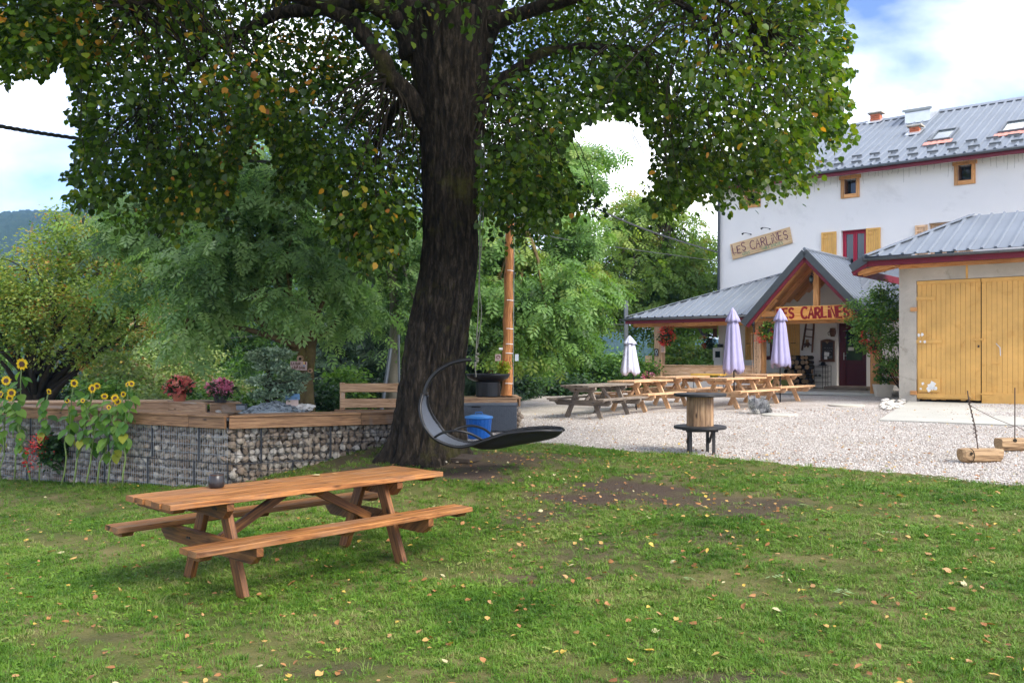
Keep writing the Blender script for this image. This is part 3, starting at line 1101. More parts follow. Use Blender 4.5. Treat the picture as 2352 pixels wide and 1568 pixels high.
# ================================================================== grass, pebbles, fallen leaves
def instance_points(name, pts, rots, scl, idx, sources):
    src = bpy.data.collections.new(name + '_sources')
    for o in sources:
        for c in list(o.users_collection):
            c.objects.unlink(o)
        src.objects.link(o)
    me = bpy.data.meshes.new(name)
    me.vertices.add(len(pts))
    me.vertices.foreach_set('co', np.asarray(pts, dtype=np.float32).ravel())
    a = me.attributes.new('rot', 'FLOAT_VECTOR', 'POINT')
    a.data.foreach_set('vector', np.asarray(rots, dtype=np.float32).ravel())
    a = me.attributes.new('scl', 'FLOAT', 'POINT')
    a.data.foreach_set('value', np.asarray(scl, dtype=np.float32))
    a = me.attributes.new('idx', 'INT', 'POINT')
    a.data.foreach_set('value', np.asarray(idx, dtype=np.int32))
    o = bpy.data.objects.new(name, me)
    COL.objects.link(o)
    g = bpy.data.node_groups.new(name + '_nodes', 'GeometryNodeTree')
    g.interface.new_socket('Geometry', in_out='INPUT', socket_type='NodeSocketGeometry')
    g.interface.new_socket('Geometry', in_out='OUTPUT', socket_type='NodeSocketGeometry')
    N, l = g.nodes, g.links.new
    gi, go = N.new('NodeGroupInput'), N.new('NodeGroupOutput')
    ip = N.new('GeometryNodeInstanceOnPoints')
    ci = N.new('GeometryNodeCollectionInfo')
    ci.inputs['Collection'].default_value = src
    ci.inputs['Separate Children'].default_value = True
    ci.inputs['Reset Children'].default_value = True

    def attr(nm, ty):
        a = N.new('GeometryNodeInputNamedAttribute')
        a.data_type = ty
        a.inputs['Name'].default_value = nm
        return [q for q in a.outputs if q.enabled and q.name == 'Attribute'][0]
    l(gi.outputs[0], ip.inputs['Points'])
    l(ci.outputs[0], ip.inputs['Instance'])
    ip.inputs['Pick Instance'].default_value = True
    l(attr('idx', 'INT'), ip.inputs['Instance Index'])
    l(attr('rot', 'FLOAT_VECTOR'), ip.inputs['Rotation'])
    l(attr('scl', 'FLOAT'), ip.inputs['Scale'])
    l(ip.outputs[0], go.inputs[0])
    md = o.modifiers.new('instances', 'NODES')
    md.node_group = g
    return tag(o, kind='stuff')


# grass blades
m, n, l, b, out = newmat('grass_blades')
ge = n.new("ShaderNodeNewGeometry")
oi = n.new("ShaderNodeObjectInfo")
t1 = noise_node(n, 0.9, 5, 0.6, 0.3)
l(ge.outputs['Position'], t1.inputs['Vector'])
t2 = noise_node(n, 5.0, 3, 0.6)
l(ge.outputs['Position'], t2.inputs['Vector'])
ma = n.new("ShaderNodeMath")
ma.operation = 'MULTIPLY_ADD'
ma.inputs[1].default_value = 0.30
l(oi.outputs['Random'], ma.inputs[0])
l(t1.outputs['Fac'], ma.inputs[2])
mb2 = n.new("ShaderNodeMath")
mb2.operation = 'MULTIPLY_ADD'
mb2.inputs[1].default_value = 0.35
l(t2.outputs['Fac'], mb2.inputs[0])
l(ma.outputs[0], mb2.inputs[2])
r1 = ramp(n, [(0.46, (0.038, 0.105, 0.007)), (0.62, (0.082, 0.185, 0.013)), (0.78, (0.150, 0.265, 0.030)), (0.92, (0.28, 0.28, 0.10))])
mb3 = n.new("ShaderNodeMath")
mb3.operation = 'MULTIPLY'
mb3.inputs[1].default_value = 0.86
l(mb2.outputs[0], mb3.inputs[0])
l(mb3.outputs[0], r1.inputs['Fac'])
l(r1.outputs['Color'], b.inputs['Base Color'])
b.inputs['Roughness'].default_value = 0.5
b.inputs['Specular IOR Level'].default_value = 0.3
tr = n.new("ShaderNodeBsdfTranslucent")
l(r1.outputs['Color'], tr.inputs['Color'])
ms = n.new("ShaderNodeMixShader")
ms.inputs['Fac'].default_value = 0.3
l(b.outputs[0], ms.inputs[1])
l(tr.outputs[0], ms.inputs[2])
l(ms.outputs[0], out.inputs[0])
M['grass'] = m


def tuft(nm, nb, rad, h, lean, seed):
    g = random.Random(seed)
    vs, fs3, fs4 = [], [], []
    for i in range(nb):
        a, r = g.uniform(0, 6.28), rad * math.sqrt(g.random())
        p = Vector((math.cos(a) * r, math.sin(a) * r, -0.006))
        hh = h * g.uniform(0.5, 1.15)
        d = Vector((g.gauss(0, 1), g.gauss(0, 1), 0)) * lean * hh
        w = Vector((-d.y, d.x, 0)).normalized() * g.uniform(0.0016, 0.0028)
        o = len(vs)
        m1 = p + d * 0.35 + Vector((0, 0, hh * 0.6))
        tp = p + d * 1.1 + Vector((0, 0, hh * (1 - 0.25 * min(1, d.length / hh))))
        vs += [p - w, p + w, m1 + w * 0.8, m1 - w * 0.8, tp]
        fs4.append([o, o + 1, o + 2, o + 3])
        fs3.append([o + 3, o + 2, o + 4])
    return np_mesh(nm, [tuple(v) for v in vs], [np.array(fs4), np.array(fs3)], M['grass'])


tufts = [tuft('grass_tuft', 16, 0.045, 0.042, 0.55, 1), tuft('grass_tuft', 14, 0.05, 0.034, 0.8, 2), tuft('grass_tuft', 18, 0.04, 0.050, 0.5, 3), tuft('grass_tuft', 12, 0.055, 0.030, 1.0, 4), tuft('grass_tuft', 10, 0.03, 0.075, 0.55, 5)]
wp = np.stack([0.035 * rng.normal(size=14), 0.035 * rng.normal(size=14), 0.012 + 0.012 * rng.random(14)], -1)
wa = 6.28 * rng.random(14)
V_, f_ = scatter(T_HEART[0], T_HEART[1], wp, frames(np.stack([np.cos(wa), np.sin(wa), 0.25 + 0 * wa], -1), np.array([0, 0, 1.0]) + 0.3 * rng.normal(size=(14, 3))), 0.013 + 0.009 * rng.random(14))
tufts.append(np_mesh('grass_tuft', V_, f_, M['grass']))


def lawn_points(N, ymin, ymax, seed, dens):
    g = np.random.default_rng(seed)
    Y = ymin + (ymax - ymin) * g.random(N)
    X = (g.random(N) * 2600 - 1300) / F * (Y + 4)
    keep = ((Y < lawn_far(X) + 0.06) | ((Y < lawn_far(X) + 0.45) & (g.random(N) < 0.07) & (X > 0.3))) & (X < 10.5) & (X > -12.8)
    keep &= g.random(N) > bare(X, Y) * 1.05
    # thin, worn turf in places
    pat = np.sin(X * 1.7 + 1.9 * np.sin(Y * 1.3)) + np.sin(Y * 2.3 + X * 0.9) + 0.8 * np.sin(X * 5.1 + Y * 4.3)
    keep &= g.random(N) < np.clip(dens + 0.24 * pat, 0.10, 1)
    return X[keep], Y[keep], g


Xs, Ys, Is, Sc = [], [], [], []
for (N, y0, y1, sd, s0) in ((56000, 3.3, 6.5, 1, 0.75), (56000, 6.5, 9.5, 2, 0.82), (62000, 9.5, 17.5, 3, 1.0)):
    x, y, g = lawn_points(N, y0, y1, sd, 0.60)
    Xs.append(x)
    Ys.append(y)
    Is.append(g.choice(6, len(x), p=[0.29, 0.25, 0.21, 0.15, 0.05, 0.05]))
    Sc.append(s0 * (0.65 + 0.7 * g.random(len(x))))
Xs, Ys = np.concatenate(Xs), np.concatenate(Ys)
rot = np.stack([0.15 * rng.normal(size=len(Xs)), 0.15 * rng.normal(size=len(Xs)), 6.28 * rng.random(len(Xs))], -1)
instance_points('grass', np.stack([Xs, Ys, zl(Xs, Ys)], -1), rot, np.concatenate(Sc), np.concatenate(Is), tufts)

# loose pebbles on the gravel
M['pebble'] = stonemat('pebbles', [(0.1, (0.34, 0.295, 0.26)), (0.4, (0.43, 0.39, 0.355)), (0.8, (0.55, 0.515, 0.48)), (1.0, (0.64, 0.615, 0.59))], 0.2, 60, 0.95)
pebs = [MB().stone((0, 0, 0), 0.0115, 40 + i, (1.25, 0.9, 0.65)).build('pebble', M['pebble']) for i in range(5)]
g = np.random.default_rng(12)
N = 120000
Y = 9 + 13 * g.random(N) ** 0.8
X = (g.random(N) * 1400 - 140) / F * Y
k = (Y > lawn_far(X) - 0.08) & (g.random(N) < np.clip(1.5 - (Y - 9) / 14, 0.15, 1))
X, Y = X[k], Y[k]
stray = g.random(4000)
instance_points('pebbles', np.stack([X, Y, zt(X, Y) + 0.012 * np.sin(X * 1.3 + Y) * np.sin(Y * 1.1) + 0.006], -1), g.random((len(X), 3)) * 6.28, 0.55 + 0.9 * g.random(len(X)) ** 1.5, g.integers(0, 5, len(X)), pebs)

# fallen leaves: the ones that show largest are things of their own
T_CURL = ([(0, 0, 0), (-0.42, 0.28, 0.16), (-0.36, 0.70, 0.20), (0, 1.0, 0.10), (0.36, 0.70, 0.14), (0.42, 0.28, 0.18), (0.02, -0.35, 0.05)], [np.array([[0, 3, 2, 1], [0, 5, 4, 3]]), np.array([[6, 0, 1]])])
leafmeshes = []
for i, tv in enumerate((0.05, 0.22, 0.35, 0.5, 0.62, 0.76, 0.9)):
    vs = np.array(T_CURL[0]) * np.array([1, 1, 0.5 + 0.4 * (i % 3)])
    leafmeshes.append(np_mesh('fallen_leaf', vs, T_CURL[1], M['deadleaf'], np.full(7, tv)))
LEAF_SAY = ['crumpled dark brown leaf lying in the short grass of the lawn', 'dry rust brown leaf lying in the short grass of the lawn', 'curled brown leaf lying in the short grass of the lawn', 'pale tan leaf lying in the short grass of the lawn',
            'straw coloured leaf lying in the short grass of the lawn', 'yellow leaf lying in the short grass of the lawn', 'pale greenish grey leaf lying in the short grass of the lawn']
g = np.random.default_rng(21)
cnt = 0
for q in range(4000):
    Yq = 4.4 + 7.5 * g.random()
    Xq = (g.random() * 2300 - 1150) / F * Yq
    dens = 0.45 + 0.55 * (math.exp(-((Xq - 0.9) / 1.6) ** 2 - ((Yq - 9.3) / 1.2) ** 2))
    if Xq > 1.8 and 6.5 < Yq < 9.5:
        dens += 0.25
    if Xq < -0.4:
        dens *= 0.6
    if g.random() > dens or Yq > lawn_far(Xq) - 0.2:
        continue
    k = int(g.choice(7, p=[0.14, 0.24, 0.2, 0.16, 0.12, 0.09, 0.05]))
    o = bpy.data.objects.new('fallen_leaf', leafmeshes[k].data)
    COL.objects.link(o)
    s = 0.032 + 0.024 * g.random()
    o.location = (Xq, Yq, zl1(Xq, Yq) + 0.020 + 0.012 * g.random())
    o.rotation_euler = (g.normal() * 0.35, g.normal() * 0.35 + (3.14 if g.random() < 0.4 else 0), 6.28 * g.random())
    o.scale = (s, s, s)
    tag(o, LEAF_SAY[k], 'leaf', 'fallen leaves scattered on the lawn')
    cnt += 1
    if cnt >= 295:
        break
# and the rest of the litter
N = 15000
Y = 4.4 + 18 * g.random(N)
X = (g.random(N) * 2400 - 1200) / F * Y
dens = 0.10 + 0.4 * np.exp(-((X - 1.0) / 1.5) ** 2 - ((Y - 9.4) / 1.1) ** 2) + 0.5 * np.exp(-((X - 2.6) / 2.2) ** 2 - ((Y - 13.2) / 1.6) ** 2) + 0.6 * np.exp(-((X + 0.6) / 1.2) ** 2 - ((Y - 13) / 1.0) ** 2)
dens += 0.12 * ((X > 0) & (Y > 10)) + 0.10 * np.exp(-((X - 5.5) / 2.5) ** 2 - ((Y - 12.5) / 1.5) ** 2)
inpit = (X < -0.9) & (Y > lawn_far(X) - 0.15)
k = (g.random(N) < dens) & ~inpit
X, Y = X[k], Y[k]
on = Y < lawn_far(X)
Z = np.where(on, zl(X, Y) + 0.018, zt(X, Y) + 0.016)
for o in leafmeshes:
    o.scale = (1, 1, 1)
instance_points('leaf_litter', np.stack([X, Y, Z], -1), np.stack([0.3 * g.normal(size=len(X)), 0.3 * g.normal(size=len(X)), 6.28 * g.random(len(X))], -1), 0.020 + 0.026 * g.random(len(X)), g.choice(7, len(X), p=[0.12, 0.24, 0.2, 0.18, 0.12, 0.1, 0.04]), leafmeshes)

# green ash twigs blown down on the grass
T_TW = frond()
for i, (x, y, s, rz, say) in enumerate([(2062, 1232, 0.13, 1.2, 'single pale green leaf spray lying right of the bare soil patch'), (1858, 1170, 0.11, 0.4, 'pale blue-green leaf spray lying at the right end of the bare soil'), (1795, 1330, 0.14, 2.2, 'green ash leaf lying in the middle of the right lawn'),
                                        (1928, 1378, 0.15, -0.6, 'dark green ash leaf lying on the lawn, largest of the green sprays'), (985, 1215, 0.13, 1.0, 'green ash leaf lying beside the right end of the picnic bench'), (1590, 1345, 0.11, 0.1, 'small dark green leaf spray lying on thin turf')]):
    p = lawn_hit(x, y)
    o = np_mesh('ash_leaf', T_TW[0], T_TW[1], M['ash_blue'], np.full(len(T_TW[0]), 0.9), loc=None)
    o.location = p + Vector((0, 0, 0.035))
    o.scale = (s, s, s)
    o.rotation_euler = (0.1, 0.15, rz)
    tag(o, say, 'leaf', 'green leaf sprays fallen on the lawn')

# ================================================================== the big lime tree
TB = Vector((-1.22, 13.0, zl1(-1.2, 12.75)))
lime = thing('lime_tree', 'huge old lime tree with thick dark furrowed trunk and overhanging crown', 'tree', TB)
TR = [(1075, 893, 1062), (1050, 900, 1058), (1038, 904, 1056), (991, 908, 1062), (901, 918, 1066), (781, 936, 1075), (690, 955, 1086), (600, 970, 1095), (558, 975, 1096), (446, 973, 1092), (335, 968, 1102), (223, 957, 1113), (112, 942, 1126), (40, 930, 1135)]
TY = 13.0
tz = np.array([P(CX, t[0], TY).z for t in TR])
tcx = np.array([((t[1] + t[2]) / 2 - CX) / F * TY for t in TR])
trr = np.array([(t[2] - t[1]) / 2 / F * TY - 0.035 for t in TR])
zs = np.linspace(tz[0], tz[-1], 220)
NT = 160
V = []
for z in zs:
    cx, r0 = np.interp(z, tz, tcx), np.interp(z, tz, trr)
    h = z - tz[1]
    for k in range(NT):
        a = 2 * math.pi * k / NT
        ca, sa = math.cos(a), math.sin(a)
        # furrowed bark: vertical ridges that wander and fork
        q = mnoise.noise(Vector((ca * 5.2, sa * 5.2, z * 0.9)))
        rdg = 1 - abs(mnoise.noise(Vector((ca * 9 + q * 0.8, sa * 9 + q * 0.8, z * 1.15)))) * 2
        fine = 1 - abs(mnoise.noise(Vector((ca * 20, sa * 20, z * 2.6)))) * 2
        lobe = mnoise.noise(Vector((ca * 1.3, sa * 1.3, z * 0.35)))
        flare = 0.30 * math.exp(-max(h, 0) / 0.26) * (0.35 + 0.65 * max(0, math.sin(a * 4 + 0.7)))
        r = r0 * (1 + 0.09 * lobe) + 0.045 * rdg + 0.020 * fine + flare * 0.8
        V.append((cx + ca * r, TY + sa * r * 0.95, z))
nz = len(zs)
q = np.array([[i * NT + k, i * NT + (k + 1) % NT, (i + 1) * NT + (k + 1) % NT, (i + 1) * NT + k] for i in range(nz - 1) for k in range(NT)])
m, n, l, b, out = newmat('lime_bark')
tcn = n.new("ShaderNodeTexCoord")
mpn = n.new("ShaderNodeMapping")
mpn.inputs['Scale'].default_value = (11, 11, 3.2)
l(tcn.outputs['Object'], mpn.inputs['Vector'])
t1 = noise_node(n, 1.6, 8, 0.7, 0.4)
l(mpn.outputs['Vector'], t1.inputs['Vector'])
r1 = ramp(n, [(0.36, (0.005, 0.004, 0.003)), (0.52, (0.021, 0.016, 0.011)), (0.70, (0.080, 0.062, 0.044))])
l(t1.outputs['Fac'], r1.inputs['Fac'])
t2 = noise_node(n, 1.5, 6, 0.7)
l(tcn.outputs['Object'], t2.inputs['Vector'])
r2 = ramp(n, [(0.55, (0, 0, 0)), (0.72, (1, 1, 1))])
l(t2.outputs['Fac'], r2.inputs['Fac'])
mx = n.new("ShaderNodeMixRGB")
mx.inputs['Color2'].default_value = (0.060, 0.058, 0.012, 1)
l(r2.outputs['Color'], mx.inputs['Fac'])
l(r1.outputs['Color'], mx.inputs['Color1'])
l(mx.outputs['Color'], b.inputs['Base Color'])
b.inputs['Roughness'].default_value = 0.9
b.inputs['Specular IOR Level'].default_value = 0.2
bp = n.new("ShaderNodeBump")
bp.inputs['Strength'].default_value = 1.0
bp.inputs['Distance'].default_value = 0.035
l(t1.outputs['Fac'], bp.inputs['Height'])
l(bp.outputs['Normal'], b.inputs['Normal'])
M['lime_bark'] = m
np_mesh('trunk', np.array(V) - np.array(TB), [q], m, None, lime, smooth=True)


def limb(name, pts, rs, n=14, wob=0.12):
    """rough-barked limb through world points"""
    pts = [Vector(p) for p in pts]
    dense, dr = [], []
    for i in range(len(pts) - 1):
        for t in np.linspace(0, 1, 7)[:-1]:
            dense.append(pts[i].lerp(pts[i + 1], t) + Vector((mnoise.noise(pts[i] * 3 + Vector((t * 2, 0, 0))), mnoise.noise(pts[i] * 3 + Vector((0, t * 2, 5))), 0)) * rs[i] * 0.35)
            dr.append((rs[i] * (1 - t) + rs[i + 1] * t) * (1 + wob * mnoise.noise(pts[i] * 5 + Vector((0, 0, t * 4)))))
    dense.append(pts[-1])
    dr.append(rs[-1])
    mb = MB()
    mb.tube([p - TB for p in dense], dr, n)
    return mb.build(name, M['lime_bark'], lime, smooth=True)


LIMBS = [
    [(P(962, 130, 13), P(945, 40, 12.9), P(905, -90, 12.7), P(840, -300, 12.3), P(760, -560, 12)), (0.30, 0.28, 0.24, 0.18, 0.10)],
    [(P(1095, 130, 13), P(1108, 30, 13.05), P(1140, -130, 13.2), P(1190, -380, 13.4), P(1230, -700, 13.6)), (0.24, 0.23, 0.20, 0.15, 0.08)],
    [(P(1030, 90, 13.1), P(1030, -40, 13.5), P(1010, -300, 14.2), P(990, -700, 14.8)), (0.26, 0.22, 0.17, 0.09)],
    [(P(985, 290, 12.95), P(948, 235, 12.8), P(895, 175, 12.7), P(852, 95, 12.6), P(800, 45, 12.5), P(715, 5, 12.3), P(560, -40, 12.0)), (0.16, 0.15, 0.13, 0.12, 0.10, 0.075, 0.04)],
    [(P(1095, 235, 13), P(1140, 195, 13.0), P(1185, 160, 13.1), P(1245, 122, 13.1), P(1330, 105, 13.0), P(1480, 110, 12.6)), (0.12, 0.10, 0.085, 0.07, 0.05, 0.02)],
    [(P(1118, 60, 12.9), P(1200, 30, 12.7), P(1300, 0, 12.3), P(1480, -40, 11.6), P(1650, 60, 11.0)), (0.11, 0.10, 0.09, 0.06, 0.02)],
    [(P(1100, -60, 13), P(1300, -120, 12.6), P(1560, -60, 12.2), P(1760, 60, 12.0)), (0.12, 0.10, 0.06, 0.02)],
    [(P(930, 60, 12.8), P(760, -60, 11.8), P(520, -80, 10.8), P(300, 20, 10.2)), (0.13, 0.10, 0.07, 0.02)],
    [(P(930, 0, 12.9), P(640, 30, 13.6), P(470, 120, 13.9), P(330, 260, 14.0)), (0.12, 0.09, 0.06, 0.02)],
    [(P(1000, -100, 12.6), P(1000, -500, 10.8), P(1080, -900, 8.8), P(1200, -1500, 6.8)), (0.16, 0.12, 0.08, 0.03)],
    [(P(900, -120, 12.7), P(640, -600, 10.6), P(300, -900, 8.6)), (0.15, 0.10, 0.03)],
    [(P(1130, -140, 13), P(1500, -600, 11), P(1900, -900, 9)), (0.14, 0.10, 0.03)],
    [(P(1040, 160, 13.4), P(1060, 200, 14.6), P(1120, 330, 15.8), P(1180, 420, 16.6)), (0.12, 0.10, 0.06, 0.02)],
    [(P(990, 170, 13.4), P(900, 260, 14.6), P(830, 400, 15.6)), (0.12, 0.08, 0.02)],
]
for pts, rs in LIMBS:
    limb('limb', pts, rs)
limb_pts = []
for pts, rs in LIMBS:
    for i in range(len(pts) - 1):
        for t in np.linspace(0, 1, 12)[:-1]:
            limb_pts.append(Vector(pts[i]).lerp(Vector(pts[i + 1]), t))
    limb_pts.append(Vector(pts[-1]))
LP = np.array([p for p in limb_pts if not (p.z < E + 4.6 and abs(p.x + 0.95) < 0.6)])

# crown outline: lowest leaf heights by bearing, measured on the photo
BX = np.array([-400, -60, 60, 150, 185, 215, 300, 400, 500, 530, 570, 610, 640, 700, 770, 820, 900, 940, 1000, 1080, 1120, 1200, 1290, 1340, 1385, 1415, 1470, 1500, 1530, 1560, 1640, 1720, 1790, 1850, 1880, 1925, 1950, 1965, 1985, 2050])
BYp = np.array([200, 190, 195, 175, 300, 470, 475, 495, 505, 470, 330, 335, 420, 440, 560, 615, 600, 560, 470, 480, 520, 520, 510, 470, 430, 300, 275, 410, 440, 450, 440, 430, 425, 395, 300, 305, 250, 60, -20, -200])
TOPR = np.array([2020.0])


def bottom_px(x):
    return np.interp(x, BX, BYp)


def in_window(x, y):
    """sky seen through the crown between the two right-hand clumps"""
    w1 = ((x - 1400) / 118) ** 2 + ((y - 355) / 98) ** 2 < 1
    w2 = (x < 185) & (y > 200)
    w3 = ((x - 590) / 55) ** 2 + ((y - 400) / 70) ** 2 < 1
    return w1 | w2 | w3


g = np.random.default_rng(5)
CL = []
CC, CR = np.array([-1.2, 12.6, E + 4.9]), np.array([6.9, 6.6, 5.6])
while len(CL) < 1700:
    d = g.normal(size=3)
    d /= np.linalg.norm(d)
    r = 0.42 + 0.58 * g.random() ** 0.7
    p = CC + d * r * CR
    if p[1] < 5.5 or (p[1] < 8.0 and g.random() < 0.7):  # crown thinned towards the camera so light reaches the lawn
        continue
    x, y = CX + p[0] / p[1] * F, HY - (p[2] - E) / p[1] * F
    seen = y > -160
    lim = bottom_px(x) - 0.34 / p[1] * F
    if seen and p[1] < 9.6:
        continue
    if p[2] < E + 0.9 or (seen and (y > lim or in_window(np.array(x), np.array(y)))):
        continue
    if abs(p[0] + 1.0) < 0.55 and abs(p[1] - 13) < 0.7 and p[2] < E + 4.6:
        continue
    # keep the view of the trunk open: little foliage between camera and trunk
    if 925 < x < 1110 and p[1] < 13.4 and y > 55 and seen:
        continue
    CL.append((p[0], p[1], p[2], 1.0 if seen else 0.0))
# hanging sprays that draw the lower outline
FR0 = len(CL)
for _ in range(620):
    x = g.uniform(170, 1955)
    if 945 < x < 1100:
        continue
    Yd = g.uniform(11.2, 15.0)
    y = bottom_px(x) - g.uniform(-6, 130)
    if in_window(np.array(x), np.array(y)):
        continue
    p = P(x, y, Yd)
    CL.append((p.x, p.y, p.z, 1.0))
FR1 = len(CL)
for _ in range(170):     # dark inner foliage behind and round the trunk
    x, y, Yd = g.uniform(250, 1420), g.uniform(-150, 330), g.uniform(13.8, 17.5)
    if y > bottom_px(x) - 60 or in_window(np.array(x), np.array(y)):
        continue
    p = P(x, y, Yd)
    CL.append((p.x, p.y, p.z, 1.0))
for _ in range(70):     # near branch at the upper left corner
    x, y, Yd = g.uniform(-120, 185), g.uniform(-60, 170), g.uniform(9.5, 12)
    p = P(x, y, Yd)
    CL.append((p.x, p.y, p.z, 1.0))
NFREE = 0
for _ in range(240):    # loose sprays that stand out of the outline
    if _ < 60:
        x, y = g.uniform(150, 215), g.uniform(225, 470)
    elif _ < 110:
        x, y = g.uniform(1900, 1975), g.uniform(-40, 330)
    elif _ < 170:
        x = g.uniform(1400, 1900)
        y = bottom_px(x) + g.uniform(-25, 34)
    else:
        x = g.uniform(200, 1390)
        y = bottom_px(x) + g.uniform(-25, 36)
    if 940 < x < 1105:
        continue
    p = P(x, y, g.uniform(11.0, 14.0))
    CL.append((p.x, p.y, p.z, 1.0))
    NFREE += 1
CL = np.array(CL)
seen = CL[:, 3] > 0.5
npl = np.where(seen, 86, 17)  # unseen upper crown: sparse large leaves, shaped for the shade it casts
npl[FR0:FR1] = 46
npl[len(CL) - NFREE:] = 22
ci = np.repeat(np.arange(len(CL)), npl)
N = len(ci)
sig = 0.21 + 0.10 * g.random(len(CL))
sig[FR0:FR1] *= 0.62
sig[len(CL) - NFREE:] *= 0.42
sq = np.full(len(CL), 0.75)
sq[FR0:FR1] = 1.7
sig = sig[ci]
off = g.normal(size=(N, 3)) * sig[:, None]
off[:, 2] *= sq[ci]
pos = CL[ci, :3] + off
xp, yp = CX + pos[:, 0] / pos[:, 1] * F, HY - (pos[:, 2] - E) / pos[:, 1] * F
free = ci >= len(CL) - NFREE
wob = np.array([48 * mnoise.noise(Vector((a / 52, 1.7, 0.3))) + 24 * mnoise.noise(Vector((a / 15, 4.1, 0.9))) for a in xp])
okk = (pos[:, 1] > 4.0) & (((yp < bottom_px(xp) - 8 + wob) | free) | (yp < -160)) & ~(((xp - 1400) / 100) ** 2 + ((yp - 355) / 84) ** 2 < 1)
wy = np.array([34 * mnoise.noise(Vector((b_ / 40, 2.2, 7.7))) + 22 * mnoise.noise(Vector((b_ / 13, 5.2, 1.7))) for b_ in yp])
okk &= ~((yp > -60) & (xp > 1952 + 1.2 * wy)) & ~((yp > 205) & (xp < 165 + 1.2 * wy))
okk &= ~((xp > 950) & (xp < 1095) & (pos[:, 1] < 13.3) & (yp > 80) & (yp < 1100))
pos, off, ci = pos[okk], off[okk], ci[okk]
N = len(pos)
print('lime leaves', N, 'clumps', len(CL), seen.sum())
outw = unit(off + 0.12 * unit(pos - CC))
dirs = unit(outw * np.array([1, 1, 0.4]) + np.array([0, 0, -0.75]) + g.normal(size=(N, 3)) * 0.4)
nrm = unit(np.array([0, 0, 0.8]) + 0.7 * outw + g.normal(size=(N, 3)) * 0.5)
# leaf colour: green, turning yellow and rust in patches on the left side
px = pos[:, 0]
pn = np.array([mnoise.noise(Vector((float(a) * 0.62, float(bb) * 0.62, float(c) * 0.62))) for a, bb, c in CL[:, :3]])[ci]
autumn = np.clip(0.9 - np.abs(px + 3.0) / 3.2, 0, 1)
tint = 0.38 + 0.17 * g.normal(size=N) + 0.10 * g.normal(size=len(CL))[ci]
tint = np.clip(tint + 0.13 * np.clip((px - 1.2) / 2.5, 0, 1), 0, 0.70)  # right-hand leaves get a lighter tint, as if lit from that side
turn = (g.random(N) < np.clip((pn - 0.10) * 1.4 * autumn + 0.010 + 0.03 * autumn, 0, 0.6))
tint = np.where(turn, 0.70 + 0.30 * g.random(N), tint)
V, fs = scatter(T_HEART[0], T_HEART[1], pos - np.array(TB), frames(dirs, nrm), np.where(seen[ci], 0.066, 0.15) * (0.5 + 0.95 * g.random(N)))
np_mesh('crown', V, fs, M['lime'], np.repeat(tint, 6), lime)
# twigs
mb = MB()
for i in np.where(seen)[0][::2]:
    c = CL[i, :3]
    dl = np.linalg.norm(LP - c, axis=1) + 0.5 * g.random(len(LP))
    j = np.argmin(dl)
    L_t = np.linalg.norm(LP[j] - c)
    md_ = (LP[j] + c) / 2
    xe_ = CX + c[0] / c[1] * F
    if L_t > 2.6 or (xe_ < 190 and c[2] < E + 3.6) or xe_ > 1925 or in_window(CX + md_[0] / md_[1] * F, HY - (md_[2] - E) / md_[1] * F):
        continue
    mb.tube([p - TB for p in curve_pts(LP[j], c, 0.35, 5, int(i))], [0.014, 0.011, 0.009, 0.007, 0.005, 0.003], 4, cap=False)
mb.build('twigs', M['bark_dark'], lime)
# the grey drain plate and stones at its foot
p = lawn_hit(1048, 1062)
t = thing('stone_slab', 'dark broken paving slab lying tilted at the foot of the lime trunk', 'slab', p)
mb = MB()
mb.prism([(-0.30, 0.05, 0.0), (0.18, -0.16, 0.0), (0.36, 0.06, 0.03), (-0.08, 0.24, 0.05)], (0, 0, 0.055))
mb.build('slab', M['soil'], t)
mb = MB()
for i in range(14):
    mb.stone((random.uniform(-0.5, 0.1), random.uniform(-0.14, 0.2), 0.015), random.uniform(0.02, 0.05), i, (1.2, 1, 0.6))
tag(mb.build('rubble', M['gabion'], t), kind='stuff')

# ================================================================== trees and bushes behind
def mz(X, Y):
    return E - 1.74 + 0.024 * max(-12, min(14, X)) + 0.0125 * max(0, min(32, Y)) - 0.30 - 0.06 * max(0, min(60, Y - 32)) - 0.10 * max(0, min(30, -X - 11))


def bl(loc, items, flat=0.9):
    """crown blobs from photo position, depth and radius -> local ellipsoids"""
    out = []
    for it in items:
        x, y, Y, r = it[:4]
        p = P(x, y, Y) - Vector(loc)
        out.append((p.x, p.y, p.z, r, r, r * (it[4] if len(it) > 4 else flat)))
    return out


def at_ground(x, Y, dz=0.0):
    X = (x - CX) / F * Y
    return Vector((X, Y, mz(X, Y) + dz))


loc = Vector(((704 - CX) / F * 19.5, 19.5, zt(-4.4, 19.5) - 0.1))
ashA = tree('ash_tree', 'mossy ash with forked trunk carrying a painted board, standing behind the stone wall', loc,
            [(0, 0, 0), (0.01, 0, 0.8), (0, 0, 1.35), (-0.12, 0, 1.85), (-0.40, 0, 2.7)],
            bl(loc, [(350, 520, 19.5, .95), (300, 455, 20.5, .7), (470, 610, 18.6, 1.0), (430, 735, 18.2, .75), (560, 520, 19.2, 1.1), (650, 590, 18.6, 1.0), (700, 480, 20, 1.05), (770, 600, 19, .85), (690, 690, 17.9, .55), (815, 700, 19.6, .8), (480, 430, 20, 1.0), (560, 370, 20.5, .95), (380, 640, 19.6, .8), (540, 690, 19.8, .7), (620, 440, 19.5, 1.0), (620, 800, 20, .45)], 0.8),
            T_FROND, M['ash_blue'], 7400, 0.31, M['mossy'], 0.25, 9, 0.75, 11, None, 70, 0.17, 0.3, 0.45)
mbx = MB()
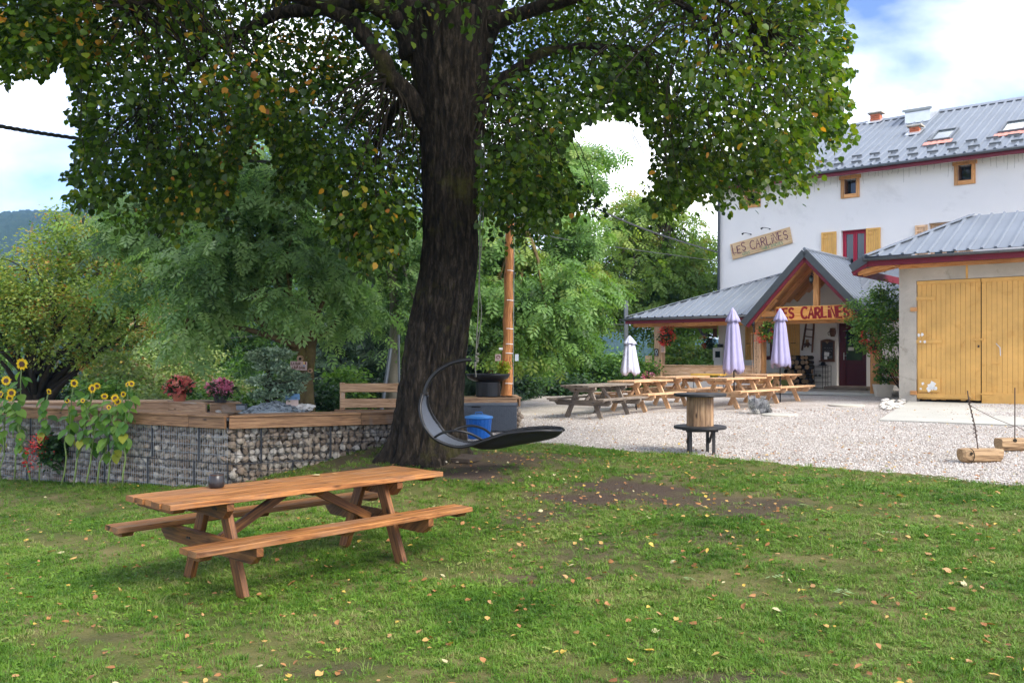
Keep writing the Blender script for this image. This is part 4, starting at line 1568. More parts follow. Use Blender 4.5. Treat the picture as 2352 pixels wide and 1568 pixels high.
for (a, b_, r0, r1) in (((0.04, 0, 1.2), (0.10, 0.05, 2.0), .12, .11), ((0.10, 0.05, 2.0), (0.10, 0.1, 3.4), .11, .06)):
    mbx.tube(curve_pts(a, b_, 0.03, 5, 3), [r0 + (r1 - r0) * i / 5 for i in range(6)], 10)
mbx.build('stem', M['mossy'], ashA, smooth=True)
mk = MB()
for (x, y, r) in ((730, 852, 0), ):
    pass
for (X_, Z_, s) in ((-0.095, 1.62, 1.0), (0.115, 1.37, 0.7)):
    mk.tube([(X_, -0.16, Z_), (X_ * 1.02, -0.185, Z_)], [0.078 * s, 0.070 * s], 14)
mk.build('branch_scar', M['coping_pale'], ashA)
mk = MB()
for (X_, Z_, s) in ((-0.095, 1.62, 1.0), (0.115, 1.37, 0.7)):
    mk.tube([(X_, -0.18, Z_), (X_ * 1.02, -0.192, Z_)], [0.034 * s, 0.028 * s], 10)
mk.build('knot', M['bark_dark'], ashA)
# painted board on the ash
c = P(686, 839, 19.25)
t = thing('painted_board', 'small pink painted board with lettering and a rainbow corner nailed to the mossy ash', 'sign', c)
MB().beam((-0.175, 0, 0.0), (0.175, 0, -0.012), 0.022, 0.185, ch=0.002).build('board', M['pink_board'], t)
mb = MB()
write(mb, "LA BAR", Vector((-0.15, -0.0125, 0.015)), Vector((1, 0, 0)), Vector((0, 0, 1)), Vector((0, -1, 0)), 0.055, 0.010, 0.20, 0.1, 3)
write(mb, "A BAR", Vector((-0.14, -0.0125, -0.065)), Vector((1, 0, 0)), Vector((0, 0, 1)), Vector((0, -1, 0)), 0.055, 0.010, 0.14, 0.1, 4)
write(mb, "DAIM", Vector((0.015, -0.0125, -0.075)), Vector((1, 0, 0)), Vector((0, 0, 1)), Vector((0, -1, 0)), 0.05, 0.010, 0.125, 0.1, 5)
mb.build('lettering', M['letter_brown'], t)
for k, (nm, dz) in enumerate((('redflower', 0.0), ('sunpetal', 0.0), ('hut_blue', 0.0))):
    mbq = MB()
    x0 = 0.115 + (0.03 if k == 0 else 0.0)
    mbq.beam((x0, -0.013, 0.075 - 0.0 - (0.055 if k == 2 else 0)), (x0, -0.013, 0.02 - (0.05 if k == 2 else 0)), 0.022, 0.003)
    mbq.build('paint_mark', M['red'] if k == 0 else M['yellow_sheet'] if k == 1 else M['hut_blue'], t)

loc = at_ground(906, 22.5, 0.15)
ashB = tree('birch_tree', 'pale mossy birch trunk beside the grey swing frame', loc, [(0, 0, 0), (-0.03, 0, 1.2), (0.02, 0, 2.4), (-0.03, 0, 3.6), (0.0, 0, 4.6)],
            bl(loc, [(880, 600, 22.5, 1.0), (830, 540, 23.5, 1.0), (950, 690, 22, .9), (900, 480, 23, 1.1), (1000, 770, 23, .8), (860, 700, 23.5, .9), (960, 560, 23, 1)], 0.85),
            T_FROND, M['ash_blue'], 3400, 0.30, M['birch'], 0.28, 14, 0.75, 12, None, 30, 0.17, 0.3)
loc = at_ground(1131, 25, 0.2)
tree('ash_tree', 'tall drooping green ash right behind the round larch pole', loc, [(0, 0, 0), (0.05, 0, 1.3), (0.2, 0, 2.6), (0.45, 0, 4.0), (0.8, 0, 5.2)],
     bl(loc, [(1150, 640, 24, 1.2), (1230, 560, 25, 1.25), (1300, 450, 26, 1.15), (1315, 570, 25.5, 1.15), (1250, 680, 23.5, 1.1), (1335, 670, 25.5, .9), (1180, 765, 23.5, .85), (1260, 785, 24.5, .85), (1345, 395, 27, .95), (1255, 360, 27, 1.1), (1120, 560, 25, 1.2), (1290, 340, 27, .9), (1110, 700, 24, .9)], 0.9),
     T_FROND, M['ash'], 7600, 0.34, M['mossy'], 0.27, 9, 0.9, 13, None, 60, 0.17, 0.3, 0.45)
loc = at_ground(1543, 40, 0.2)
tree('ash_tree', 'light yellow-green ash standing against the sky beside the white house gable', loc, [(0, 0, 0), (-0.1, 0, 2.0), (-0.3, 0, 4.2), (-0.2, 0, 6.2), (-0.1, 0, 7.6)],
     bl(loc, [(1425, 560, 40, 1.55), (1490, 505, 40, 1.4), (1560, 560, 40.5, 1.5), (1540, 650, 39, 1.6), (1440, 650, 39, 1.55), (1615, 640, 41, 1.3), (1490, 700, 39, 1.3), (1575, 705, 40, 1.2), (1385, 690, 38.5, 1.1), (1640, 720, 42, 1.2), (1350, 640, 39, .9), (1455, 480, 40, 1.0), (1600, 560, 42, 1.1), (1410, 745, 38, .6), (1530, 770, 40, .8), (1500, 600, 40, 1.5)], 0.85),
     T_FROND, M['ash_yel'], 6800, 0.45, M['bark_bg'], 0.38, 9, 0.7, 14, None, 80, 0.19, 0.25, 0.45)
loc = at_ground(85, 24, 0.1)
tree('apple_tree', 'spreading old fruit tree with yellowing leaves and a dark forked trunk behind the sunflowers', loc, [(0, 0, 0), (0.05, 0, 0.5), (0.0, 0, 1.0), (-0.15, 0, 1.5)],
     bl(loc, [(60, 620, 24, 1.2), (150, 560, 24.5, 1.1), (245, 600, 24, 1.2), (320, 665, 24, 1.0), (120, 690, 23.5, 1.2), (230, 710, 23, 1.0), (30, 720, 23.5, 1.0), (310, 750, 23.5, .75), (-60, 650, 24, 1.2), (90, 790, 23.2, .7), (190, 790, 23, .7), (-30, 770, 23.5, .9), (200, 540, 25, .8), (280, 570, 25, .6)], 0.8),
     T_DIAM, M['apple'], 30000, 0.105, M['bark_dark'], 0.20, 30, 0.2, 15, None, 90, 0.22, 0.25)
mbx = MB()
for e in ((-1.0, 0.1, 1.9), (1.1, -0.1, 1.6), (0.45, 0.3, 2.2), (-0.4, -0.2, 2.2)):
    mbx.tube(curve_pts((0.0, 0, 0.45), e, 0.15, 6, int(e[0] * 10)), [0.15, 0.13, 0.11, 0.09, 0.075, 0.06, 0.045], 8)
mbx.build('limb', M['bark_dark'], S.objects['apple_tree'], smooth=True)

for i, (x, ytop, lb) in enumerate([(72, 500, 'slim thin-leaved birch top rising above the fruit tree, left of three'), (132, 482, 'slim thin-leaved birch top rising above the fruit tree, tallest of three'), (178, 515, 'slim thin-leaved birch top rising above the fruit tree, shortest of three')]):
    loc = at_ground(x, 52)
    top = P(x, ytop, 52).z - loc.z
    tree('birch_tree', lb, loc, [(0, 0, 0), (0, 0, top * .5), (0.05, 0, top * .98)], [(0, 0, top - 1.2 - k * 1.3, .45 + .25 * k, .45 + .25 * k, 1.0) for k in range(4)], T_DIAM, M['bush'], 900, 0.16, M['bark_bg'], 0.22, 12, 0.1, 30 + i, 'slim birches behind the fruit tree', 26, 0.07, 0.2)


def conifer(name, label, loc, h, r, n, seed):
    t = thing(name, label, 'tree', loc, 0, 'dark spruces behind the garden')
    MB().tube([(0, 0, 0), (0, 0, h * .5), (0, 0, h)], [0.16, 0.1, 0.02], 8).build('trunk', M['bark_dark'], t)
    g = np.random.default_rng(seed)
    k = g.random(n) ** 0.7
    z = h * (1 - k * 0.95)
    a = g.random(n) * 6.283
    lay = 0.75 + 0.25 * np.sin(z * 9 + a * 2)
    rad = r * k * lay * (0.45 + 0.55 * g.random(n) ** 0.5)
    pos = np.stack([np.cos(a) * rad, np.sin(a) * rad, z - 0.35 * rad], -1)
    dirs = unit(np.stack([np.cos(a), np.sin(a), -0.55 + 0.3 * g.normal(size=n)], -1) + g.normal(size=(n, 3)) * 0.2)
    nrm = unit(np.array([0, 0, 1.0]) + g.normal(size=(n, 3)) * 0.4)
    leaf_object('crown', T_FROND, M['conifer'], pos, dirs, nrm, 0.30, np.clip(0.5 + 0.3 * g.normal(size=n), 0, 1), t, seed)
    return t


conifer('spruce_tree', 'dark spruce standing in the shade right of the forked ash', at_ground(790, 30), 5.4, 1.7, 3000, 41)
conifer('spruce_tree', 'dark spruce standing directly left of the big lime trunk', at_ground(890, 27), 5.6, 1.5, 2600, 42)
conifer('spruce_tree', 'dark spruce standing behind the round pole, right of the lime trunk', at_ground(1105, 28), 5.0, 1.5, 2600, 43)

# scrub and bushes: (x, top y, width px, depth, material, label)
BUSHES = [
    (300, 800, 190, 25, 'scrub', 'pale green scrub bush between the fruit tree and the ash'),
    (420, 770, 190, 28, 'scrub', 'pale straggly scrub bush in the gap under the ash boughs'),
    (500, 840, 170, 24, 'scrub', 'pale low scrub bush behind the two flower pots'),
    (255, 860, 120, 22, 'bush', 'fresh green shrub right of the tallest sunflowers'),
    (600, 800, 170, 26, 'bush', 'yellow-green shrub behind the juniper'),
    (560, 890, 110, 21, 'bush', 'green shrub directly left of the juniper trunk'),
    (770, 830, 150, 22, 'bush', 'bright leafy shrub right of the painted board'),
    (850, 860, 120, 24, 'darkplant', 'dark shrub behind the garden bench backrest'),
    (150, 850, 150, 25, 'darkplant', 'dark green shrub under the fruit tree'),
    (20, 830, 140, 24, 'darkplant', 'dark green shrub at the left picture edge under the fruit tree'),
    (370, 700, 200, 34, 'scrub', 'tall pale willow scrub farther back between fruit tree and ash'),
    (1220, 800, 150, 31, 'bush', 'green shrub behind the yard just right of the round pole'),
    (1330, 775, 150, 33, 'bush', 'light green shrub behind the yard under the tall ash'),
    (1290, 860, 130, 30.5, 'darkplant', 'dark low shrub at the edge of the yard'),
    (1385, 800, 110, 33, 'bush', 'green shrub beside the weathered picnic table'),
    (1440, 850, 100, 32, 'bush', 'low green shrub behind the pale closed parasol'),
    (1190, 860, 90, 29, 'darkplant', 'dark shrub right behind the foot of the round pole'),
    (1300, 700, 140, 36, 'bush', 'tall green bush in the shade beneath the tall ash'),
    (1560, 765, 110, 37, 'ash_yel', 'yellow-green bush seen under the porch, left half'),
    (1630, 755, 110, 38, 'ash_yel', 'yellow-green bush seen under the porch, right half'),
    (1595, 820, 140, 36, 'bush', 'low green bush seen under the porch behind the parapet'),
    (1480, 800, 90, 36, 'bush', 'green bush behind the porch corner post'),
    (740, 870, 100, 20.6, 'darkplant', 'trimmed dark green box bush beside the mossy ash'),
    (680, 900, 90, 21, 'bush', 'low green shrub behind the blue-roofed little hut'),
    (460, 885, 130, 22, 'bush', 'low green shrub between the red and the dark flower pot'),
    (340, 880, 110, 21, 'scrub', 'low pale shrub left of the red flower pot'),
]
for i, (x, yt, w, Yd, mt, lb) in enumerate(BUSHES):
    loc = at_ground(x, Yd)
    h = P(x, yt, Yd).z - loc.z
    r = w / 2 / F * Yd
    g = random.Random(i)
    bs = []
    for k in range(6):
        bs.append((g.uniform(-.55, .55) * r, g.uniform(-.4, .4) * r, h * g.uniform(0.25, 0.72), r * g.uniform(.45, .7), r * .55, h * g.uniform(.22, .32)))
    bs.append((0, 0, h * .3, r * .9, r * .7, h * .3))
    nn = int(2600 + 900 * r * h)
    bush('bush', lb, loc, bs, T_DIAM, M[mt], min(nn, 9000), 0.115 if Yd < 30 else 0.15, 0.17, 16, 0.25, 60 + i, 'bushes behind the garden')

# taller wood closing the view farther back
backs = []
for i, (x, yt, w, Yd, mt, lb) in enumerate([(-60, 560, 330, 46, 'ash', 'far tree behind the left picture edge'), (250, 640, 300, 44, 'apple', 'far yellowish tree behind the fruit tree'), (420, 560, 260, 42, 'ash_blue', 'far tree in the gap left of the forked ash'), (600, 600, 300, 40, 'ash', 'far tree behind the forked ash'),
                                            (790, 470, 300, 38, 'ash', 'far tree between the forked ash and the lime trunk'), (980, 520, 260, 37, 'ash_blue', 'far tree hidden behind the lime trunk'), (1190, 620, 240, 40, 'ash', 'far tree just right of the round pole'), (1290, 720, 200, 48, 'bush', 'far tree in front of the right blue hill'), (1420, 800, 130, 55, 'bush', 'small far tree in front of the blue hill near the porch')]):
    loc = at_ground(x, Yd)
    h = P(x, yt, Yd).z - loc.z
    r = w / 2 / F * Yd
    g = random.Random(90 + i)
    bs = [(g.uniform(-.6, .6) * r, g.uniform(-.5, .5) * r, h * g.uniform(.35, .85), r * g.uniform(.3, .5), r * .4, h * .16) for k in range(11)] + [(0, 0, h * .3, r * .8, r * .6, h * .25)]
    tree('tree', lb, loc, [(0, 0, 0), (0, 0, h * .3), (0.1, 0, h * .7)], bs, T_DIAM, M[mt], 14000, 0.21, M['bark_bg'], 0.32, 18, 0.35, 200 + i, 'wood behind the garden', 40, 0.2, 0.3)

# ================================================================== gabion walls with larch coping
stone_proto = []
for i in range(14):
    mb = MB().stone((0, 0, 0), 1.0, 300 + i)
    o = mb.build('stone', M['gabion'])
    stone_proto.append(o.data)
    bpy.data.objects.remove(o)
stone_tmpl = [np.array([v.co[:] for v in me.vertices]) for me in stone_proto]

ZC = E - 0.86           # coping top


def gabion(name, label, segs, loc, n_obj, ground, coping_h=0.16, plank_w=0.145, n_planks=3, board_mat='coping', seed=0, bottom=None, wires=True):
    """segs: list of (p, q, board lengths) along the visible face, camera side on the right when walking p->q"""
    t = thing(name, label, 'wall', loc)
    L0 = Vector(loc)
    g = random.Random(seed)
    todo = []
    wl, wd, fill, cop = MB(), MB(), MB(), MB()
    for si, (p, q, boards, wlight) in enumerate(segs):
        p, q = Vector((p[0], p[1], 0)), Vector((q[0], q[1], 0))
        d = (q - p)
        L = d.length
        d /= L
        nrm = Vector((d.y, -d.x, 0))
        ztop = ZC - coping_h - 0.01
        # stones, two layers
        z = ztop - 0.05
        row = 0
        while True:
            s = g.uniform(0, 0.09)
            any_row = False
            while s < L:
                w = g.uniform(0.080, 0.140)
                c = p + d * (s + w / 2)
                zb = ground(c.x + nrm.x * 0.1, c.y + nrm.y * 0.1) - 0.05
                if z > zb:
                    any_row = True
                    pos = c - nrm * (0.035 + g.uniform(-0.012, 0.02)) + Vector((0, 0, z + g.uniform(-0.018, 0.018)))
                    todo.append((pos, (w * 0.58, w * 0.45 * g.uniform(.9, 1.2), 0.064 * g.uniform(.85, 1.2)), math.atan2(d.y, d.x), g.uniform(-0.9, 0.9), si))
                    todo.append((pos - nrm * 0.10 + d * 0.05 + Vector((0, 0, 0.05)), (0.085, 0.07, 0.075), g.uniform(0, 6), 0, 99))
                s += w * 0.96
            z -= 0.104
            row += 1
            if not any_row or row > 16:
                break
        a, b_ = p - nrm * 0.22, q - nrm * 0.22
        zb = min(ground(p.x, p.y), ground(q.x, q.y)) - 0.3
        fill.beam(a + Vector((0, 0, (ztop + zb) / 2)) - L0, b_ + Vector((0, 0, (ztop + zb) / 2)) - L0, 0.18, ztop - zb)
        # wire cage
        if wires:
            for k in range(9):
                zz = ztop - 0.02 - 0.125 * k
                if zz < zb + 0.25:
                    break
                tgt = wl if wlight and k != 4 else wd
                r = 0.0042 if k != 4 else 0.009
                for s0 in np.arange(0, L, 0.5):
                    A, B_ = p + d * s0 + nrm * 0.012, p + d * min(L, s0 + 0.5) + nrm * 0.012
                    if zz > ground(A.x, A.y) - 0.1:
                        tgt.tube([A + Vector((0, 0, zz)) - L0, B_ + Vector((0, 0, zz)) - L0], r, 4, cap=False)
            s = 0.025
            while s < L:
                A = p + d * s + nrm * 0.015
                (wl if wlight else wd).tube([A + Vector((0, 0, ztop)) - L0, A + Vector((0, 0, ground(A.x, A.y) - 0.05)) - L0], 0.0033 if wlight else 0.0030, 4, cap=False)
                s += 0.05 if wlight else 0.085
            for s0 in np.arange(0.0, L + 0.01, 1.0):
                A = p + d * min(L, s0 + (0.45 if not wlight else 0)) + nrm * 0.016
                wd.tube([A + Vector((0, 0, ztop)) - L0, A + Vector((0, 0, ztop - 0.5)) - L0], 0.014, 5)
                A = p + d * min(L, s0 + 0.9) + nrm * 0.016
                wd.tube([A + Vector((0, 0, ztop - 0.5)) - L0, A + Vector((0, 0, ground(A.x, A.y) - 0.05)) - L0], 0.012, 5)
        # coping: fascia boards and deck planks, each its own piece
        s = 0.0
        for bi, bl_ in enumerate(boards):
            e = min(L, s + bl_)
            A, B_ = p + d * (s + 0.003), p + d * (e - 0.003)
            zz = ZC - 0.028 - coping_h / 2
            mb = MB()
            mb.beam(A + nrm * 0.055 + Vector((0, 0, zz)) - L0, B_ + nrm * 0.055 + Vector((0, 0, zz)) - L0, 0.034, coping_h, ch=0.006)
            mb.build('board', M[board_mat], t)
            for k in range(n_planks):
                mb = MB()
                oo = nrm * (0.095 - plank_w / 2 - k * (plank_w + 0.006))
                mb.beam(A + oo + Vector((0, 0, ZC - 0.014)) - L0, B_ + oo + Vector((0, 0, ZC - 0.014)) - L0, plank_w, 0.028, ch=0.004)
                mb.build('plank', M[board_mat], t)
            s = e
            if s >= L - 0.01:
                break
    fill.build('core', M['soil'], t)
    if wires:
        if wl.v:
            wl.build('wire_mesh', M['wire'], t)
        wd.build('wire_mesh', M['wire_dark'], t)
    # stones: the ones that show largest as pieces of their own, the rest as one part
    front = sorted([s for s in todo if s[4] != 99], key=lambda s: (s[0].length))
    rest = front[n_obj:] + [s for s in todo if s[4] == 99]
    for pos, sc, rz, tl, _ in front[:n_obj]:
        o = place(g.choice(stone_proto), 'stone', t, pos - L0, (g.uniform(-.5, .5), tl, rz), sc)
    if rest:
        Vs, Fs, off = [], [], 0
        fi = np.array(ICO_F)
        for pos, sc, rz, tl, _ in rest:
            m3 = np.array((Matrix.Rotation(rz, 3, 'Z') @ Matrix.Rotation(tl, 3, 'Y') @ Matrix.Rotation(g.uniform(-.6, .6), 3, 'X')))
            v = (g.choice(stone_tmpl) * np.array(sc)) @ m3.T + np.array(pos - L0)
            Vs.append(v)
            Fs.append(fi + off)
            off += 12
        tag(np_mesh('stone_fill', np.concatenate(Vs), [np.concatenate(Fs)], M['gabion'], None, t), kind='stuff')
    return t


CWx, CWy = -4.03, 13.0
gnd = lambda x, y: zl1(x, y)
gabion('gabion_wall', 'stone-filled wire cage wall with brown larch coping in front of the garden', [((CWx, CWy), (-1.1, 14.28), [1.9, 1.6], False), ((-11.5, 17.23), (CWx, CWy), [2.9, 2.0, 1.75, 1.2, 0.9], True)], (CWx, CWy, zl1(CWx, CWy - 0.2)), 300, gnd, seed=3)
gin = lambda x, y: zt(x, y)
gabion('gabion_wall', 'far gabion wall with pale larch coping carrying the two flower pots', [((-10.5, 16.5), (-6.4, 17.15), [1.6, 2.6], True), ((-6.4, 17.15), (-5.45, 16.45), [1.3], True), ((-5.45, 16.45), (-4.98, 16.75), [0.7], True)], (-6.4, 17.0, zt(-6.4, 17)), 60, gin, seed=5, board_mat='coping_pale', n_planks=5)
gabion('gabion_wall', 'short gabion block with larch coping under the black fire bowl', [((-1.6, 18.35), (0.10, 18.55), [0.55, 1.3], False), ((0.10, 18.55), (0.0, 19.9), [1.4], False)], (-0.5, 18.8, zt(-.5, 18.8)), 50, gin, seed=6, board_mat='coping_pale', n_planks=6)

# ------------------------------------------------------------------ backrest of the garden bench on the wall
Yb = 14.75
loc = P(846, 946, Yb)
t = thing('garden_bench', 'larch bench with a two-slat backrest on the stone wall left of the lime trunk', 'bench', loc)
hx = lambda x: (x - 846) / F * Yb
hz = lambda y: -(y - 946) / F * Yb
for (y0, y1) in ((880, 900), (915, 936)):
    MB().beam((hx(783), -0.03, hz((y0 + y1) / 2)), (hx(935), 0.02, hz((y0 + y1) / 2)), 0.032, (y1 - y0) / F * Yb, ch=0.006).build('slat', M['coping_pale'], t)
for x in (786, 928):
    MB().beam((hx(x), 0.03, hz(949)), (hx(x), 0.03, hz(878.5)), 0.075, 0.075).build('post', M['coping_pale'], t)
MB().beam((hx(770), -0.02, hz(944)), (hx(935), -0.02, hz(944)), 0.09, 0.06).build('rail', M['coping'], t)
for k in range(3):
    MB().beam((hx(783), 0.16 + k * 0.15, hz(948)), (hx(935), 0.2 + k * 0.15, hz(948)), 0.14, 0.03).build('seat', M['coping_pale'], t)

# grey swing frame behind
loc = at_ground(905, 21.5)
t = thing('metal_post', 'thin grey metal post with a sloping brace beside the birch', 'post', loc)
hz2 = lambda y: P(0, y, 21.5).z - loc.z
hx2 = lambda x: (x - 905) / F * 21.5
MB().tube([(hx2(917), 0, 0), (hx2(916), 0, hz2(768))], 0.028, 8).build('pole', M['gutter'], t)
MB().tube([(hx2(873), -0.3, 0), (hx2(898), -0.05, hz2(800))], 0.045, 8).build('brace', M['gutter'], t)

# ------------------------------------------------------------------ flower pots on the far coping
def flower_pot(name, label, x, y, Yd, r, potmat, flmat, seed, cat='flower pot'):
    loc = Vector(((x - CX) / F * Yd, Yd, ZC + 0.001))
    t = thing(name, label, cat, loc)
    MB().lathe([(r * .62, 0), (r * .80, r * .7), (r * .92, r * .72), (r * .95, r * .92), (r * .8, r * .92), (r * .7, r * .7)], n=20).build('pot', potmat, t)
    bs = [(0, 0, r * 1.55, r * 1.25, r * 1.2, r * .9)]
    pos, d, nn, ti, _ = crown(bs, 420, r * .25, 30, 0.0, 0.6, seed, 0.6)
    leaf_object('foliage', T_DIAM, M['darkplant'], pos, d, nn, r * .5, ti, t, seed)
    pos, d, nn, ti, _ = crown([(0, 0, r * 1.6, r * 1.32, r * 1.28, r * .98)], 900, r * .16, 50, -0.4, 0.7, seed + 1, 0.9)
    leaf_object('blossoms', T_DIAM, flmat, pos, d, nn, r * .40, ti, t, seed)
    return t


flower_pot('flower_pot', 'terracotta pot of salmon red begonias on the far pale coping', 412, 918, 17.1, 0.165, M['terracotta'], M['salmonflower'], 5)
flower_pot('flower_pot', 'dark pot of pink begonias on the end of the far coping', 506, 920, 16.5, 0.15, M['dark_pot'], M['pinkflower'], 8)

# ------------------------------------------------------------------ slate mound, juniper, lantern, little hut
SB = Vector(((632 - CX) / F * 14.9, 14.9, ZC - 0.10))
mb = MB()
for i in range(900):
    a, r = random.uniform(0, 6.28), math.sqrt(random.random())
    x, y = math.cos(a) * r * 0.56, math.sin(a) * r * 0.40
    z = 0.19 * (1 - r ** 1.6)
    mb.stone((x, y, z + random.uniform(0, 0.02)), random.uniform(0.018, 0.034), 700 + i, (1.3, 1.0, 0.6))
mb.lathe([(0.58, -0.25), (0.54, -0.05), (0.38, 0.06), (0.13, 0.13)], n=20)
sm = mb.build('slate_chippings', M['slate'], None, loc=None)
sm.location = SB
tag(sm, kind='stuff')
JB = SB + Vector((-0.10, -0.02, 0.17))
t = thing('juniper', 'blue-green cloud-pruned juniper growing from the slate mound', 'shrub', JB)
hx = lambda x: (x - 617) / F * 14.88
hz = lambda y: -(y - 932) / F * 14.88
mb = MB()
mb.tube(curve_pts((0, 0, -0.05), (hx(608), 0, hz(890)), 0.2, 5, 2) + [Vector((hx(622), 0, hz(862))), Vector((hx(600), 0, hz(838))), Vector((hx(612), 0, hz(820)))], [0.045, 0.042, 0.04, 0.038, 0.036, 0.034, 0.03, 0.022, 0.012], 8)
PADS = [(628, 818, .30, .055), (594, 826, .16, .04), (622, 847, .22, .05), (668, 872, .20, .055), (598, 880, .20, .05), (642, 893, .15, .05), (676, 900, .13, .04), (606, 913, .19, .05), (583, 832, .10, .03), (692, 876, .09, .04), (650, 856, .14, .04), (660, 915, .10, .04)]
for i, (x, y, rw, rh) in enumerate(PADS):
    mb.tube(curve_pts((hx(612), 0, hz(y + 14)), (hx(x), 0, hz(y)), 0.15, 4, i), [0.02, 0.017, 0.013, 0.01, 0.006], 6)
mb.build('trunk', M['bark_dark'], t, smooth=True)
bs = [(hx(x), random.uniform(-.12, .12), hz(y), rw, rw * .8, rh) for x, y, rw, rh in PADS]
pos, d, nn, ti, _ = crown(bs, 4600, 0.028, 30, -0.3, 0.3, 21, 0.75)
leaf_object('foliage', T_DIAM, M['juniper'], pos, d, nn, 0.066, ti, t, 5)
t = thing('lantern', 'small square anthracite lantern on the coping left of the slate mound', 'lantern', Vector(((555 - CX) / F * 14.3, 14.3, ZC + 0.001)))
MB().box((0, 0, 0.04), (0.135, 0.135, 0.08)).build('housing', M['gutter'], t)
MB().box((0, 0, 0.088), (0.15, 0.15, 0.014)).build('lid', M['black'], t)
HB = Vector(((671 - CX) / F * 14.9, 14.9, ZC - 0.03))
t = thing('toy_hut', 'little pink board hut with pale blue roof beside the juniper', 'toy hut', HB, 0.25)
for k in range(5):
    MB().box((-0.08 + k * 0.04, -0.075, 0.085), (0.038, 0.012, 0.17)).build('plank', M['hut_pink'], t)
MB().box((0, 0, 0.085), (0.19, 0.135, 0.17)).build('wall', M['hut_pink'], t)
mb = MB()
mb.prism([(-0.12, -0.10, 0.165), (0.12, -0.10, 0.165), (0.12, 0.0, 0.245), (-0.12, 0.0, 0.245)], (0, 0, 0.012))
mb.prism([(-0.12, 0.10, 0.165), (0.12, 0.10, 0.165), (0.12, 0.0, 0.245), (-0.12, 0.0, 0.245)], (0, 0, 0.012))
mb.build('roof', M['hut_blue'], t)
mb = MB()
for i in range(16):
    mb.stone((random.uniform(-.18, .18), random.uniform(-.1, .1), random.uniform(0.0, 0.07)), random.uniform(.035, .07), 60 + i, (1.2, 1, .7))
ws = mb.build('white_stones', M['white_stone'])
ws.location = HB + Vector((0.2, -0.02, 0.0))
tag(ws, kind='stuff')

# ------------------------------------------------------------------ sunflowers along the wall
def big_leaf(seed):
    g = random.Random(seed)
    vs, fs = [], []
    ws = [0.02, 0.36, 0.46, 0.40, 0.26, 0.02]
    for i, w in enumerate(ws):
        y = i / 5
        dz = -0.45 * y * y
        for k in (-1, -0.5, 0, 0.5, 1):
            vs.append((k * w, y - 0.06 * abs(k) * (i < 2), dz + 0.10 * abs(k) + g.uniform(-.02, .02)))
    for i in range(5):
        for k in range(4):
            a = i * 5 + k
            fs.append([a, a + 1, a + 6, a + 5])
    return vs, np.array(fs)


sunleaves = []
for i, tv in enumerate((0.1, 0.35, 0.5, 0.7, 0.85, 0.97)):
    v, f = big_leaf(i)
    o = np_mesh('leaf', v, [f], M['sunleaf'], np.full(len(v), tv), smooth=True)
    sunleaves.append(o.data)
    bpy.data.objects.remove(o)
dm = MB().lathe([(0.0, 0.0), (0.045, 0.004), (0.062, 0.0), (0.066, -0.015), (0.03, -0.03)], n=16)
o = dm.build('flower_head', M['old_wood'])
head_me = o.data
bpy.data.objects.remove(o)
pv, pf = [], []
for k in range(26):
    a = 6.283 * k / 26 + random.uniform(-.06, .06)
    ln = random.uniform(0.055, 0.085)
    bx = Vector((math.cos(a), math.sin(a), 0))
    sd = Vector((-bx.y, bx.x, 0)) * 0.017
    o_ = len(pv)
    up = random.uniform(-.02, .035)
    pv += [bx * 0.052, bx * (0.06 + ln * .5) + sd + Vector((0, 0, up * .5)), bx * (0.06 + ln) + Vector((0, 0, up)), bx * (0.06 + ln * .5) - sd + Vector((0, 0, up * .5))]
    pf.append([o_, o_ + 3, o_ + 2, o_ + 1])
o = np_mesh('petals', [tuple(p) for p in pv], [np.array(pf)], M['sunpetal'], np.repeat(rng.random(26), 4))
petal_me = o.data
bpy.data.objects.remove(o)


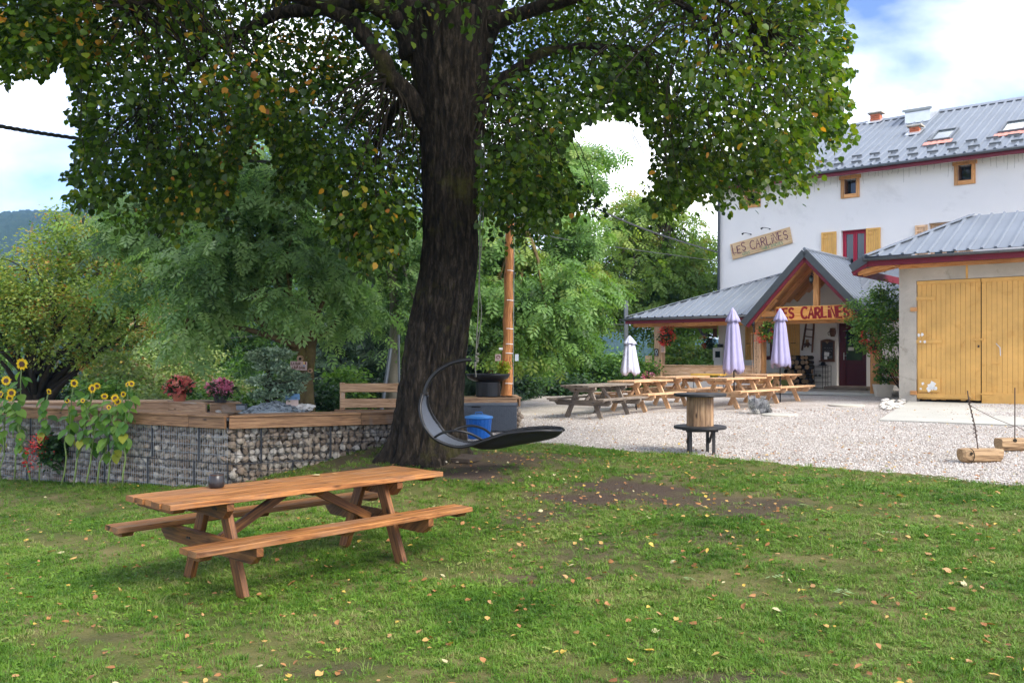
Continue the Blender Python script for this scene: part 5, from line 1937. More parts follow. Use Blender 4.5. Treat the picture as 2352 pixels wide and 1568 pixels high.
def sunflower(label, bx, by, heads, seed, nleaf=13, lo=0.35):
    g = random.Random(seed)
    # foot in front of the wall face
    Y = 10.0
    while Y < 20:
        X = (bx - CX) / F * Y
        wall = np.interp(X, [-11.5, CWx], [17.23, CWy])
        if Y > wall - 0.34:
            break
        Y += 0.02
    foot = Vector((X, Y, zl1(X, Y) - 0.02))
    t = thing('sunflower', label, 'sunflower', foot, 0, 'sunflowers along the stone wall')
    hx0, hy0 = heads[0][:2]
    top = P(hx0, hy0, Y - 0.05) - foot
    stem = [Vector((0, 0, 0)).lerp(top, i / 7) + Vector((g.uniform(-1, 1), g.uniform(-1, 1), 0)) * 0.03 * (0 < i < 7) for i in range(8)]
    mb = MB()
    mb.tube(stem, [0.014, 0.013, 0.0125, 0.012, 0.011, 0.010, 0.009, 0.008], 7)
    for h in heads[1:]:
        e = P(h[0], h[1], Y - 0.08) - foot
        mb.tube(curve_pts(stem[4], e, 0.12, 5, seed + 5), [0.009, 0.008, 0.008, 0.007, 0.006, 0.005], 6)
    mb.build('stem', M['stem'], t, smooth=True)
    nleaf = int(nleaf * 1.35)
    for k in range(nleaf):
        tt = lo + (0.97 - lo) * (k + g.random() * 0.8) / nleaf
        f = tt * 7
        i = min(6, int(f))
        pp = stem[i].lerp(stem[i + 1], f - i)
        a = g.uniform(0, 6.28)
        if tt > 0.5:
            a = g.choice((g.uniform(-2.6, -0.5), g.uniform(0, 6.28)))
        s = g.uniform(0.09, 0.17) * (1.0 if tt > 0.45 else 0.8)
        pitch = g.uniform(-0.9, -0.05) if tt > 0.6 else g.uniform(-1.2, -0.4)
        d = Vector((math.cos(a) * math.cos(pitch), math.sin(a) * math.cos(pitch), math.sin(pitch)))
        mm = frames(np.array([d]), np.array([[0.4 * math.cos(a), 0.4 * math.sin(a) - 0.35, 0.8]]))[0]
        me = sunleaves[5 if (tt < lo + 0.1 and g.random() < .5) else g.randrange(5)]
        place(me, 'leaf', t, pp + d * 0.05, Matrix(mm.tolist()).to_euler(), (s, s * 1.15, s))
    for h in heads:
        c = P(h[0], h[1], Y - 0.10) - foot
        fd = Vector(h[2]).normalized()
        q = fd.to_track_quat('Z', 'Y').to_euler()
        s = h[3] * 0.56
        hd = place(head_me, 'flower_head', t, c, q, (s, s, s))
        place(petal_me, 'petals', hd, (0, 0, 0))
    return t


S_ = sunflower
S_('tallest sunflower, its big head turned to the right above the left end of the wall', 32, 1110, [(50, 836, (0.7, -0.6, 0.15), 1.35)], 1, 15)
S_('sunflower at the left picture edge with a half-faded head', 3, 1108, [(14, 874, (0.2, -0.9, 0.2), 1.1), (2, 905, (-0.4, -0.8, 0.2), 0.9)], 2, 14)
S_('sunflower with two heads just right of the tallest one', 73, 1112, [(26, 902, (0.6, -0.8, 0.1), 1.0), (22, 914, (0.2, -0.9, -0.3), 0.8)], 3, 13)
S_('short sunflower with one small sideways head left of the red-flowered hanging plant', 90, 1112, [(112, 899, (0.9, -0.3, 0.3), 0.7)], 4, 11, 0.5)
S_('upright sunflower with a round head facing right above the hanging plant', 140, 1114, [(170, 880, (0.75, -0.65, 0.1), 0.9), (154, 920, (0.2, -.9, 0), 0.55)], 5, 13, 0.45)
S_('sunflower with twin heads right of the hanging plant', 168, 1114, [(212, 892, (-0.3, -0.95, 0.05), 1.0), (223, 886, (0.6, -0.6, 0.5), 0.8)], 6, 14, 0.42)
S_('leafy sunflower with a drooping side head in the middle of the right clump', 196, 1116, [(240, 910, (0.3, -0.7, 0.6), 0.8), (190, 920, (0.1, -.9, 0.3), .5)], 7, 13, 0.42)
S_('sunflower with low blooms in the right clump', 222, 1117, [(264, 914, (0.0, -0.9, 0.3), 0.9), (270, 922, (0.5, -0.8, -0.2), 0.8)], 8, 15, 0.38)
S_('bending sunflower with yellowing lower leaves in the right clump', 247, 1118, [(283, 905, (0.6, -0.8, 0.1), 0.6), (250, 935, (-.2, -.9, .1), .55)], 9, 16, 0.35)
S_('rightmost sunflower with a pair of small heads at its tip', 281, 1118, [(293, 882, (-0.5, -0.7, 0.4), 0.65), (302, 881, (0.5, -0.8, 0.3), 0.65)], 10, 15, 0.45)

# plant hung on the wall
def hung_plant(name, label, c, rx, rz, n, leafm, fl, fn, seed, fl_off=(0, 0, 0), fr=None, size=0.05, pot=None, cat='hanging plant', group=None, flsize=0.045, flcl=0.05):
    t = thing(name, label, cat, c, 0, group)
    if pot:
        MB().lathe([(rx * .3, -0.10), (rx * .5, 0.06), (rx * .52, 0.07), (rx * .4, 0.07)], n=18).build('basket', pot, t)
    bs = [(0, 0, 0, rx, rx * .8, rz), (0, 0, -rz * .4, rx * .75, rx * .6, rz * .75)]
    pos, d, nn, ti, _ = crown(bs, n, rx * .22, 34, 0.35, 0.6, seed, 0.5)
    leaf_object('foliage', T_HEART, leafm, pos, d, nn, size, ti, t, seed)
    fb = [(fl_off[0], fl_off[1], fl_off[2], (fr or (rx, rz))[0], rx * .85, (fr or (rx, rz))[1])]
    pos, d, nn, ti, _ = crown(fb, fn, flcl, max(8, fn // 14), -0.2, 0.8, seed + 3, 0.9)
    leaf_object('blossoms', T_DIAM, fl, pos, d, nn, flsize, ti, t, seed)
    return t


Yw = 14.35
c = P(118, 1030, 14.66)
hung_plant('hanging_plant', 'dense dark green plant with red trailing flowers hung on the stone wall behind sunflowers', c, 0.17, 0.27, 620, M['darkplant'], M['redflower'], 200, 11, (-0.20, -0.10, 0.0), (0.15, 0.30), 0.065, None)

# ================================================================== picnic tables
def picnic(name, label, loc, rz, L, Wd, H, bh, boff, af, spread, top_m, leg_m, npl=5, group=None, lift=0.0):
    t = thing(name, label, 'picnic table', loc, rz, group)
    pw = Wd / npl
    for k in range(npl):
        y = -Wd / 2 + pw * (k + 0.5)
        e = random.uniform(-.010, .010)
        MB().beam((-L / 2 + e, y, H - 0.021), (L / 2 + e, y, H - 0.021), pw - 0.006, 0.042, ch=0.004).build('plank', top_m, t)
    bw = 0.122
    for s in (-1, 1):
        for k in (-0.5, 0.5):
            y = s * boff + k * (bw + 0.005)
            MB().beam((-L / 2, y, bh - 0.021), (L / 2, y, bh - 0.021), bw, 0.042, ch=0.004).build('bench_plank', top_m, t)
        for x in (-L / 2 + 0.09, 0, L / 2 - 0.09):
            mb = MB()
            mb.prism([(x - .045, s * boff - 0.10, bh - 0.043), (x - .045, s * boff + 0.10, bh - 0.043), (x - .045, s * boff + 0.07, bh - 0.078), (x - .045, s * boff - 0.07, bh - 0.078)], (0.09, 0, 0))
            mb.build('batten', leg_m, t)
    for x in (-L / 2 + 0.10, 0, L / 2 - 0.10):
        mb = MB()
        w = Wd / 2 - 0.03
        mb.prism([(x - .045, -w, H - 0.043), (x - .045, w, H - 0.043), (x - .045, w - .05, H - 0.078), (x - .045, -w + .05, H - 0.078)], (0.09, 0, 0))
        mb.build('batten', leg_m, t)
    for sx in (-1, 1):
        x = sx * af
        # crossbeams with bevelled ends, a pair each side of the legs at the table top
        mb = MB()
        w = Wd / 2 - 0.02
        mb.prism([(x + sx * .026, -w, H - 0.043), (x + sx * .026, w, H - 0.043), (x + sx * .026, w, H - 0.10), (x + sx * .026, w - .07, H - 0.165), (x + sx * .026, -w + .07, H - 0.165), (x + sx * .026, -w, H - 0.10)], (sx * 0.058, 0, 0))
        mb.build('crossbeam', leg_m, t)
        mb = MB()
        w = boff + 0.125
        zb = bh - 0.043
        mb.prism([(x + sx * .026, -w, zb), (x + sx * .026, w, zb), (x + sx * .026, w, zb - .06), (x + sx * .026, w - .08, zb - .125), (x + sx * .026, -w + .08, zb - .125), (x + sx * .026, -w, zb - .06)], (sx * 0.055, 0, 0))
        mb.build('crossbeam', leg_m, t)
        for s in (-1, 1):
            tp = Vector((x, s * 0.13, H - 0.045))
            bt = Vector((x, s * spread, 0.0))
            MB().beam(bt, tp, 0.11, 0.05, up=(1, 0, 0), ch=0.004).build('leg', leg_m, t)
            mb = MB()
            for zq in (H - 0.10, zb - 0.06):
                f = zq / (H - 0.045)
                yy = s * (spread + (0.13 - spread) * f)
                for dy in (-0.018, 0.02):
                    mb.tube([(x + sx * .081, yy + dy, zq), (x + sx * .089, yy + dy, zq)], 0.010, 8)
            mb.build('bolt', M['wire_dark'], t)
        MB().beam((x - sx * 0.03, 0, zb - 0.06), (sx * 0.12, 0, H - 0.06), 0.075, 0.045, up=(0, 1, 0), ch=0.004).build('brace', leg_m, t)
        MB().beam((x + sx * 0.084, Wd / 2 - .19, H - .10), (x + sx * .16, Wd / 2 - .19, H - .10), 0.07, 0.09).build('end_block', top_m, t)
    return t


TABLE_AT = Vector((-1.79, 7.68, E - 1.82))
TRZ = math.atan2(1.88, 1.80)
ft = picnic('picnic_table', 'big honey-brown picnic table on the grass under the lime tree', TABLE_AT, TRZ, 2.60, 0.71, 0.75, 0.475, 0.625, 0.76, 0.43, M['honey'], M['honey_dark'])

d1 = Vector((0.60, 0.80, 0))
d2 = Vector((0.68, 0.733, 0))
row1 = Vector((2.00, 21.25, 0))
row2 = Vector((5.60, 23.10, 0))
RZ1 = math.atan2(d1.y, d1.x)
RZ2 = math.atan2(d2.y, d2.x)


def on_yard(p):
    return Vector((p.x, p.y, zt(p.x, p.y)))


GP = 'picnic tables in the gravel yard'
args = (2.02, 0.76, 0.75, 0.45, 0.63, 0.62, 0.46)
pt1 = picnic('picnic_table', 'grey weathered picnic table at the left end of the yard rows', on_yard(row1), RZ1, *args, M['grey_wood'], M['grey_wood'], 5, GP)
pt2 = picnic('picnic_table', 'pale larch picnic table behind the grey one, with the pale closed parasol', on_yard(row1 + d1 * 2.05), RZ1, *args, M['larch'], M['larch'], 5, GP)
dup(pt2, on_yard(row1 + d1 * 4.25), RZ1, 'pale larch picnic table farthest back, hidden behind the lavender parasol table')
dup(pt2, on_yard(row2), RZ2, 'pale larch picnic table behind the cable drum, with the larger lavender parasol')
dup(pt2, on_yard(row2 + d2 * 2.06), RZ2, 'pale larch picnic table nearest the house door, with the right lavender parasol')

# lidded pot on the near table
pc = P(497, 1119, 7.38)
t = thing('lidded_jar', 'small round black lidded jar on the big picnic table', 'jar', (pc.x, pc.y, TABLE_AT.z + 0.751))
MB().lathe([(0.050, 0), (0.062, 0.012), (0.065, 0.045), (0.056, 0.098), (0.050, 0.104)], n=28).build('jar', M['black_matt'], t, smooth=True)
MB().lathe([(0.054, 0.105), (0.055, 0.110), (0.02, 0.118), (0.008, 0.119), (0.010, 0.130), (0.004, 0.134)], n=28).build('lid', M['black_matt'], t, smooth=True)
MB().lathe([(0.0525, 0.1035), (0.0545, 0.1055), (0.0525, 0.1075)], n=28, close=False).build('rim', M['honey'], t)
for i, (x, y, s, rz) in enumerate([(735, 1093, .085, 1.3), (770, 1090, .06, 0.2), (620, 1108, .05, 2.0)]):
    hgt = TABLE_AT.z + 0.752
    b_ = (y - HY) / F
    Yq = (E - hgt) / b_
    o = np_mesh('fallen_leaf', T_CURL[0], T_CURL[1], M['deadleaf'], np.full(7, (0.9, 0.5, 0.3)[i]))
    o.location = ((x - CX) / F * Yq, Yq, hgt + 0.006)
    o.scale = (s, s, s * .5)
    o.rotation_euler = (0, 0, rz)
    tag(o, ['large pale leaf lying on top of the big picnic table', 'small tan leaf beside the large pale one on the picnic table top', 'tiny brown leaf on the picnic table top nearest the black jar'][i], 'leaf')


# ------------------------------------------------------------------ closed parasols
def parasol(label, x, Yd, ytop, ybot, wpx, base, mat, seed, xb=None):
    X = (x - CX) / F * Yd
    zb = base if base is not None else zt(X, Yd)
    t = thing('parasol', label, 'parasol', (X, Yd, zb), 0, 'closed parasols between the picnic tables')
    top = P(x, ytop, Yd).z - zb
    bot = P(x, ybot, Yd).z - zb
    r = wpx / 2 / F * Yd
    H = top - bot
    g = random.Random(seed)
    lean = Vector((0, 0, 0)) if xb is None else Vector(((xb - x) / F * Yd, 0, 0))
    MB().tube([lean, (0, 0, top - 0.05)], 0.019, 8).build('pole', M['black'], t)
    n = 72
    ph = g.uniform(0, 6)

    def body(prof, fold, name, hem=0.0):
        vs, fs = [], []
        for i, (rr, z) in enumerate(prof):
            for k in range(n):
                a = 6.283 * k / n
                w = 1 + fold * (1.1 * abs(math.sin(a * 4 + ph + z * .5)) - .6 + 0.3 * math.sin(a * 3 + 2 * ph - z * .9)) * min(1, i / 2.5)
                dz = hem * (0.6 * math.sin(a * 4 + ph) + .4 * math.sin(a * 7)) if i == len(prof) - 1 else 0
                vs.append((math.cos(a) * rr * w, math.sin(a) * rr * w, z + dz))
        for i in range(len(prof) - 1):
            for k in range(n):
                j = (k + 1) % n
                fs.append([i * n + k, (i + 1) * n + k, (i + 1) * n + j, i * n + j])
        mb = MB()
        mb.add(vs, fs)
        o = mb.build(name, mat, t, smooth=True)
        md = o.modifiers.new('thickness', 'SOLIDIFY')
        md.thickness = 0.004
        return o
    body([(0.012, top), (r * .25, top - H * .05), (r * .42, top - H * .11), (r * .60, top - H * .17), (r * .68, top - H * .215)], 0.20, 'canopy_cap', 0.022)
    body([(r * .30, top - H * .14), (r * .45, top - H * .20), (r * .56, top - H * .3), (r * .64, top - H * .45), (r * .74, top - H * .62), (r * .86, top - H * .8), (r * .96, top - H * .93), (r * .90, bot + .02)], 0.24, 'canopy', 0.07)
    MB().lathe([(r * .50, top - H * .235), (r * .53, top - H * .245), (r * .50, top - H * .255)], n=20, close=False).build('strap', mat, t)
    return t


parasol('pale closed parasol standing by the left yard tables', 1446, 23.0, 770.5, 860, 43, None, M['parasol_pale'], 3, 1462)
parasol('larger lavender closed parasol, left of the sign on the porch', 1683, 23.1, 706.5, 856, 47, None, M['parasol'], 4, 1687)
parasol('lavender closed parasol covering the first letter of the porch sign', 1792, 24.35, 708, 842, 43, None, M['parasol'], 6, 1792)

# ------------------------------------------------------------------ cable drum bar table
p = G(1608, 1041)
t = thing('cable_drum', 'upright wooden cable drum used as bar table on four black legs in the gravel', 'drum table', p)
hz = lambda y: P(0, y, p.y).z - p.z
zt1, zl2 = hz(903), hz(977)
for z, nm in ((zt1, 'top_disc'), (zl2, 'lower_disc')):
    mb = MB()
    mb.lathe([(0.385, z - .045), (0.395, z - .035), (0.395, z - .006), (0.388, z)], n=48)
    d_ = mb.build(nm, M['black_wood'], t)
    mb = MB()
    mb.tube([(0.395 * math.cos(a), 0.395 * math.sin(a), z - .022) for a in np.linspace(0, 6.283, 49)], 0.006, 5, cap=False)
    mb.build('rim', M['black'], d_)
for k in range(14):
    a = 6.283 * (k + .5) / 14
    tq = Vector((-math.sin(a), math.cos(a), 0))
    c = Vector((math.cos(a) * 0.188, math.sin(a) * 0.188, 0))
    MB().beam(c + Vector((0, 0, zl2 + .001)), c + Vector((0, 0, zt1 - .046)), 0.083, 0.026, up=(math.cos(a), math.sin(a), 0), ch=0.003).build('stave', M['spool_wood'], t)
for sx in (-1, 1):
    for sy in (-1, 1):
        c = Vector((sx * (0.175 if sy < 0 else 0.145), sy * 0.15, 0))
        MB().beam(c, c + Vector((0, 0, zl2 - .046)), 0.045, 0.045).build('leg', M['black_wood'], t)
    MB().beam((sx * 0.17, 0.14, 0.16), (sx * 0.17, -0.12, zl2 - .06), 0.03, 0.045).build('brace', M['black_wood'], t)
MB().beam((-.24, -.15, zl2 - .065), (.24, -.15, zl2 - .065), 0.05, 0.04).build('rail', M['black_wood'], t)
MB().beam((-.24, .15, zl2 - .065), (.24, .15, zl2 - .065), 0.05, 0.04).build('rail', M['black_wood'], t)

# ------------------------------------------------------------------ bin, wicker box, fire bowl, pole
p = G(1100, 1007)
t = thing('dustbin', 'ribbed blue metal dustbin with a paler lid in front of the wicker box', 'dustbin', p)
k_ = 63 / F * p.y / 2
hb = P(0, 957, p.y).z - p.z
MB().lathe([(k_ * .76, 0), (k_ * .78, .02), (k_ * .93, hb - .04), (k_ * .97, hb - .03), (k_ * .97, hb)], n=72, fn=lambda k, i: 1.0 + (0.022 if (k % 4) in (0, 1) and i in (1, 2) else 0)).build('bin', M['blue'], t, smooth=False)
lid = MB().lathe([(k_ * 1.02, hb - .025), (k_ * 1.04, hb - .01), (k_ * 1.0, hb + .012), (k_ * .55, hb + .04), (0.02, hb + .055)], n=40).build('lid', M['blue_lid'], t, smooth=True)
MB().tube([(-.07, 0, hb + .045), (-.06, 0, hb + .085), (.06, 0, hb + .085), (.07, 0, hb + .045)], .008, 6).build('handle', M['blue_lid'], lid)
for s in (-1, 1):
    MB().tube([(s * .1, -k_ * .92, hb * .78), (s * .1, -k_ * .92 - .03, hb * .72), (s * .02, -k_ * .92 - .03, hb * .72), (s * .02, -k_ * .92, hb * .78)], .007, 6).build('handle', M['blue'], t)

Yx = 17.95
x0, x1 = (1000 - CX) / F * Yx, (1187 - CX) / F * Yx
zb = zt(0, Yx)
ztop = P(0, 927, Yx).z
t = thing('cushion_box', 'anthracite woven storage box behind the blue dustbin', 'storage box', ((x0 + x1) / 2, Yx, zb))
w, h = x1 - x0, ztop - zb
mb = MB()
mb.beam((-w / 2, .3, h / 2 - .01), (w / 2, .3, h / 2 - .01), 0.56, h - .06)
mb.build('body', M['wicker'], t)
mb = MB()
nv = 46
for i in range(nv):
    x = -w / 2 + w * (i + .5) / nv
    for j in range(13):
        z = 0.03 + (h - .12) * (j + .5 * (i % 2)) / 13
        mb.beam((x, .012, z), (x, .012, z + (h - .12) / 13 * .62), w / nv * .78, .018, up=(0, 1, 0), ch=.003)
mb.build('weave', M['wicker'], t)
MB().beam((-w / 2 - .015, .29, h - .022), (w / 2 + .015, .29, h - .022), 0.62, .044, ch=.01).build('lid', M['wicker'], t)
MB().beam((-.09, -.024, h - .06), (.09, -.024, h - .06), .012, .022).build('handle', M['black'], t)

FBc = Vector(((1121 - CX) / F * 18.95, 18.95, ZC + .0015))
t = thing('fire_bowl', 'wide black steel fire bowl on a round base above the gabion block', 'fire bowl', FBc)
hR = P(0, 858, 18.95).z - FBc.z
MB().lathe([(.25, 0), (.255, .01), (.255, hR - .17), (.24, hR - .16)], n=36).build('base', M['black'], t, smooth=False)
MB().lathe([(.20, hR - .17), (.32, hR - .145), (.42, hR - .09), (.452, hR - .03), (.456, hR), (.445, hR), (.40, hR - .07), (.2, hR - .12)], n=48, close=True).build('bowl', M['black'], t, smooth=True)
c = Vector(((1157 - CX) / F * 19.15, 19.15, FBc.z))
hp_ = P(0, 842, 19.15).z - c.z
hung_plant('potted_plant', 'lime-yellow leafy plant with red tips beside the fire bowl', c + Vector((0, 0, hp_)), 0.10, 0.15, 330, M['coleus'], M['redflower'], 24, 17, (0.02, 0, 0.10), (0.10, 0.12), 0.05, None, 'plant')
PPb = Vector(((1163 - CX) / F * 19.45, 19.45, zt(0, 19.45)))
t = thing('larch_pole', 'orange-brown stripped larch pole with white clips behind the fire bowl', 'pole', PPb)
topp = P(1173, 372, 19.45) - PPb
mid = P(1168, 620, 19.45) - PPb
mb = MB()
rings = 34
prev = None
pts, rs = [], []
for i in range(rings):
    f = i / (rings - 1)
    z = topp.z * f
    pts.append(Vector((topp.x * f + .012 * math.sin(i * 1.3), .01 * math.sin(i * .9), z)))
    rs.append((.122 - .052 * f) * (1 + .04 * math.sin(i * 2.1)))
mb.tube(pts, rs, 14)
mb.build('post', M['pole'], t, smooth=True)
rad = lambda f: .122 - .052 * f
for y in (622, 690, 755, 790, 811, 880):
    z = P(0, y, 19.45).z - PPb.z
    f = z / topp.z
    mb = MB()
    a0 = -2.2
    mb.tube([(topp.x * f + math.cos(a) * (rad(f) * 1.05), math.sin(a) * (rad(f) * 1.05), z + .004 * math.sin(a * 3)) for a in np.linspace(-1.9, 0.2, 9)], .009, 5)
    mb.build('clip', M['white'], t)
z8 = P(0, 801, 19.45).z - PPb.z
MB().box((-.115, -.09, z8), (.08, .05, .045)).build('junction_box', M['white'], t)
mb = MB()
mb.tube([(topp.x * f + rad(f) * 1.03 + .012, -.02, topp.z * f) for f in np.linspace(.05, .8, 14)], .007, 5)
mb.build('conduit', M['wire'], t)
for (x, w_, lbx) in ((1144, .125, 'small beige sign with a circular brown emblem on the left of the round pole'), (1187, .075, 'small grey-white sign on the right of the round pole')):
    c = P(x, 821, 19.3)
    t = thing('small_sign', lbx, 'sign', c)
    MB().beam((-w_ / 2, 0, 0), (w_ / 2, 0, 0), .012, .145, ch=.001).build('board', M['pink_board'] if x < 1160 else M['pale_metal'], t)
    if x < 1160:
        mb = MB()
        pts = [(math.cos(a) * (.042 - .0045 * a * .4), math.sin(a) * (.042 - .0045 * a * .4)) for a in np.linspace(0, 10.5, 30)]
        stroke(mb, pts, Vector((0, -.0065, .005)), Vector((1, 0, 0)), Vector((0, 0, 1)), Vector((0, -1, 0)), .007)
        mb.build('emblem', M['letter_brown'], t)

# ------------------------------------------------------------------ hanging lounger
YC = 11.7
HC = P(1093, 826, YC)
t = thing('hanging_lounger', 'black curved hanging lounge chair with slate sling swinging in front of the trunk', 'hanging chair', HC)
q2 = lambda x, y, dy=0.0: P(x, y, YC) - HC + Vector((0, dy, 0))
back = [(976, 907), (974, 931), (980, 955), (992, 978), (1010, 1000), (1036, 1014), (1066, 1021)]
seat = [(1094, 1017), (1130, 1005), (1178, 991), (1240, 985), (1278, 986)]
HW = 0.30


def smoothpath(pts, n=6):
    pts = [Vector(p) for p in pts]
    out = []
    for i in range(len(pts) - 1):
        p0, p1, p2, p3 = pts[max(i - 1, 0)], pts[i], pts[i + 1], pts[min(i + 2, len(pts) - 1)]
        for k in range(n):
            s = k / n
            out.append(0.5 * ((2 * p1) + (p2 - p0) * s + (2 * p0 - 5 * p1 + 4 * p2 - p3) * s * s + (3 * p1 - p0 - 3 * p2 + p3) * s ** 3))
    out.append(pts[-1])
    return out


def halfw(i, n):
    f = i / (n - 1)
    return HW * (0.35 + 0.65 * min(1, f * 4)) * (1 if f < .8 else max(0.02, math.cos((f - .8) / .2 * 1.5)) ** .5)


prof = smoothpath([q2(*p) for p in back + seat] + [q2(1292, 988)], 5)
NP_ = len(prof)
for s in (-1, 1):
    pts = [p + Vector((s * .20, s * .98, 0)) * halfw(i, NP_) for i, p in enumerate(prof)]
    if s == 1:
        far_side = pts
    else:
        near_side = pts
    MB().tube(pts, 0.021, 10).build('side_tube', M['black'], t, smooth=True)
arcp = smoothpath([q2(976, 907), q2(979, 890), q2(992, 866), q2(1012, 847), q2(1040, 833), q2(1066, 827), q2(1083, 826)], 5)
MB().tube([p + Vector((0, 0.0, 0)) for p in arcp], 0.026, 10).build('hook_arm', M['black'], t, smooth=True)
MB().tube([near_side[2], near_side[0] + Vector((0, 0, .02)), q2(975, 905, 0), far_side[0] + Vector((0, 0, .02)), far_side[2]], .02, 8).build('end_bow', M['black'], t, smooth=True)
# sling: back panel and sagging seat
vs, fs = [], []
cols = 9
nb = int(NP_ * 0.56)
for i in range(NP_):
    sag = 0.03 if i < nb else 0.03 + 0.15 * math.sin(math.pi * min(1, (i - nb) / (NP_ - 1 - nb)) ** .8)
    for c_ in range(cols):
        f = c_ / (cols - 1) * 2 - 1
        p_ = near_side[i].lerp(far_side[i], c_ / (cols - 1))
        tang = (prof[min(i + 1, NP_ - 1)] - prof[max(i - 1, 0)]).normalized()
        outw_ = Vector((tang.z, 0, -tang.x))
        if outw_.z > 0.2:
            outw_ = -outw_
        vs.append(p_ + Vector((outw_.x, 0, outw_.z)) * sag * (1 - f * f) * 1.0)
for i in range(NP_ - 1):
    for c_ in range(cols - 1):
        a = i * cols + c_
        fs.append([a, a + 1, a + cols + 1, a + cols])
mb = MB()
mb.add(vs[:(nb + 1) * cols], fs[:nb * (cols - 1)])
mb.build('back_sling', M['sling'], t, smooth=True)
mb = MB()
mb.add(vs[nb * cols:], [[i - nb * cols for i in f] for f in fs[nb * (cols - 1):]])
mb.build('seat_sling', M['sling_dark'], t, smooth=True)
mb = MB()
for side, sg in ((near_side, 1), (far_side, -1)):
    for i in range(3, NP_ - 3, 2):
        a_ = side[i]
        mb.tube([a_ + Vector((0, 0, .022)), a_ + Vector((0, sg * .03, .0)), side[i + 1] + Vector((0, sg * .03, -.01)), side[i + 1] + Vector((0, 0, .022))], .0055, 4)
mb.build('lacing', M['sling_dark'], t)
mb = MB()
for i in range(4, NP_ - 3, 3):
    p_ = near_side[i] + Vector((0, .03, 0))
    mb.tube([p_ + Vector((0, -.004, .001)), p_ + Vector((0, -.012, .004))], .008, 6)
mb.build('eyelets', M['pale_metal'], t)
for s in (-1, 1):
    pts = smoothpath([*[q2(x_, y_) + Vector((s * .20, s * .98, 0)) * (HW + w_) for x_, y_, w_ in ((1012, 1000, 0), (1035, 988, .07), (1066, 983, .10), (1096, 990, .07), (1120, 1005, 0))]], 5)
    MB().tube(pts, .016, 8).build('armrest', M['black'], t, smooth=True)
# rope
t = thing('rope', 'thin grey rope with knots holding the hanging lounge chair', 'rope', HC)
pr = [Vector((0, 0, -.01)), Vector((.01, 0, .25)), q2(1099, 700), q2(1102, 560), q2(1104, 430), q2(1106, 300)]
MB().tube(smoothpath(pr, 4), .008, 6).build('strand', M['rope'], t)
MB().tube(smoothpath([q2(1096, 800), q2(1106, 720), q2(1101, 640), q2(1110, 500), q2(1112, 330)], 4), .006, 5).build('strand', M['rope'], t)
MB().tube([(0, 0, .02), (.01, 0, -.02), (-.01, 0, -.09), (.004, 0, -.22)], .007, 5).build('tail', M['rope'], t)
mb = MB()
for i in range(6):
    mb.stone((random.uniform(-.02, .03), 0, -.07 + i * .028), .024, i)
mb.build('knot', M['rope'], t)
MB().tube([q2(1104, 500) + Vector((-.03, 0, 0)), q2(1100, 494), q2(1103, 490), q2(1104, 496)], .006, 5).build('hook', M['pale_metal'], t)

# ------------------------------------------------------------------ cut logs with iron rods
def log_body(loc, label, L, r, rz, face):
    t = thing('cut_log', label, 'log', loc, rz)
    n = 20
    vs, fs = [], []
    secs = [(-L / 2, .66), (-L / 2 + .03, .86), (-L * .30, 1.0), (0, 1.02), (L * .35, 1.0), (L / 2, .99)] if face else [(-L / 2, .98), (-L / 4, 1.0), (0, 1.02), (L * .35, 1.0), (L / 2, .99)]
    for i, (x, k) in enumerate(secs):
        for j in range(n):
            a = 6.283 * j / n
            y, z = math.cos(a) * r * k, math.sin(a) * r * k * .98
            z = min(z, r * .55)             # flat sawn top
            xx = x + (0.05 * (z / r) * (.4 if i == len(secs) - 1 else 0))
            w = 1 + .05 * math.sin(j * 3 + i)
            vs.append((xx, y * w, z * w + r * .97))
        if i:
            for j in range(n):
                jj = (j + 1) % n
                fs.append([(i - 1) * n + j, (i - 1) * n + jj, i * n + jj, i * n + j])
    fs.append(list(range(n - 1, -1, -1)))
    m_ = (len(secs) - 1) * n
    fs.append(list(range(m_, m_ + n)))
    uvs = [[(vs[i][0] * 1.0, math.atan2(vs[i][2] - r, vs[i][1]) * r) for i in f] for f in fs]
    mb = MB()
    mb.add(vs, fs, uvs)
    mb.build('body', M['log'], t)
    if face:
        MB().tube([(-L * .33, -r * .98, r * 1.1), (-L * .33, -r * 1.04, r * 1.1)], [.022, .018], 12).build('eye', M['bark_dark'], t)
        mb = MB()
        pts = [(math.cos(a) * .075, math.sin(a) * .10) for a in np.linspace(-1.1, 1.4, 12)]
        stroke(mb, pts, Vector((-L * .40, -r * 1.0, r * .9)), Vector((1, 0, 0)), Vector((0, 0, 1)), Vector((0, -1, 0)), .01, .006)
        mb.build('carved_line', M['bark_dark'], t)
    else:
        MB().tube([(-L * .12, -r * .98, r * 1.35), (-L * .12, -r * 1.03, r * 1.35)], [.03, .022], 12).build('knot', M['bark_dark'], t)
    return t


p = G(2249, 1063)
log_body(p, 'cut log carved with a snout and eye, holding a leaning rusty rod', .53, .125, .05, True)
p2 = G(2330, 1035)
log_body(p2, 'plain cut log at the picture edge holding an upright thin rod', .48, .12, .02, False)
t = thing('iron_rod', 'leaning rusty rod wound with wire stuck in the carved log', 'rod', P(2247, 1027, p.y))
e = P(2222, 897, p.y) - t.location
MB().tube([(0, 0, -.05), e * .4 + Vector((.01, 0, 0)), e * .75 + Vector((-.008, 0, 0)), e], .0075, 6).build('rod', M['rust'], t)
mb = MB()
sp_ = []
for i in range(60):
    f = i / 59
    c = e * (.15 + .75 * f)
    rr = .011 + .016 * max(0, math.sin(f * 9)) ** 2
    sp_.append(c + Vector((math.cos(i * 1.1) * rr, math.sin(i * 1.1) * rr, 0)))
mb.tube(sp_, .005, 4)
mb.build('winding', M['rust'], t)
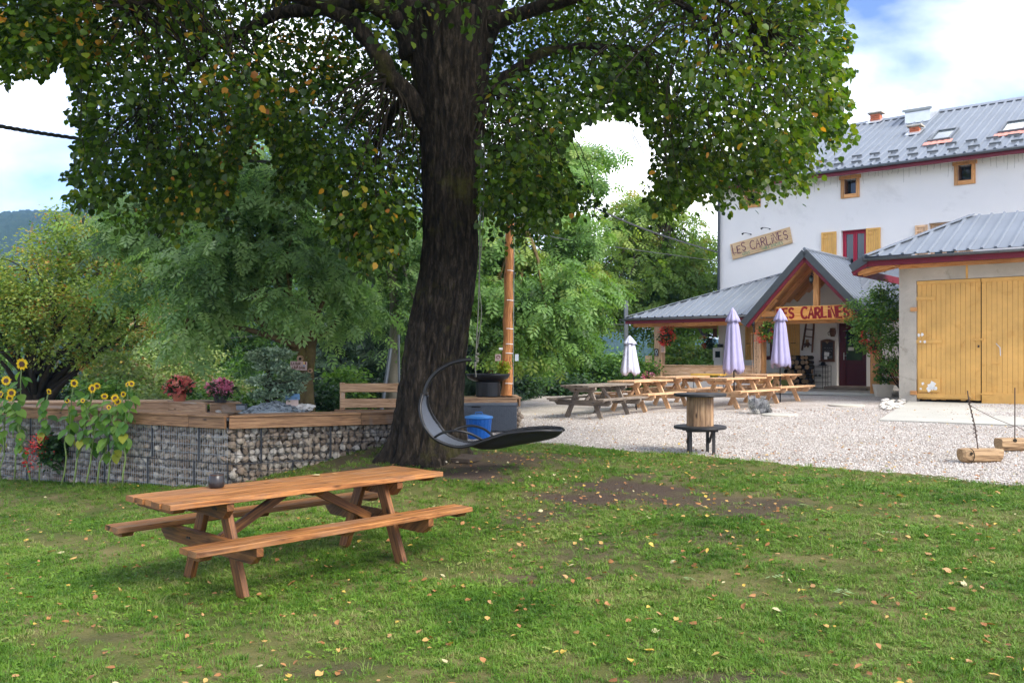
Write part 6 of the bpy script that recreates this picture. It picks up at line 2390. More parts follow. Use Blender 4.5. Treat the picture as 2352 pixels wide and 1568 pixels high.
t = thing('iron_rod', 'upright thin dark rod stuck in the plain log at the picture edge', 'rod', P(2331, 1001, p2.y))
e2 = P(2331, 890, p2.y) - t.location
MB().tube([(0, 0, -.05), e2], .008, 6).build('rod', M['rust'], t)
tie = MB()
a_ = P(2226, 930, p.y)
b_ = P(2331, 979, p2.y)
o = MB().tube([a_, a_.lerp(b_, .5) + Vector((0, 0, -.02)), b_], .0045, 5).tube([b_ + Vector((-.12, 0, -.02)), b_ + Vector((0, -.02, .012)), b_ + Vector((.15, .05, -.05)), b_ + Vector((.3, .1, -.2))], .0045, 5).build('tie_wire', M['rust'], None, loc=a_)
tag(o, 'thin rusty wire stretched between the two iron rods', 'wire')

# manhole covers
for (x, y, r, lb) in ((1791, 953.5, .40, 'flat round concrete cover in the gravel behind the dog'), (1944, 931, .44, 'flat round concrete cover in the gravel before the garage shrub')):
    p = G(x, y)
    t = thing('manhole_cover', lb, 'cover', p)
    MB().lathe([(r, -.05), (r, .018), (r - .02, .028)], n=40).build('rim', M['concrete'], t)
    MB().lathe([(r - .05, .0285), (r - .06, .034)], n=40).build('lid', M['slab'], t)

# ------------------------------------------------------------------ the dog, lying with its back to us
p = G(1745, 950)
t = thing('dog', 'grey and white shaggy dog lying curled on the gravel with its back turned', 'dog', p)
me = bpy.data.meshes.new('body')
vv = [(0.02, 0, .17), (-.10, .02, .17), (-.17, .10, .19), (-.19, .20, .24), (-.16, .28, .22), (.12, -.02, .15), (.18, -.10, .10), (.05, -.16, .07), (-.10, -.18, .05), (-.14, -.10, .07), (-.24, -.06, .06), (.06, .12, .06), (-.05, .2, .05)]
ee = [(0, 1), (1, 2), (2, 3), (3, 4), (0, 5), (5, 6), (6, 7), (7, 8), (1, 9), (9, 10), (5, 11), (11, 12)]
rr = [.165, .15, .12, .085, .05, .15, .10, .05, .045, .06, .04, .06, .04]
me.from_pydata(vv, ee, [])
body = bpy.data.objects.new('body', me)
COL.objects.link(body)
body.parent = t
sk = body.modifiers.new('skin', 'SKIN')
for i, v in enumerate(me.skin_vertices[0].data):
    v.radius = (rr[i], rr[i])
    v.use_root = (i == 0)
body.modifiers.new('sub', 'SUBSURF').levels = 2
body.modifiers[-1].render_levels = 2
me.materials.append(M['skin_dog'])
g = np.random.default_rng(4)
ctr = np.array(vv)
Nf = 3600
ii = g.choice(len(vv), Nf, p=np.array(rr) ** 2 / np.sum(np.array(rr) ** 2))
d_ = unit(g.normal(size=(Nf, 3)))
ps = ctr[ii] + d_ * np.array(rr)[ii][:, None] * 0.96
kk = ps[:, 2] > 0.005
ps, d_ = ps[kk], d_[kk]
dirs = unit(d_ * .45 + np.array([0.1, -.3, -.75]) + .3 * g.normal(size=ps.shape))
tint = np.clip(.42 + .30 * np.sin(ps[:, 0] * 17 + 2) * np.sin(ps[:, 2] * 23) + .18 * g.normal(size=len(ps)), 0, 1)
wh = (ps[:, 0] < -.165) | ((ps[:, 0] < -.09) & (ps[:, 2] < .11)) | ((ps[:, 2] > .25) & (ps[:, 0] < -.1)) | ((ps[:, 0] < -.06) & (ps[:, 2] < .075))
T_HAIR = ([(-.10, 0, 0), (.10, 0, 0), (.0, 1, 0)], [np.array([[0, 1, 2]])])
leaf_object('fur', T_HAIR, M['fur_grey'], ps[~wh], dirs[~wh], d_[~wh], .065, tint[~wh], t, 2)
leaf_object('fur', T_HAIR, M['fur_white'], ps[wh], dirs[wh], d_[wh], .060, tint[wh], t, 3)
for s in (-1, 1):
    mb = MB()
    mb.prism([(-.17 + s * .075 - .04, .18, .29), (-.17 + s * .075 + .04, .18, .29), (-.17 + s * .10, .19, .40)], (0, .014, 0))
    mb.build('ear', M['skin_dog'], t)
t.scale = (0.80, 0.9, 1.12)
# pale concrete pole seen past the porch
loc = at_ground(1438, 33)
t = thing('power_pole', 'pale concrete power pole rising behind the porch corner', 'pole', loc)
MB().beam((0, 0, 0), (0, 0, P(0, 690, 33).z - loc.z), .17, .15, w1=.14, h1=.12, ch=.02).build('shaft', M['gutter'], t)
for k, y in enumerate((735, 760)):
    MB().tube([(-.17, 0, P(0, y, 33).z - loc.z), (-.24, 0, P(0, y, 33).z - loc.z)], .03, 8).build('insulator', M['black'], t)

# ================================================================== the house (local frame: u along the facade, v into the house)
HA = math.atan2(-0.631, 0.776)
HB_ = Vector((7.36, 32.6, E - 1.12))
_c, _s = math.cos(HA), math.sin(HA)


def h_local(w):
    d = Vector(w) - HB_
    return Vector((d.x * _c + d.y * _s, -d.x * _s + d.y * _c, d.z))


def h_world(u, v, z):
    return Vector((HB_.x + u * _c - v * _s, HB_.y + u * _s + v * _c, HB_.z + z))


OL = h_local((0, 0, E))


def lray(x, y):
    X, Y = (x - CX) / F, 1.0
    return Vector((X * _c + Y * _s, -X * _s + Y * _c, -(y - HY) / F))


def on_v(x, y, v):
    d = lray(x, y)
    return OL + d * ((v - OL.y) / d.y)


def on_pl(x, y, p0, n):
    d = lray(x, y)
    p0, n = Vector(p0), Vector(n)
    return OL + d * ((p0 - OL).dot(n) / d.dot(n))


z6 = lambda a, b: ((1500 + a * .29762) * .9408, (550 + b * .29762) * .9408)
z6b = lambda a, b: ((1740 + a / 6.5333) * .9408, (750 + b / 6.5333) * .9408)
z7 = lambda a, b: ((1700 + a / 2.94) * .9408, (200 + b / 2.94) * .9408)
z2 = lambda a, b: ((1540 + a / 8.7115) * .9408, (780 + b / 8.7115) * .9408)
z3 = lambda a, b: ((1960 + a / 7.4667) * .9408, (780 + b / 7.4667) * .9408)


def hthing(name, label, cat, group=None, at=None):
    """thing in the house frame; 'at' is its base point in that frame"""
    a = at or (0, 0, 0)
    return thing(name, label, cat, h_world(*a), HA, group)


def wall_holes(mb, u0, u1, z0, z1, v0, v1, holes):
    us = sorted({u0, u1, *[h[0] for h in holes], *[h[2] for h in holes]})
    zs_ = sorted({z0, z1, *[h[1] for h in holes], *[h[3] for h in holes]})
    for i in range(len(us) - 1):
        for j in range(len(zs_) - 1):
            uc, zc = (us[i] + us[i + 1]) / 2, (zs_[j] + zs_[j + 1]) / 2
            if any(h[0] < uc < h[2] and h[1] < zc < h[3] for h in holes):
                continue
            a, b_, c, d = us[i], us[i + 1], zs_[j], zs_[j + 1]
            mb.add([(a, v0, c), (b_, v0, c), (b_, v0, d), (a, v0, d)], [[0, 1, 2, 3]])
            mb.add([(a, v1, c), (b_, v1, c), (b_, v1, d), (a, v1, d)], [[3, 2, 1, 0]])
    for (a, c, b_, d) in holes:
        mb.add([(a, v0, c), (a, v1, c), (a, v1, d), (a, v0, d)], [[0, 1, 2, 3]])
        mb.add([(b_, v0, c), (b_, v1, c), (b_, v1, d), (b_, v0, d)], [[3, 2, 1, 0]])
        mb.add([(a, v0, d), (a, v1, d), (b_, v1, d), (b_, v0, d)], [[0, 1, 2, 3]])
        mb.add([(a, v0, c), (a, v1, c), (b_, v1, c), (b_, v0, c)], [[3, 2, 1, 0]])
    mb.add([(u0, v0, z1), (u1, v0, z1), (u1, v1, z1), (u0, v1, z1)], [[0, 1, 2, 3]])
    mb.add([(u0, v0, z0), (u0, v0, z1), (u0, v1, z1), (u0, v1, z0)], [[0, 1, 2, 3]])
    mb.add([(u1, v0, z0), (u1, v1, z0), (u1, v1, z1), (u1, v0, z1)], [[0, 1, 2, 3]])


def ribbed(mb, poly, rdir, spacing=0.28, rh=0.036, rw=0.06, thick=0.012, start=0.1):
    """profiled steel sheet over a convex plane polygon, ribs along rdir"""
    poly = [Vector(p) for p in poly]
    nrm = (poly[1] - poly[0]).cross(poly[2] - poly[1]).normalized()
    if nrm.z < 0:
        nrm = -nrm
    mb.prism([p - nrm * thick for p in poly], nrm * thick)
    r = Vector(rdir)
    r = (r - nrm * r.dot(nrm)).normalized()
    a = nrm.cross(r)
    pr = [(p.dot(a), p.dot(r)) for p in poly]
    hN = poly[0].dot(nrm)
    s0, s1 = min(p[0] for p in pr), max(p[0] for p in pr)

    def span(s):
        ts = []
        for i in range(len(pr)):
            (x0, t0), (x1, t1) = pr[i], pr[(i + 1) % len(pr)]
            if (x0 - s) * (x1 - s) <= 0 and abs(x1 - x0) > 1e-9:
                ts.append(t0 + (t1 - t0) * (s - x0) / (x1 - x0))
        return (min(ts), max(ts)) if len(ts) >= 2 else None
    s = s0 + start
    while s < s1 - 0.02:
        q = span(s)
        if q and q[1] - q[0] > 0.08:
            A = a * s + r * (q[0] + 0.005) + nrm * hN
            B = a * s + r * (q[1] - 0.01) + nrm * hN
            w2, w1 = rw * 0.32, rw * 0.6
            vs = []
            for p in (A, B):
                vs += [p - a * w1 + nrm * .0005, p - a * w2 + nrm * rh, p + a * w2 + nrm * rh, p + a * w1 + nrm * .0005]
            mb.add(vs, [[0, 1, 5, 4], [1, 2, 6, 5], [2, 3, 7, 6], [0, 3, 2, 1], [4, 5, 6, 7]])
        s += spacing
    return nrm


house = hthing('house', 'big white rendered house with grey ribbed steel roof and ochre shutters', 'house')
RS = 0.473                      # roof slope
att = [(0.99, 6.24, 1.59, 6.95), (4.36, 6.21, 4.96, 6.99), (7.78, 6.24, 8.37, 7.0)]
att_in = [(a + .11, c + .13, b_ - .11, d - .17) for a, c, b_, d in att]
WIN = (4.36, 3.75, 5.16, 5.17)
WIN2 = (7.06, 3.80, 7.86, 5.17)
DOOR = (4.22, 0.04, 5.17, 2.16)
PW0, PW1 = on_v(1731, 780, 0).x, on_v(1808, 780, 0).x
PWIN = (PW0, 0.95, PW1, 2.32)
mb = MB()
wall_holes(mb, 0, 15, -0.4, 7.12, 0, 0.42, att_in + [WIN, WIN2, DOOR, PWIN])
mb.build('wall', M['render'], house)
mb = MB()
mb.prism([(0, .421, -.4), (0, 10.6, -.4), (0, 10.6, 7.1), (0, 5.5, 9.7), (0, .421, 7.3)], (.4, 0, 0))
mb.prism([(14.6, .421, -.4), (14.6, 10.6, -.4), (14.6, 10.6, 7.1), (14.6, 5.5, 9.7), (14.6, .421, 7.3)], (.4, 0, 0))
mb.prism([(.401, 10.2, -.4), (14.599, 10.2, -.4), (14.599, 10.2, 7.1), (.401, 10.2, 7.1)], (0, .4, 0))
mb.build('wall', M['render'], house)
MB().beam((.42, 2.2, 3.4), (14.58, 2.2, 3.4), 0.02, 7.5).build('dark_backing', M['dark'], house)  # near-black sheet, colour stands for the unlit rooms
# roof
zr = lambda v: 7.10 + RS * (v + 0.5)
mb = MB()
ribbed(mb, [(-.55, -.52, zr(-.52)), (15.3, -.52, zr(-.52)), (15.3, 5.5, zr(5.5)), (-.55, 5.5, zr(5.5))], (0, 1, RS), 0.27, 0.045, 0.075)
mb.build('roof', M['roof'], house)
mb = MB()
ribbed(mb, [(-.55, 5.502, zr(5.5) - .003), (15.3, 5.502, zr(5.5) - .003), (15.3, 11.4, zr(5.5) - RS * 5.9), (-.55, 11.4, zr(5.5) - RS * 5.9)], (0, 1, -RS), 0.27, 0.045, 0.075)
mb.build('roof', M['roof'], house)
mb = MB()
zz = zr(5.5)
mb.prism([(-.57, 5.2, zz - .10), (-.57, 5.5, zz + .055), (-.57, 5.8, zz - .10), (-.57, 5.5, zz + .035)], (15.9, 0, 0))
mb.build('ridge_cap', M['roof'], house)
mb = MB()
mb.prism([(-.5, -.46, 6.94), (-.5, -.01, 6.94), (-.5, -.01, zr(-.01) - .02), (-.5, -.46, zr(-.46) - .02)], (15.7, 0, 0))
mb.build('soffit', M['render_in'], house)
MB().beam((-.55, -.475, 6.955), (15.3, -.475, 6.955), 0.025, 0.15).build('fascia', M['red'], house)
MB().beam((-.562, -.50, zr(-.5) - .09), (-.562, 5.45, zr(5.45) - .09), 0.025, 0.17).build('fascia', M['red'], house)


def gutter(parent, u0, u1, v, z, r=0.062, brackets=0.62):
    """half-round gutter along u, opening upward"""
    mb = MB()
    n = 10
    vs, fs = [], []
    for u in (u0, u1):
        for k in range(n + 1):
            a = math.pi + math.pi * k / n
            vs.append((u, v + math.cos(a) * r, z + math.sin(a) * r))
        for k in range(n, -1, -1):
            a = math.pi + math.pi * k / n
            vs.append((u, v + math.cos(a) * (r - .006), z + math.sin(a) * (r - .006)))
    m_ = 2 * (n + 1)
    for k in range(m_):
        j = (k + 1) % m_
        fs.append([k, j, m_ + j, m_ + k])
    fs.append(list(range(m_ - 1, -1, -1)))
    fs.append(list(range(m_, 2 * m_)))
    mb.add(vs, fs)
    g_ = mb.build('gutter', M['gutter'], parent, smooth=True)
    mb = MB()
    u = u0 + 0.12
    while u < u1:
        pts = [(u, v + math.cos(a) * (r + .004), z + math.sin(a) * (r + .004)) for a in np.linspace(math.pi, 2 * math.pi, 9)]
        mb.tube(pts, .006, 4)
        u += brackets
    mb.build('bracket', M['roof_dark'], g_)
    return g_


gutter(house, -.6, 15.3, -.56, 7.06, .068)
dp = [(-.05, -.56, 6.99), (-.05, -.50, 6.86), (-.07, -.16, 6.70), (-.07, -.085, 6.55), (-.07, -.085, 2.2)]
p0 = on_v(1651, 600, -.085)
dp = [(p0.x - .10, -.56, 6.99), (p0.x - .08, -.52, 6.88), (p0.x - .01, -.14, 6.66), (p0.x, -.085, 6.52), (p0.x, -.085, 2.2)]
d_ = MB().tube(dp, .05, 10).build('downpipe', M['gutter'], house, smooth=True)
mb = MB()
for z in (6.45, 5.0, 3.5):
    mb.tube([(p0.x + math.cos(a) * .056, -.085 + math.sin(a) * .056, z) for a in np.linspace(0, 6.283, 13)], .008, 4)
mb.build('clamp', M['roof_dark'], d_)

# attic openings
for k, ((a, c, b_, d), (ai, ci, bi, di)) in enumerate(zip(att, att_in)):
    w_ = place(MB().beam((a - .045, -.022, d - .085), (b_ + .045, -.022, d - .085), .075, .17).build('lintel', M['porch'], house).data, 'unused', None, (0, 0, 0))
    bpy.data.objects.remove(w_)
    fr = MB()
    fr.beam((a + .055, -.014, c), (a + .055, -.014, d - .171), .11, .055, up=(0, 1, 0))
    fr.beam((b_ - .055, -.014, c), (b_ - .055, -.014, d - .171), .11, .055, up=(0, 1, 0))
    fr.beam((a + .111, -.014, c + .065), (b_ - .111, -.014, c + .065), .055, .128)
    win = fr.build('window_frame', M['porch'], house)
    rv = MB()
    rv.prism([(ai + .002, .02, ci + .002), (ai + .002, .34, ci + .002), (ai + .002, .34, di - .002), (ai + .002, .02, di - .002)], (.02, 0, 0))
    rv.prism([(bi - .002, .02, ci + .002), (bi - .002, .34, ci + .002), (bi - .002, .34, di - .002), (bi - .002, .02, di - .002)], (-.02, 0, 0))
    rv.build('reveal', M['old_wood'], win)
    MB().beam((ai, .30, (ci + di) / 2), (bi, .30, (ci + di) / 2), .02, di - ci).build('pane', M['glass'], win)


def casement(parent, hole, v, frame_m, glass_m, nleaf=2):
    a, c, b_, d = hole
    fr = MB()
    t_ = .05
    fr.beam((a + t_ / 2, v, c), (a + t_ / 2, v, d), t_, .06, up=(0, 1, 0))
    fr.beam((b_ - t_ / 2, v, c), (b_ - t_ / 2, v, d), t_, .06, up=(0, 1, 0))
    fr.beam((a + t_, v, d - t_ / 2), (b_ - t_, v, d - t_ / 2), .06, t_)
    fr.beam((a + t_, v, c + t_ / 2), (b_ - t_, v, c + t_ / 2), .06, t_)
    w = fr.build('window_frame', frame_m, parent)
    x0 = a + t_
    wl = (b_ - a - 2 * t_) / nleaf
    for k in range(nleaf):
        q = MB()
        u0, u1 = x0 + k * wl + .003, x0 + (k + 1) * wl - .003
        for (A, B_) in (((u0 + .03, v - .012, c + t_ + .003), (u0 + .03, v - .012, d - t_ - .003)), ((u1 - .03, v - .012, c + t_ + .003), (u1 - .03, v - .012, d - t_ - .003))):
            q.beam(A, B_, .06, .05, up=(0, 1, 0))
        q.beam((u0 + .061, v - .012, d - t_ - .033), (u1 - .061, v - .012, d - t_ - .033), .05, .06)
        q.beam((u0 + .061, v - .012, c + t_ + .043), (u1 - .061, v - .012, c + t_ + .043), .05, .08)
        q.build('sash', frame_m, w)
        MB().beam((u0 + .06, v, (c + d) / 2), (u1 - .06, v, (c + d) / 2), .012, d - c - .2).build('pane', glass_m, w)
    return w


def shutter(parent, a, c, b_, d, v, m, slat=False):
    w = MB()
    f = .07
    w.beam((a + f / 2, v, c), (a + f / 2, v, d), f, .035, up=(0, 1, 0))
    w.beam((b_ - f / 2, v, c), (b_ - f / 2, v, d), f, .035, up=(0, 1, 0))
    for z in (c + f / 2, d - f / 2, c + (d - c) * .36):
        w.beam((a + f, v, z), (b_ - f, v, z), .035, f)
    s_ = w.build('shutter', m, parent)
    n_ = 4
    for k in range(n_):
        pw = (b_ - a - 2 * f) / n_
        MB().beam((a + f + pw * (k + .5), v + .008, c + .01), (a + f + pw * (k + .5), v + .008, d - .01), pw - .006, .016, up=(0, 1, 0), ch=.003).build('plank', m, s_)
    q = MB()
    for z in (c + (d - c) * .42,):
        q.beam(((a + b_) / 2 - .09, v - .022, z), ((a + b_) / 2 + .09, v - .022, z), .012, .02)
    q.build('slot', M['dark'], s_)
    for z in (c + .18, d - .18):
        MB().beam((a + .01, v - .021, z), (a + .20, v - .021, z), .008, .035).build('hinge', m, s_)
    return s_


casement(house, WIN, .20, M['red_win'], M['glass'])
shutter(house, 3.72, 3.75, 4.22, 5.16, -.03, M['shutter'])
shutter(house, 5.17, 3.75, 5.62, 5.17, -.03, M['shutter'])
casement(house, WIN2, .20, M['porch_pale'], M['glass'])
shutter(house, 6.66, 3.80, 7.03, 5.13, -.03, M['porch_pale'])
shutter(house, 7.90, 3.80, 8.30, 5.13, -.03, M['porch_pale'])
casement(house, PWIN, .16, M['door_red'], M['glass'])
PL0, PL1 = on_v(*z6b(520, 300), -.03).x, on_v(*z6b(640, 300), -.03).x
shutter(house, PL0, .95, PW0 - .01, 2.30, -.03, M['shutter'])
shutter(house, PW1 + .01, .95, PW1 + .45, 2.30, -.03, M['shutter'])

# entrance door
dr = MB()
dv = .25
a, c, b_, d = DOOR
dr.beam((a + .05, dv, c), (a + .05, dv, d), .10, .07, up=(0, 1, 0))
dr.beam((b_ - .05, dv, c), (b_ - .05, dv, d), .10, .07, up=(0, 1, 0))
dr.beam((a + .10, dv, d - .05), (b_ - .10, dv, d - .05), .07, .10)
door = dr.build('door', M['door_red'], house)
q = MB()
q.beam((a + .16, dv - .01, c + .03), (a + .16, dv - .01, d - .10), .12, .05, up=(0, 1, 0))
q.beam((b_ - .15, dv - .01, c + .03), (b_ - .15, dv - .01, d - .10), .10, .05, up=(0, 1, 0))
q.beam((a + .22, dv - .01, c + .10), (b_ - .20, dv - .01, c + .10), .05, .14)
q.beam((a + .22, dv - .01, c + .86), (b_ - .20, dv - .01, c + .86), .05, .10)
q.beam((a + .22, dv - .01, d - .16), (b_ - .20, dv - .01, d - .16), .05, .12)
q.build('leaf', M['door_red'], door)
MB().beam((a + .22, dv + .008, c + .49), (b_ - .20, dv + .008, c + .49), .02, .66).build('panel', M['door_red'], door)
MB().beam((a + .22, dv + .008, c + 1.42), (b_ - .20, dv + .008, c + 1.42), .012, 1.05).build('pane', M['glass'], door)
q = MB()
q.beam((a + .16, dv - .04, c + .92), (a + .16, dv - .04, c + 1.16), .03, .008, up=(0, 1, 0))
q.tube([(a + .16, dv - .045, c + 1.06), (a + .16, dv - .085, c + 1.06), (a + .26, dv - .09, c + 1.06)], .009, 6)
q.build('handle', M['pale_metal'], door)
nb_ = on_v(*z3(878, 533), dv)
nn_ = MB().beam((nb_.x - .095, dv - .003, nb_.z), (nb_.x + .095, dv - .003, nb_.z), .006, .11, ch=.001).build('notice', M['white'], door)
MB().beam((a + .0, -.03, c + .005), (b_ + .0, -.03, c + .005), .5, .03).build('sill', M['concrete'], house)

# roof furniture, found where the sight lines meet the roof plane
RP0, RN = (0, -.5, 7.10), (0, -RS, 1)
zp7 = lambda a_, b2: on_pl(*z7(a_, b2), RP0, RN)
for (bx, by, hgt, sz, s7) in ((1285, 288, .27, (.36, .32), 0), (1566, 372, .20, (.32, .28), 1)):
    p = zp7(bx, by)
    mbk = MB()
    ch_ = None
    rows = 4
    cap = MB().beam((p.x - sz[0] / 2 - .08, p.y + .12, p.z + hgt + .07), (p.x + sz[0] / 2 + .08, p.y + .12, p.z + hgt + .07), sz[1] + .16, .05)
    cz = MB().box((p.x, p.y + .12, p.z + hgt / 2 - .15), (sz[0] - .02, sz[1] - .02, hgt + .3)).build('chimney', M['brick_red'], house)
    for r_ in range(rows):
        z = p.z - .02 + (hgt + .04) * (r_ + .5) / rows
        for k in range(2):
            off_ = .0 if r_ % 2 else .05
            x0_ = p.x - sz[0] / 2 + k * sz[0] / 2
            MB().beam((x0_ + .004, p.y + .12 - sz[1] / 2, z), (x0_ + sz[0] / 2 - .004, p.y + .12 - sz[1] / 2, z), .03, (hgt + .04) / rows - .012).build('brick', M['brick_red'], cz)
    cap.build('cap', M['concrete'], cz)
    MB().box((p.x, p.y + .12, p.z + hgt + .02), (sz[0] - .04, sz[1] - .04, .06)).build('flue', M['concrete'], cz)
    fl_ = MB()
    fl_.prism([(p.x - sz[0] * .75, p.y - .28, zr(p.y - .28) + .05), (p.x + sz[0] * .75, p.y - .28, zr(p.y - .28) + .05), (p.x + sz[0] * .75, p.y + .45, zr(p.y + .45) + .05), (p.x - sz[0] * .75, p.y + .45, zr(p.y + .45) + .05)], (0, 0, .02))
    fl_.build('flashing', M['pale_metal'], cz)
# smoke vent with dome
A, B_ = zp7(1497, 308), zp7(1668, 292)
w_ = (B_ - A).x
p = A
vt = MB()
up_ = .42
dd = 1.15
vs = [(p.x, p.y, zr(p.y) + .02), (p.x + w_, p.y, zr(p.y) + .02), (p.x + w_, p.y + dd, zr(p.y + dd) + .02), (p.x, p.y + dd, zr(p.y + dd) + .02)]
tops = [(x, y, z + up_) for x, y, z in vs]
vt.add(vs + tops, [[0, 1, 5, 4], [1, 2, 6, 5], [2, 3, 7, 6], [3, 0, 4, 7], [4, 5, 6, 7]])
vent = vt.build('roof_vent', M['pale_metal'], house)
rim = MB()
e_ = .07
rim.prism([(p.x - e_, p.y - e_, tops[0][2] - .02), (p.x + w_ + e_, p.y - e_, tops[0][2] - .02), (p.x + w_ + e_, p.y + dd + e_, tops[2][2] + .03), (p.x - e_, p.y + dd + e_, tops[2][2] + .03)], (0, -RS * .05, .08))
rim.build('frame', M['pale_metal'], vent)
dm = MB()
n_ = 14
vs, fs = [], []
for i in range(n_ + 1):
    for j in range(n_ + 1):
        x, y = i / n_, j / n_
        hh = .30 * (max(0, 1 - (2 * x - 1) ** 2) * max(0, 1 - (2 * y - 1) ** 2)) ** .5
        vs.append((p.x + .03 + x * (w_ - .06), p.y + .03 + y * (dd - .06), tops[0][2] + .09 + (tops[2][2] - tops[0][2]) * y + hh))
for i in range(n_):
    for j in range(n_):
        a_ = i * (n_ + 1) + j
        fs.append([a_, a_ + n_ + 1, a_ + n_ + 2, a_ + 1])
dm.add(vs, fs)
dm.build('dome', M['white'], vent, smooth=True)
for c4 in (((1645, 447), (1800, 432), (1905, 352), (1745, 368)), ((2150, 387), (2330, 367), (2432, 290), (2240, 304))):
    q4 = [zp7(*c) for c in c4]
    u0 = (q4[0].x + q4[3].x) / 2
    u1 = (q4[1].x + q4[2].x) / 2
    v0 = (q4[0].y + q4[1].y) / 2
    v1 = (q4[2].y + q4[3].y) / 2
    f = .07
    sk_ = MB()
    up = (0, -RS, 1)
    zt_ = lambda v: zr(v) + .085
    sk_.beam((u0 + f / 2, v0, zt_(v0)), (u0 + f / 2, v1, zt_(v1)), f, .09, up=up)
    sk_.beam((u1 - f / 2, v0, zt_(v0)), (u1 - f / 2, v1, zt_(v1)), f, .09, up=up)
    sk_.beam((u0 + f, v0 + .03, zt_(v0 + .03)), (u1 - f, v0 + .03, zt_(v0 + .03)), f, .09, up=up)
    sk_.beam((u0 + f, v1 - .03, zt_(v1 - .03)), (u1 - f, v1 - .03, zt_(v1 - .03)), f, .09, up=up)
    so_ = sk_.build('skylight', M['gutter'], house)
    pn_ = MB()
    pn_.prism([(u0 + f, v0 + .06, zt_(v0 + .06) - .01), (u1 - f, v0 + .06, zt_(v0 + .06) - .01), (u1 - f, v1 - .06, zt_(v1 - .06) - .01), (u0 + f, v1 - .06, zt_(v1 - .06) - .01)], (0, 0, .012))
    pn_.build('pane', M['sky_glass'], so_)
    fl_ = MB()
    ns = 10
    for k in range(ns):
        ua, ub = u0 - .08 + (u1 - u0 + .16) * k / ns, u0 - .08 + (u1 - u0 + .16) * (k + 1) / ns
        va = v0 - .26 - .04 * (k % 2)
        fl_.prism([(ua, va, zr(va) + .042), (ub, va, zr(va) + .042), (ub, v0 - .01, zr(v0) + .05), (ua, v0 - .01, zr(v0) + .05)], (0, 0, .012 + .01 * (k % 2)))
    fl_.build('flashing', M['flash'], so_)
g1 = [zp7(895, 622), zp7(1150, 588), zp7(2300, 444)]
g2 = [zp7(905, 580), zp7(1155, 547), zp7(2125, 421)]
du = (g1[1].x - g1[0].x) / 2
sg_mesh = None
for row, (gp, vv_) in enumerate(((g1[0], g1[1].y), (g2[0], g2[1].y))):
    u = gp.x - du * 3
    while u < 14.8:
        if sg_mesh is None:
            q = MB()
            q.beam((-.16, -.02, .075), (.16, -.02, .075), .018, .05)
            q.beam((-.16, .03, .052), (.16, .03, .052), .09, .01, up=(0, -RS, 1))
            sgo = q.build('snow_guard', M['roof_dark'], house)
            sg_mesh = sgo.data
            sgo.location = (u, vv_, zr(vv_))
        else:
            place(sg_mesh, 'snow_guard', house, (u, vv_, zr(vv_)))
        u += du
# icicle light strings under the eave
mb = MB()
u = .2
while u < 11:
    ln = random.uniform(.12, .5)
    mb.tube([(u, -.44, 6.89), (u + random.uniform(-.02, .02), -.44, 6.89 - ln * .5), (u + random.uniform(-.03, .03), -.44, 6.89 - ln)], .0035, 3, cap=False)
    u += random.uniform(.10, .22)
mb.tube([(x, -.445, 6.885 + .01 * math.sin(x * 5)) for x in np.arange(0.1, 11, .2)], .005, 4)
mb.build('icicle_lights', M['rope'], house)

# slanted name board with two lamp arms
sc_ = [on_v(*z6(*c), -.035) for c in ((950, 157), (1440, 12), (1460, 145), (970, 282))]
bc = sum(sc_, Vector()) / 4
exd = ((sc_[1] - sc_[0]) + (sc_[2] - sc_[3])).normalized()
exd.y = 0
exd.normalize()
nzd = Vector((0, -1, 0))
eyd = Vector((-exd.z, 0, exd.x))
bw_ = ((sc_[1] - sc_[0]).length + (sc_[2] - sc_[3]).length) / 2
bh_ = ((sc_[0] - sc_[3]).dot(eyd) + (sc_[1] - sc_[2]).dot(eyd)) / 2
t = hthing('name_board', 'pale wooden board hung askew on the white wall, lettered in curly plum paint', 'sign', None, tuple(bc))
bcl = Vector((0, 0, 0))
MB().beam(bcl - exd * bw_ / 2, bcl + exd * bw_ / 2, .03, bh_, up=tuple(eyd)).build('board', M['sign_pale'], t)
mb = MB()
o_ = bcl + nzd * .0155
write(mb, "LES", o_ - exd * (bw_ * .47) - eyd * (bh_ * .17), exd, eyd, nzd, bh_ * .50, .028, bw_ * .24, .10, 2)
write(mb, "CARLiNES", o_ - exd * (bw_ * .17) - eyd * (bh_ * .17), exd, eyd, nzd, bh_ * .52, .028, bw_ * .64, .10, 3)
rnd = random.Random(4)
for k in range(11):      # curls at the letter feet
    x = -.45 + .088 * k
    if -.24 < x < -.18:
        continue
    cx_, cy_ = bw_ * x, -bh_ * .19
    stroke(mb, [(cx_ + .045 * math.cos(a) * (1 - a * .09), cy_ + .030 * math.sin(a)) for a in np.linspace(1.3, 5.6, 9)], o_, exd, eyd, nzd, .012)
mb.build('lettering', M['letter_purple'], t)
mb = MB()
write(mb, "GITES", o_ - exd * (bw_ * .32) - eyd * (bh_ * .43), exd, eyd, nzd, bh_ * .17, .013, bw_ * .13, .06, 5)
write(mb, "- -", o_ - exd * (bw_ * .16) - eyd * (bh_ * .43), exd, eyd, nzd, bh_ * .17, .010, bw_ * .10, .0, 5)
write(mb, "TABLE D'HOTES", o_ + exd * (bw_ * .0) - eyd * (bh_ * .43), exd, eyd, nzd, bh_ * .19, .013, bw_ * .36, .06, 6)
mb.build('lettering', M['letter_green'], t)
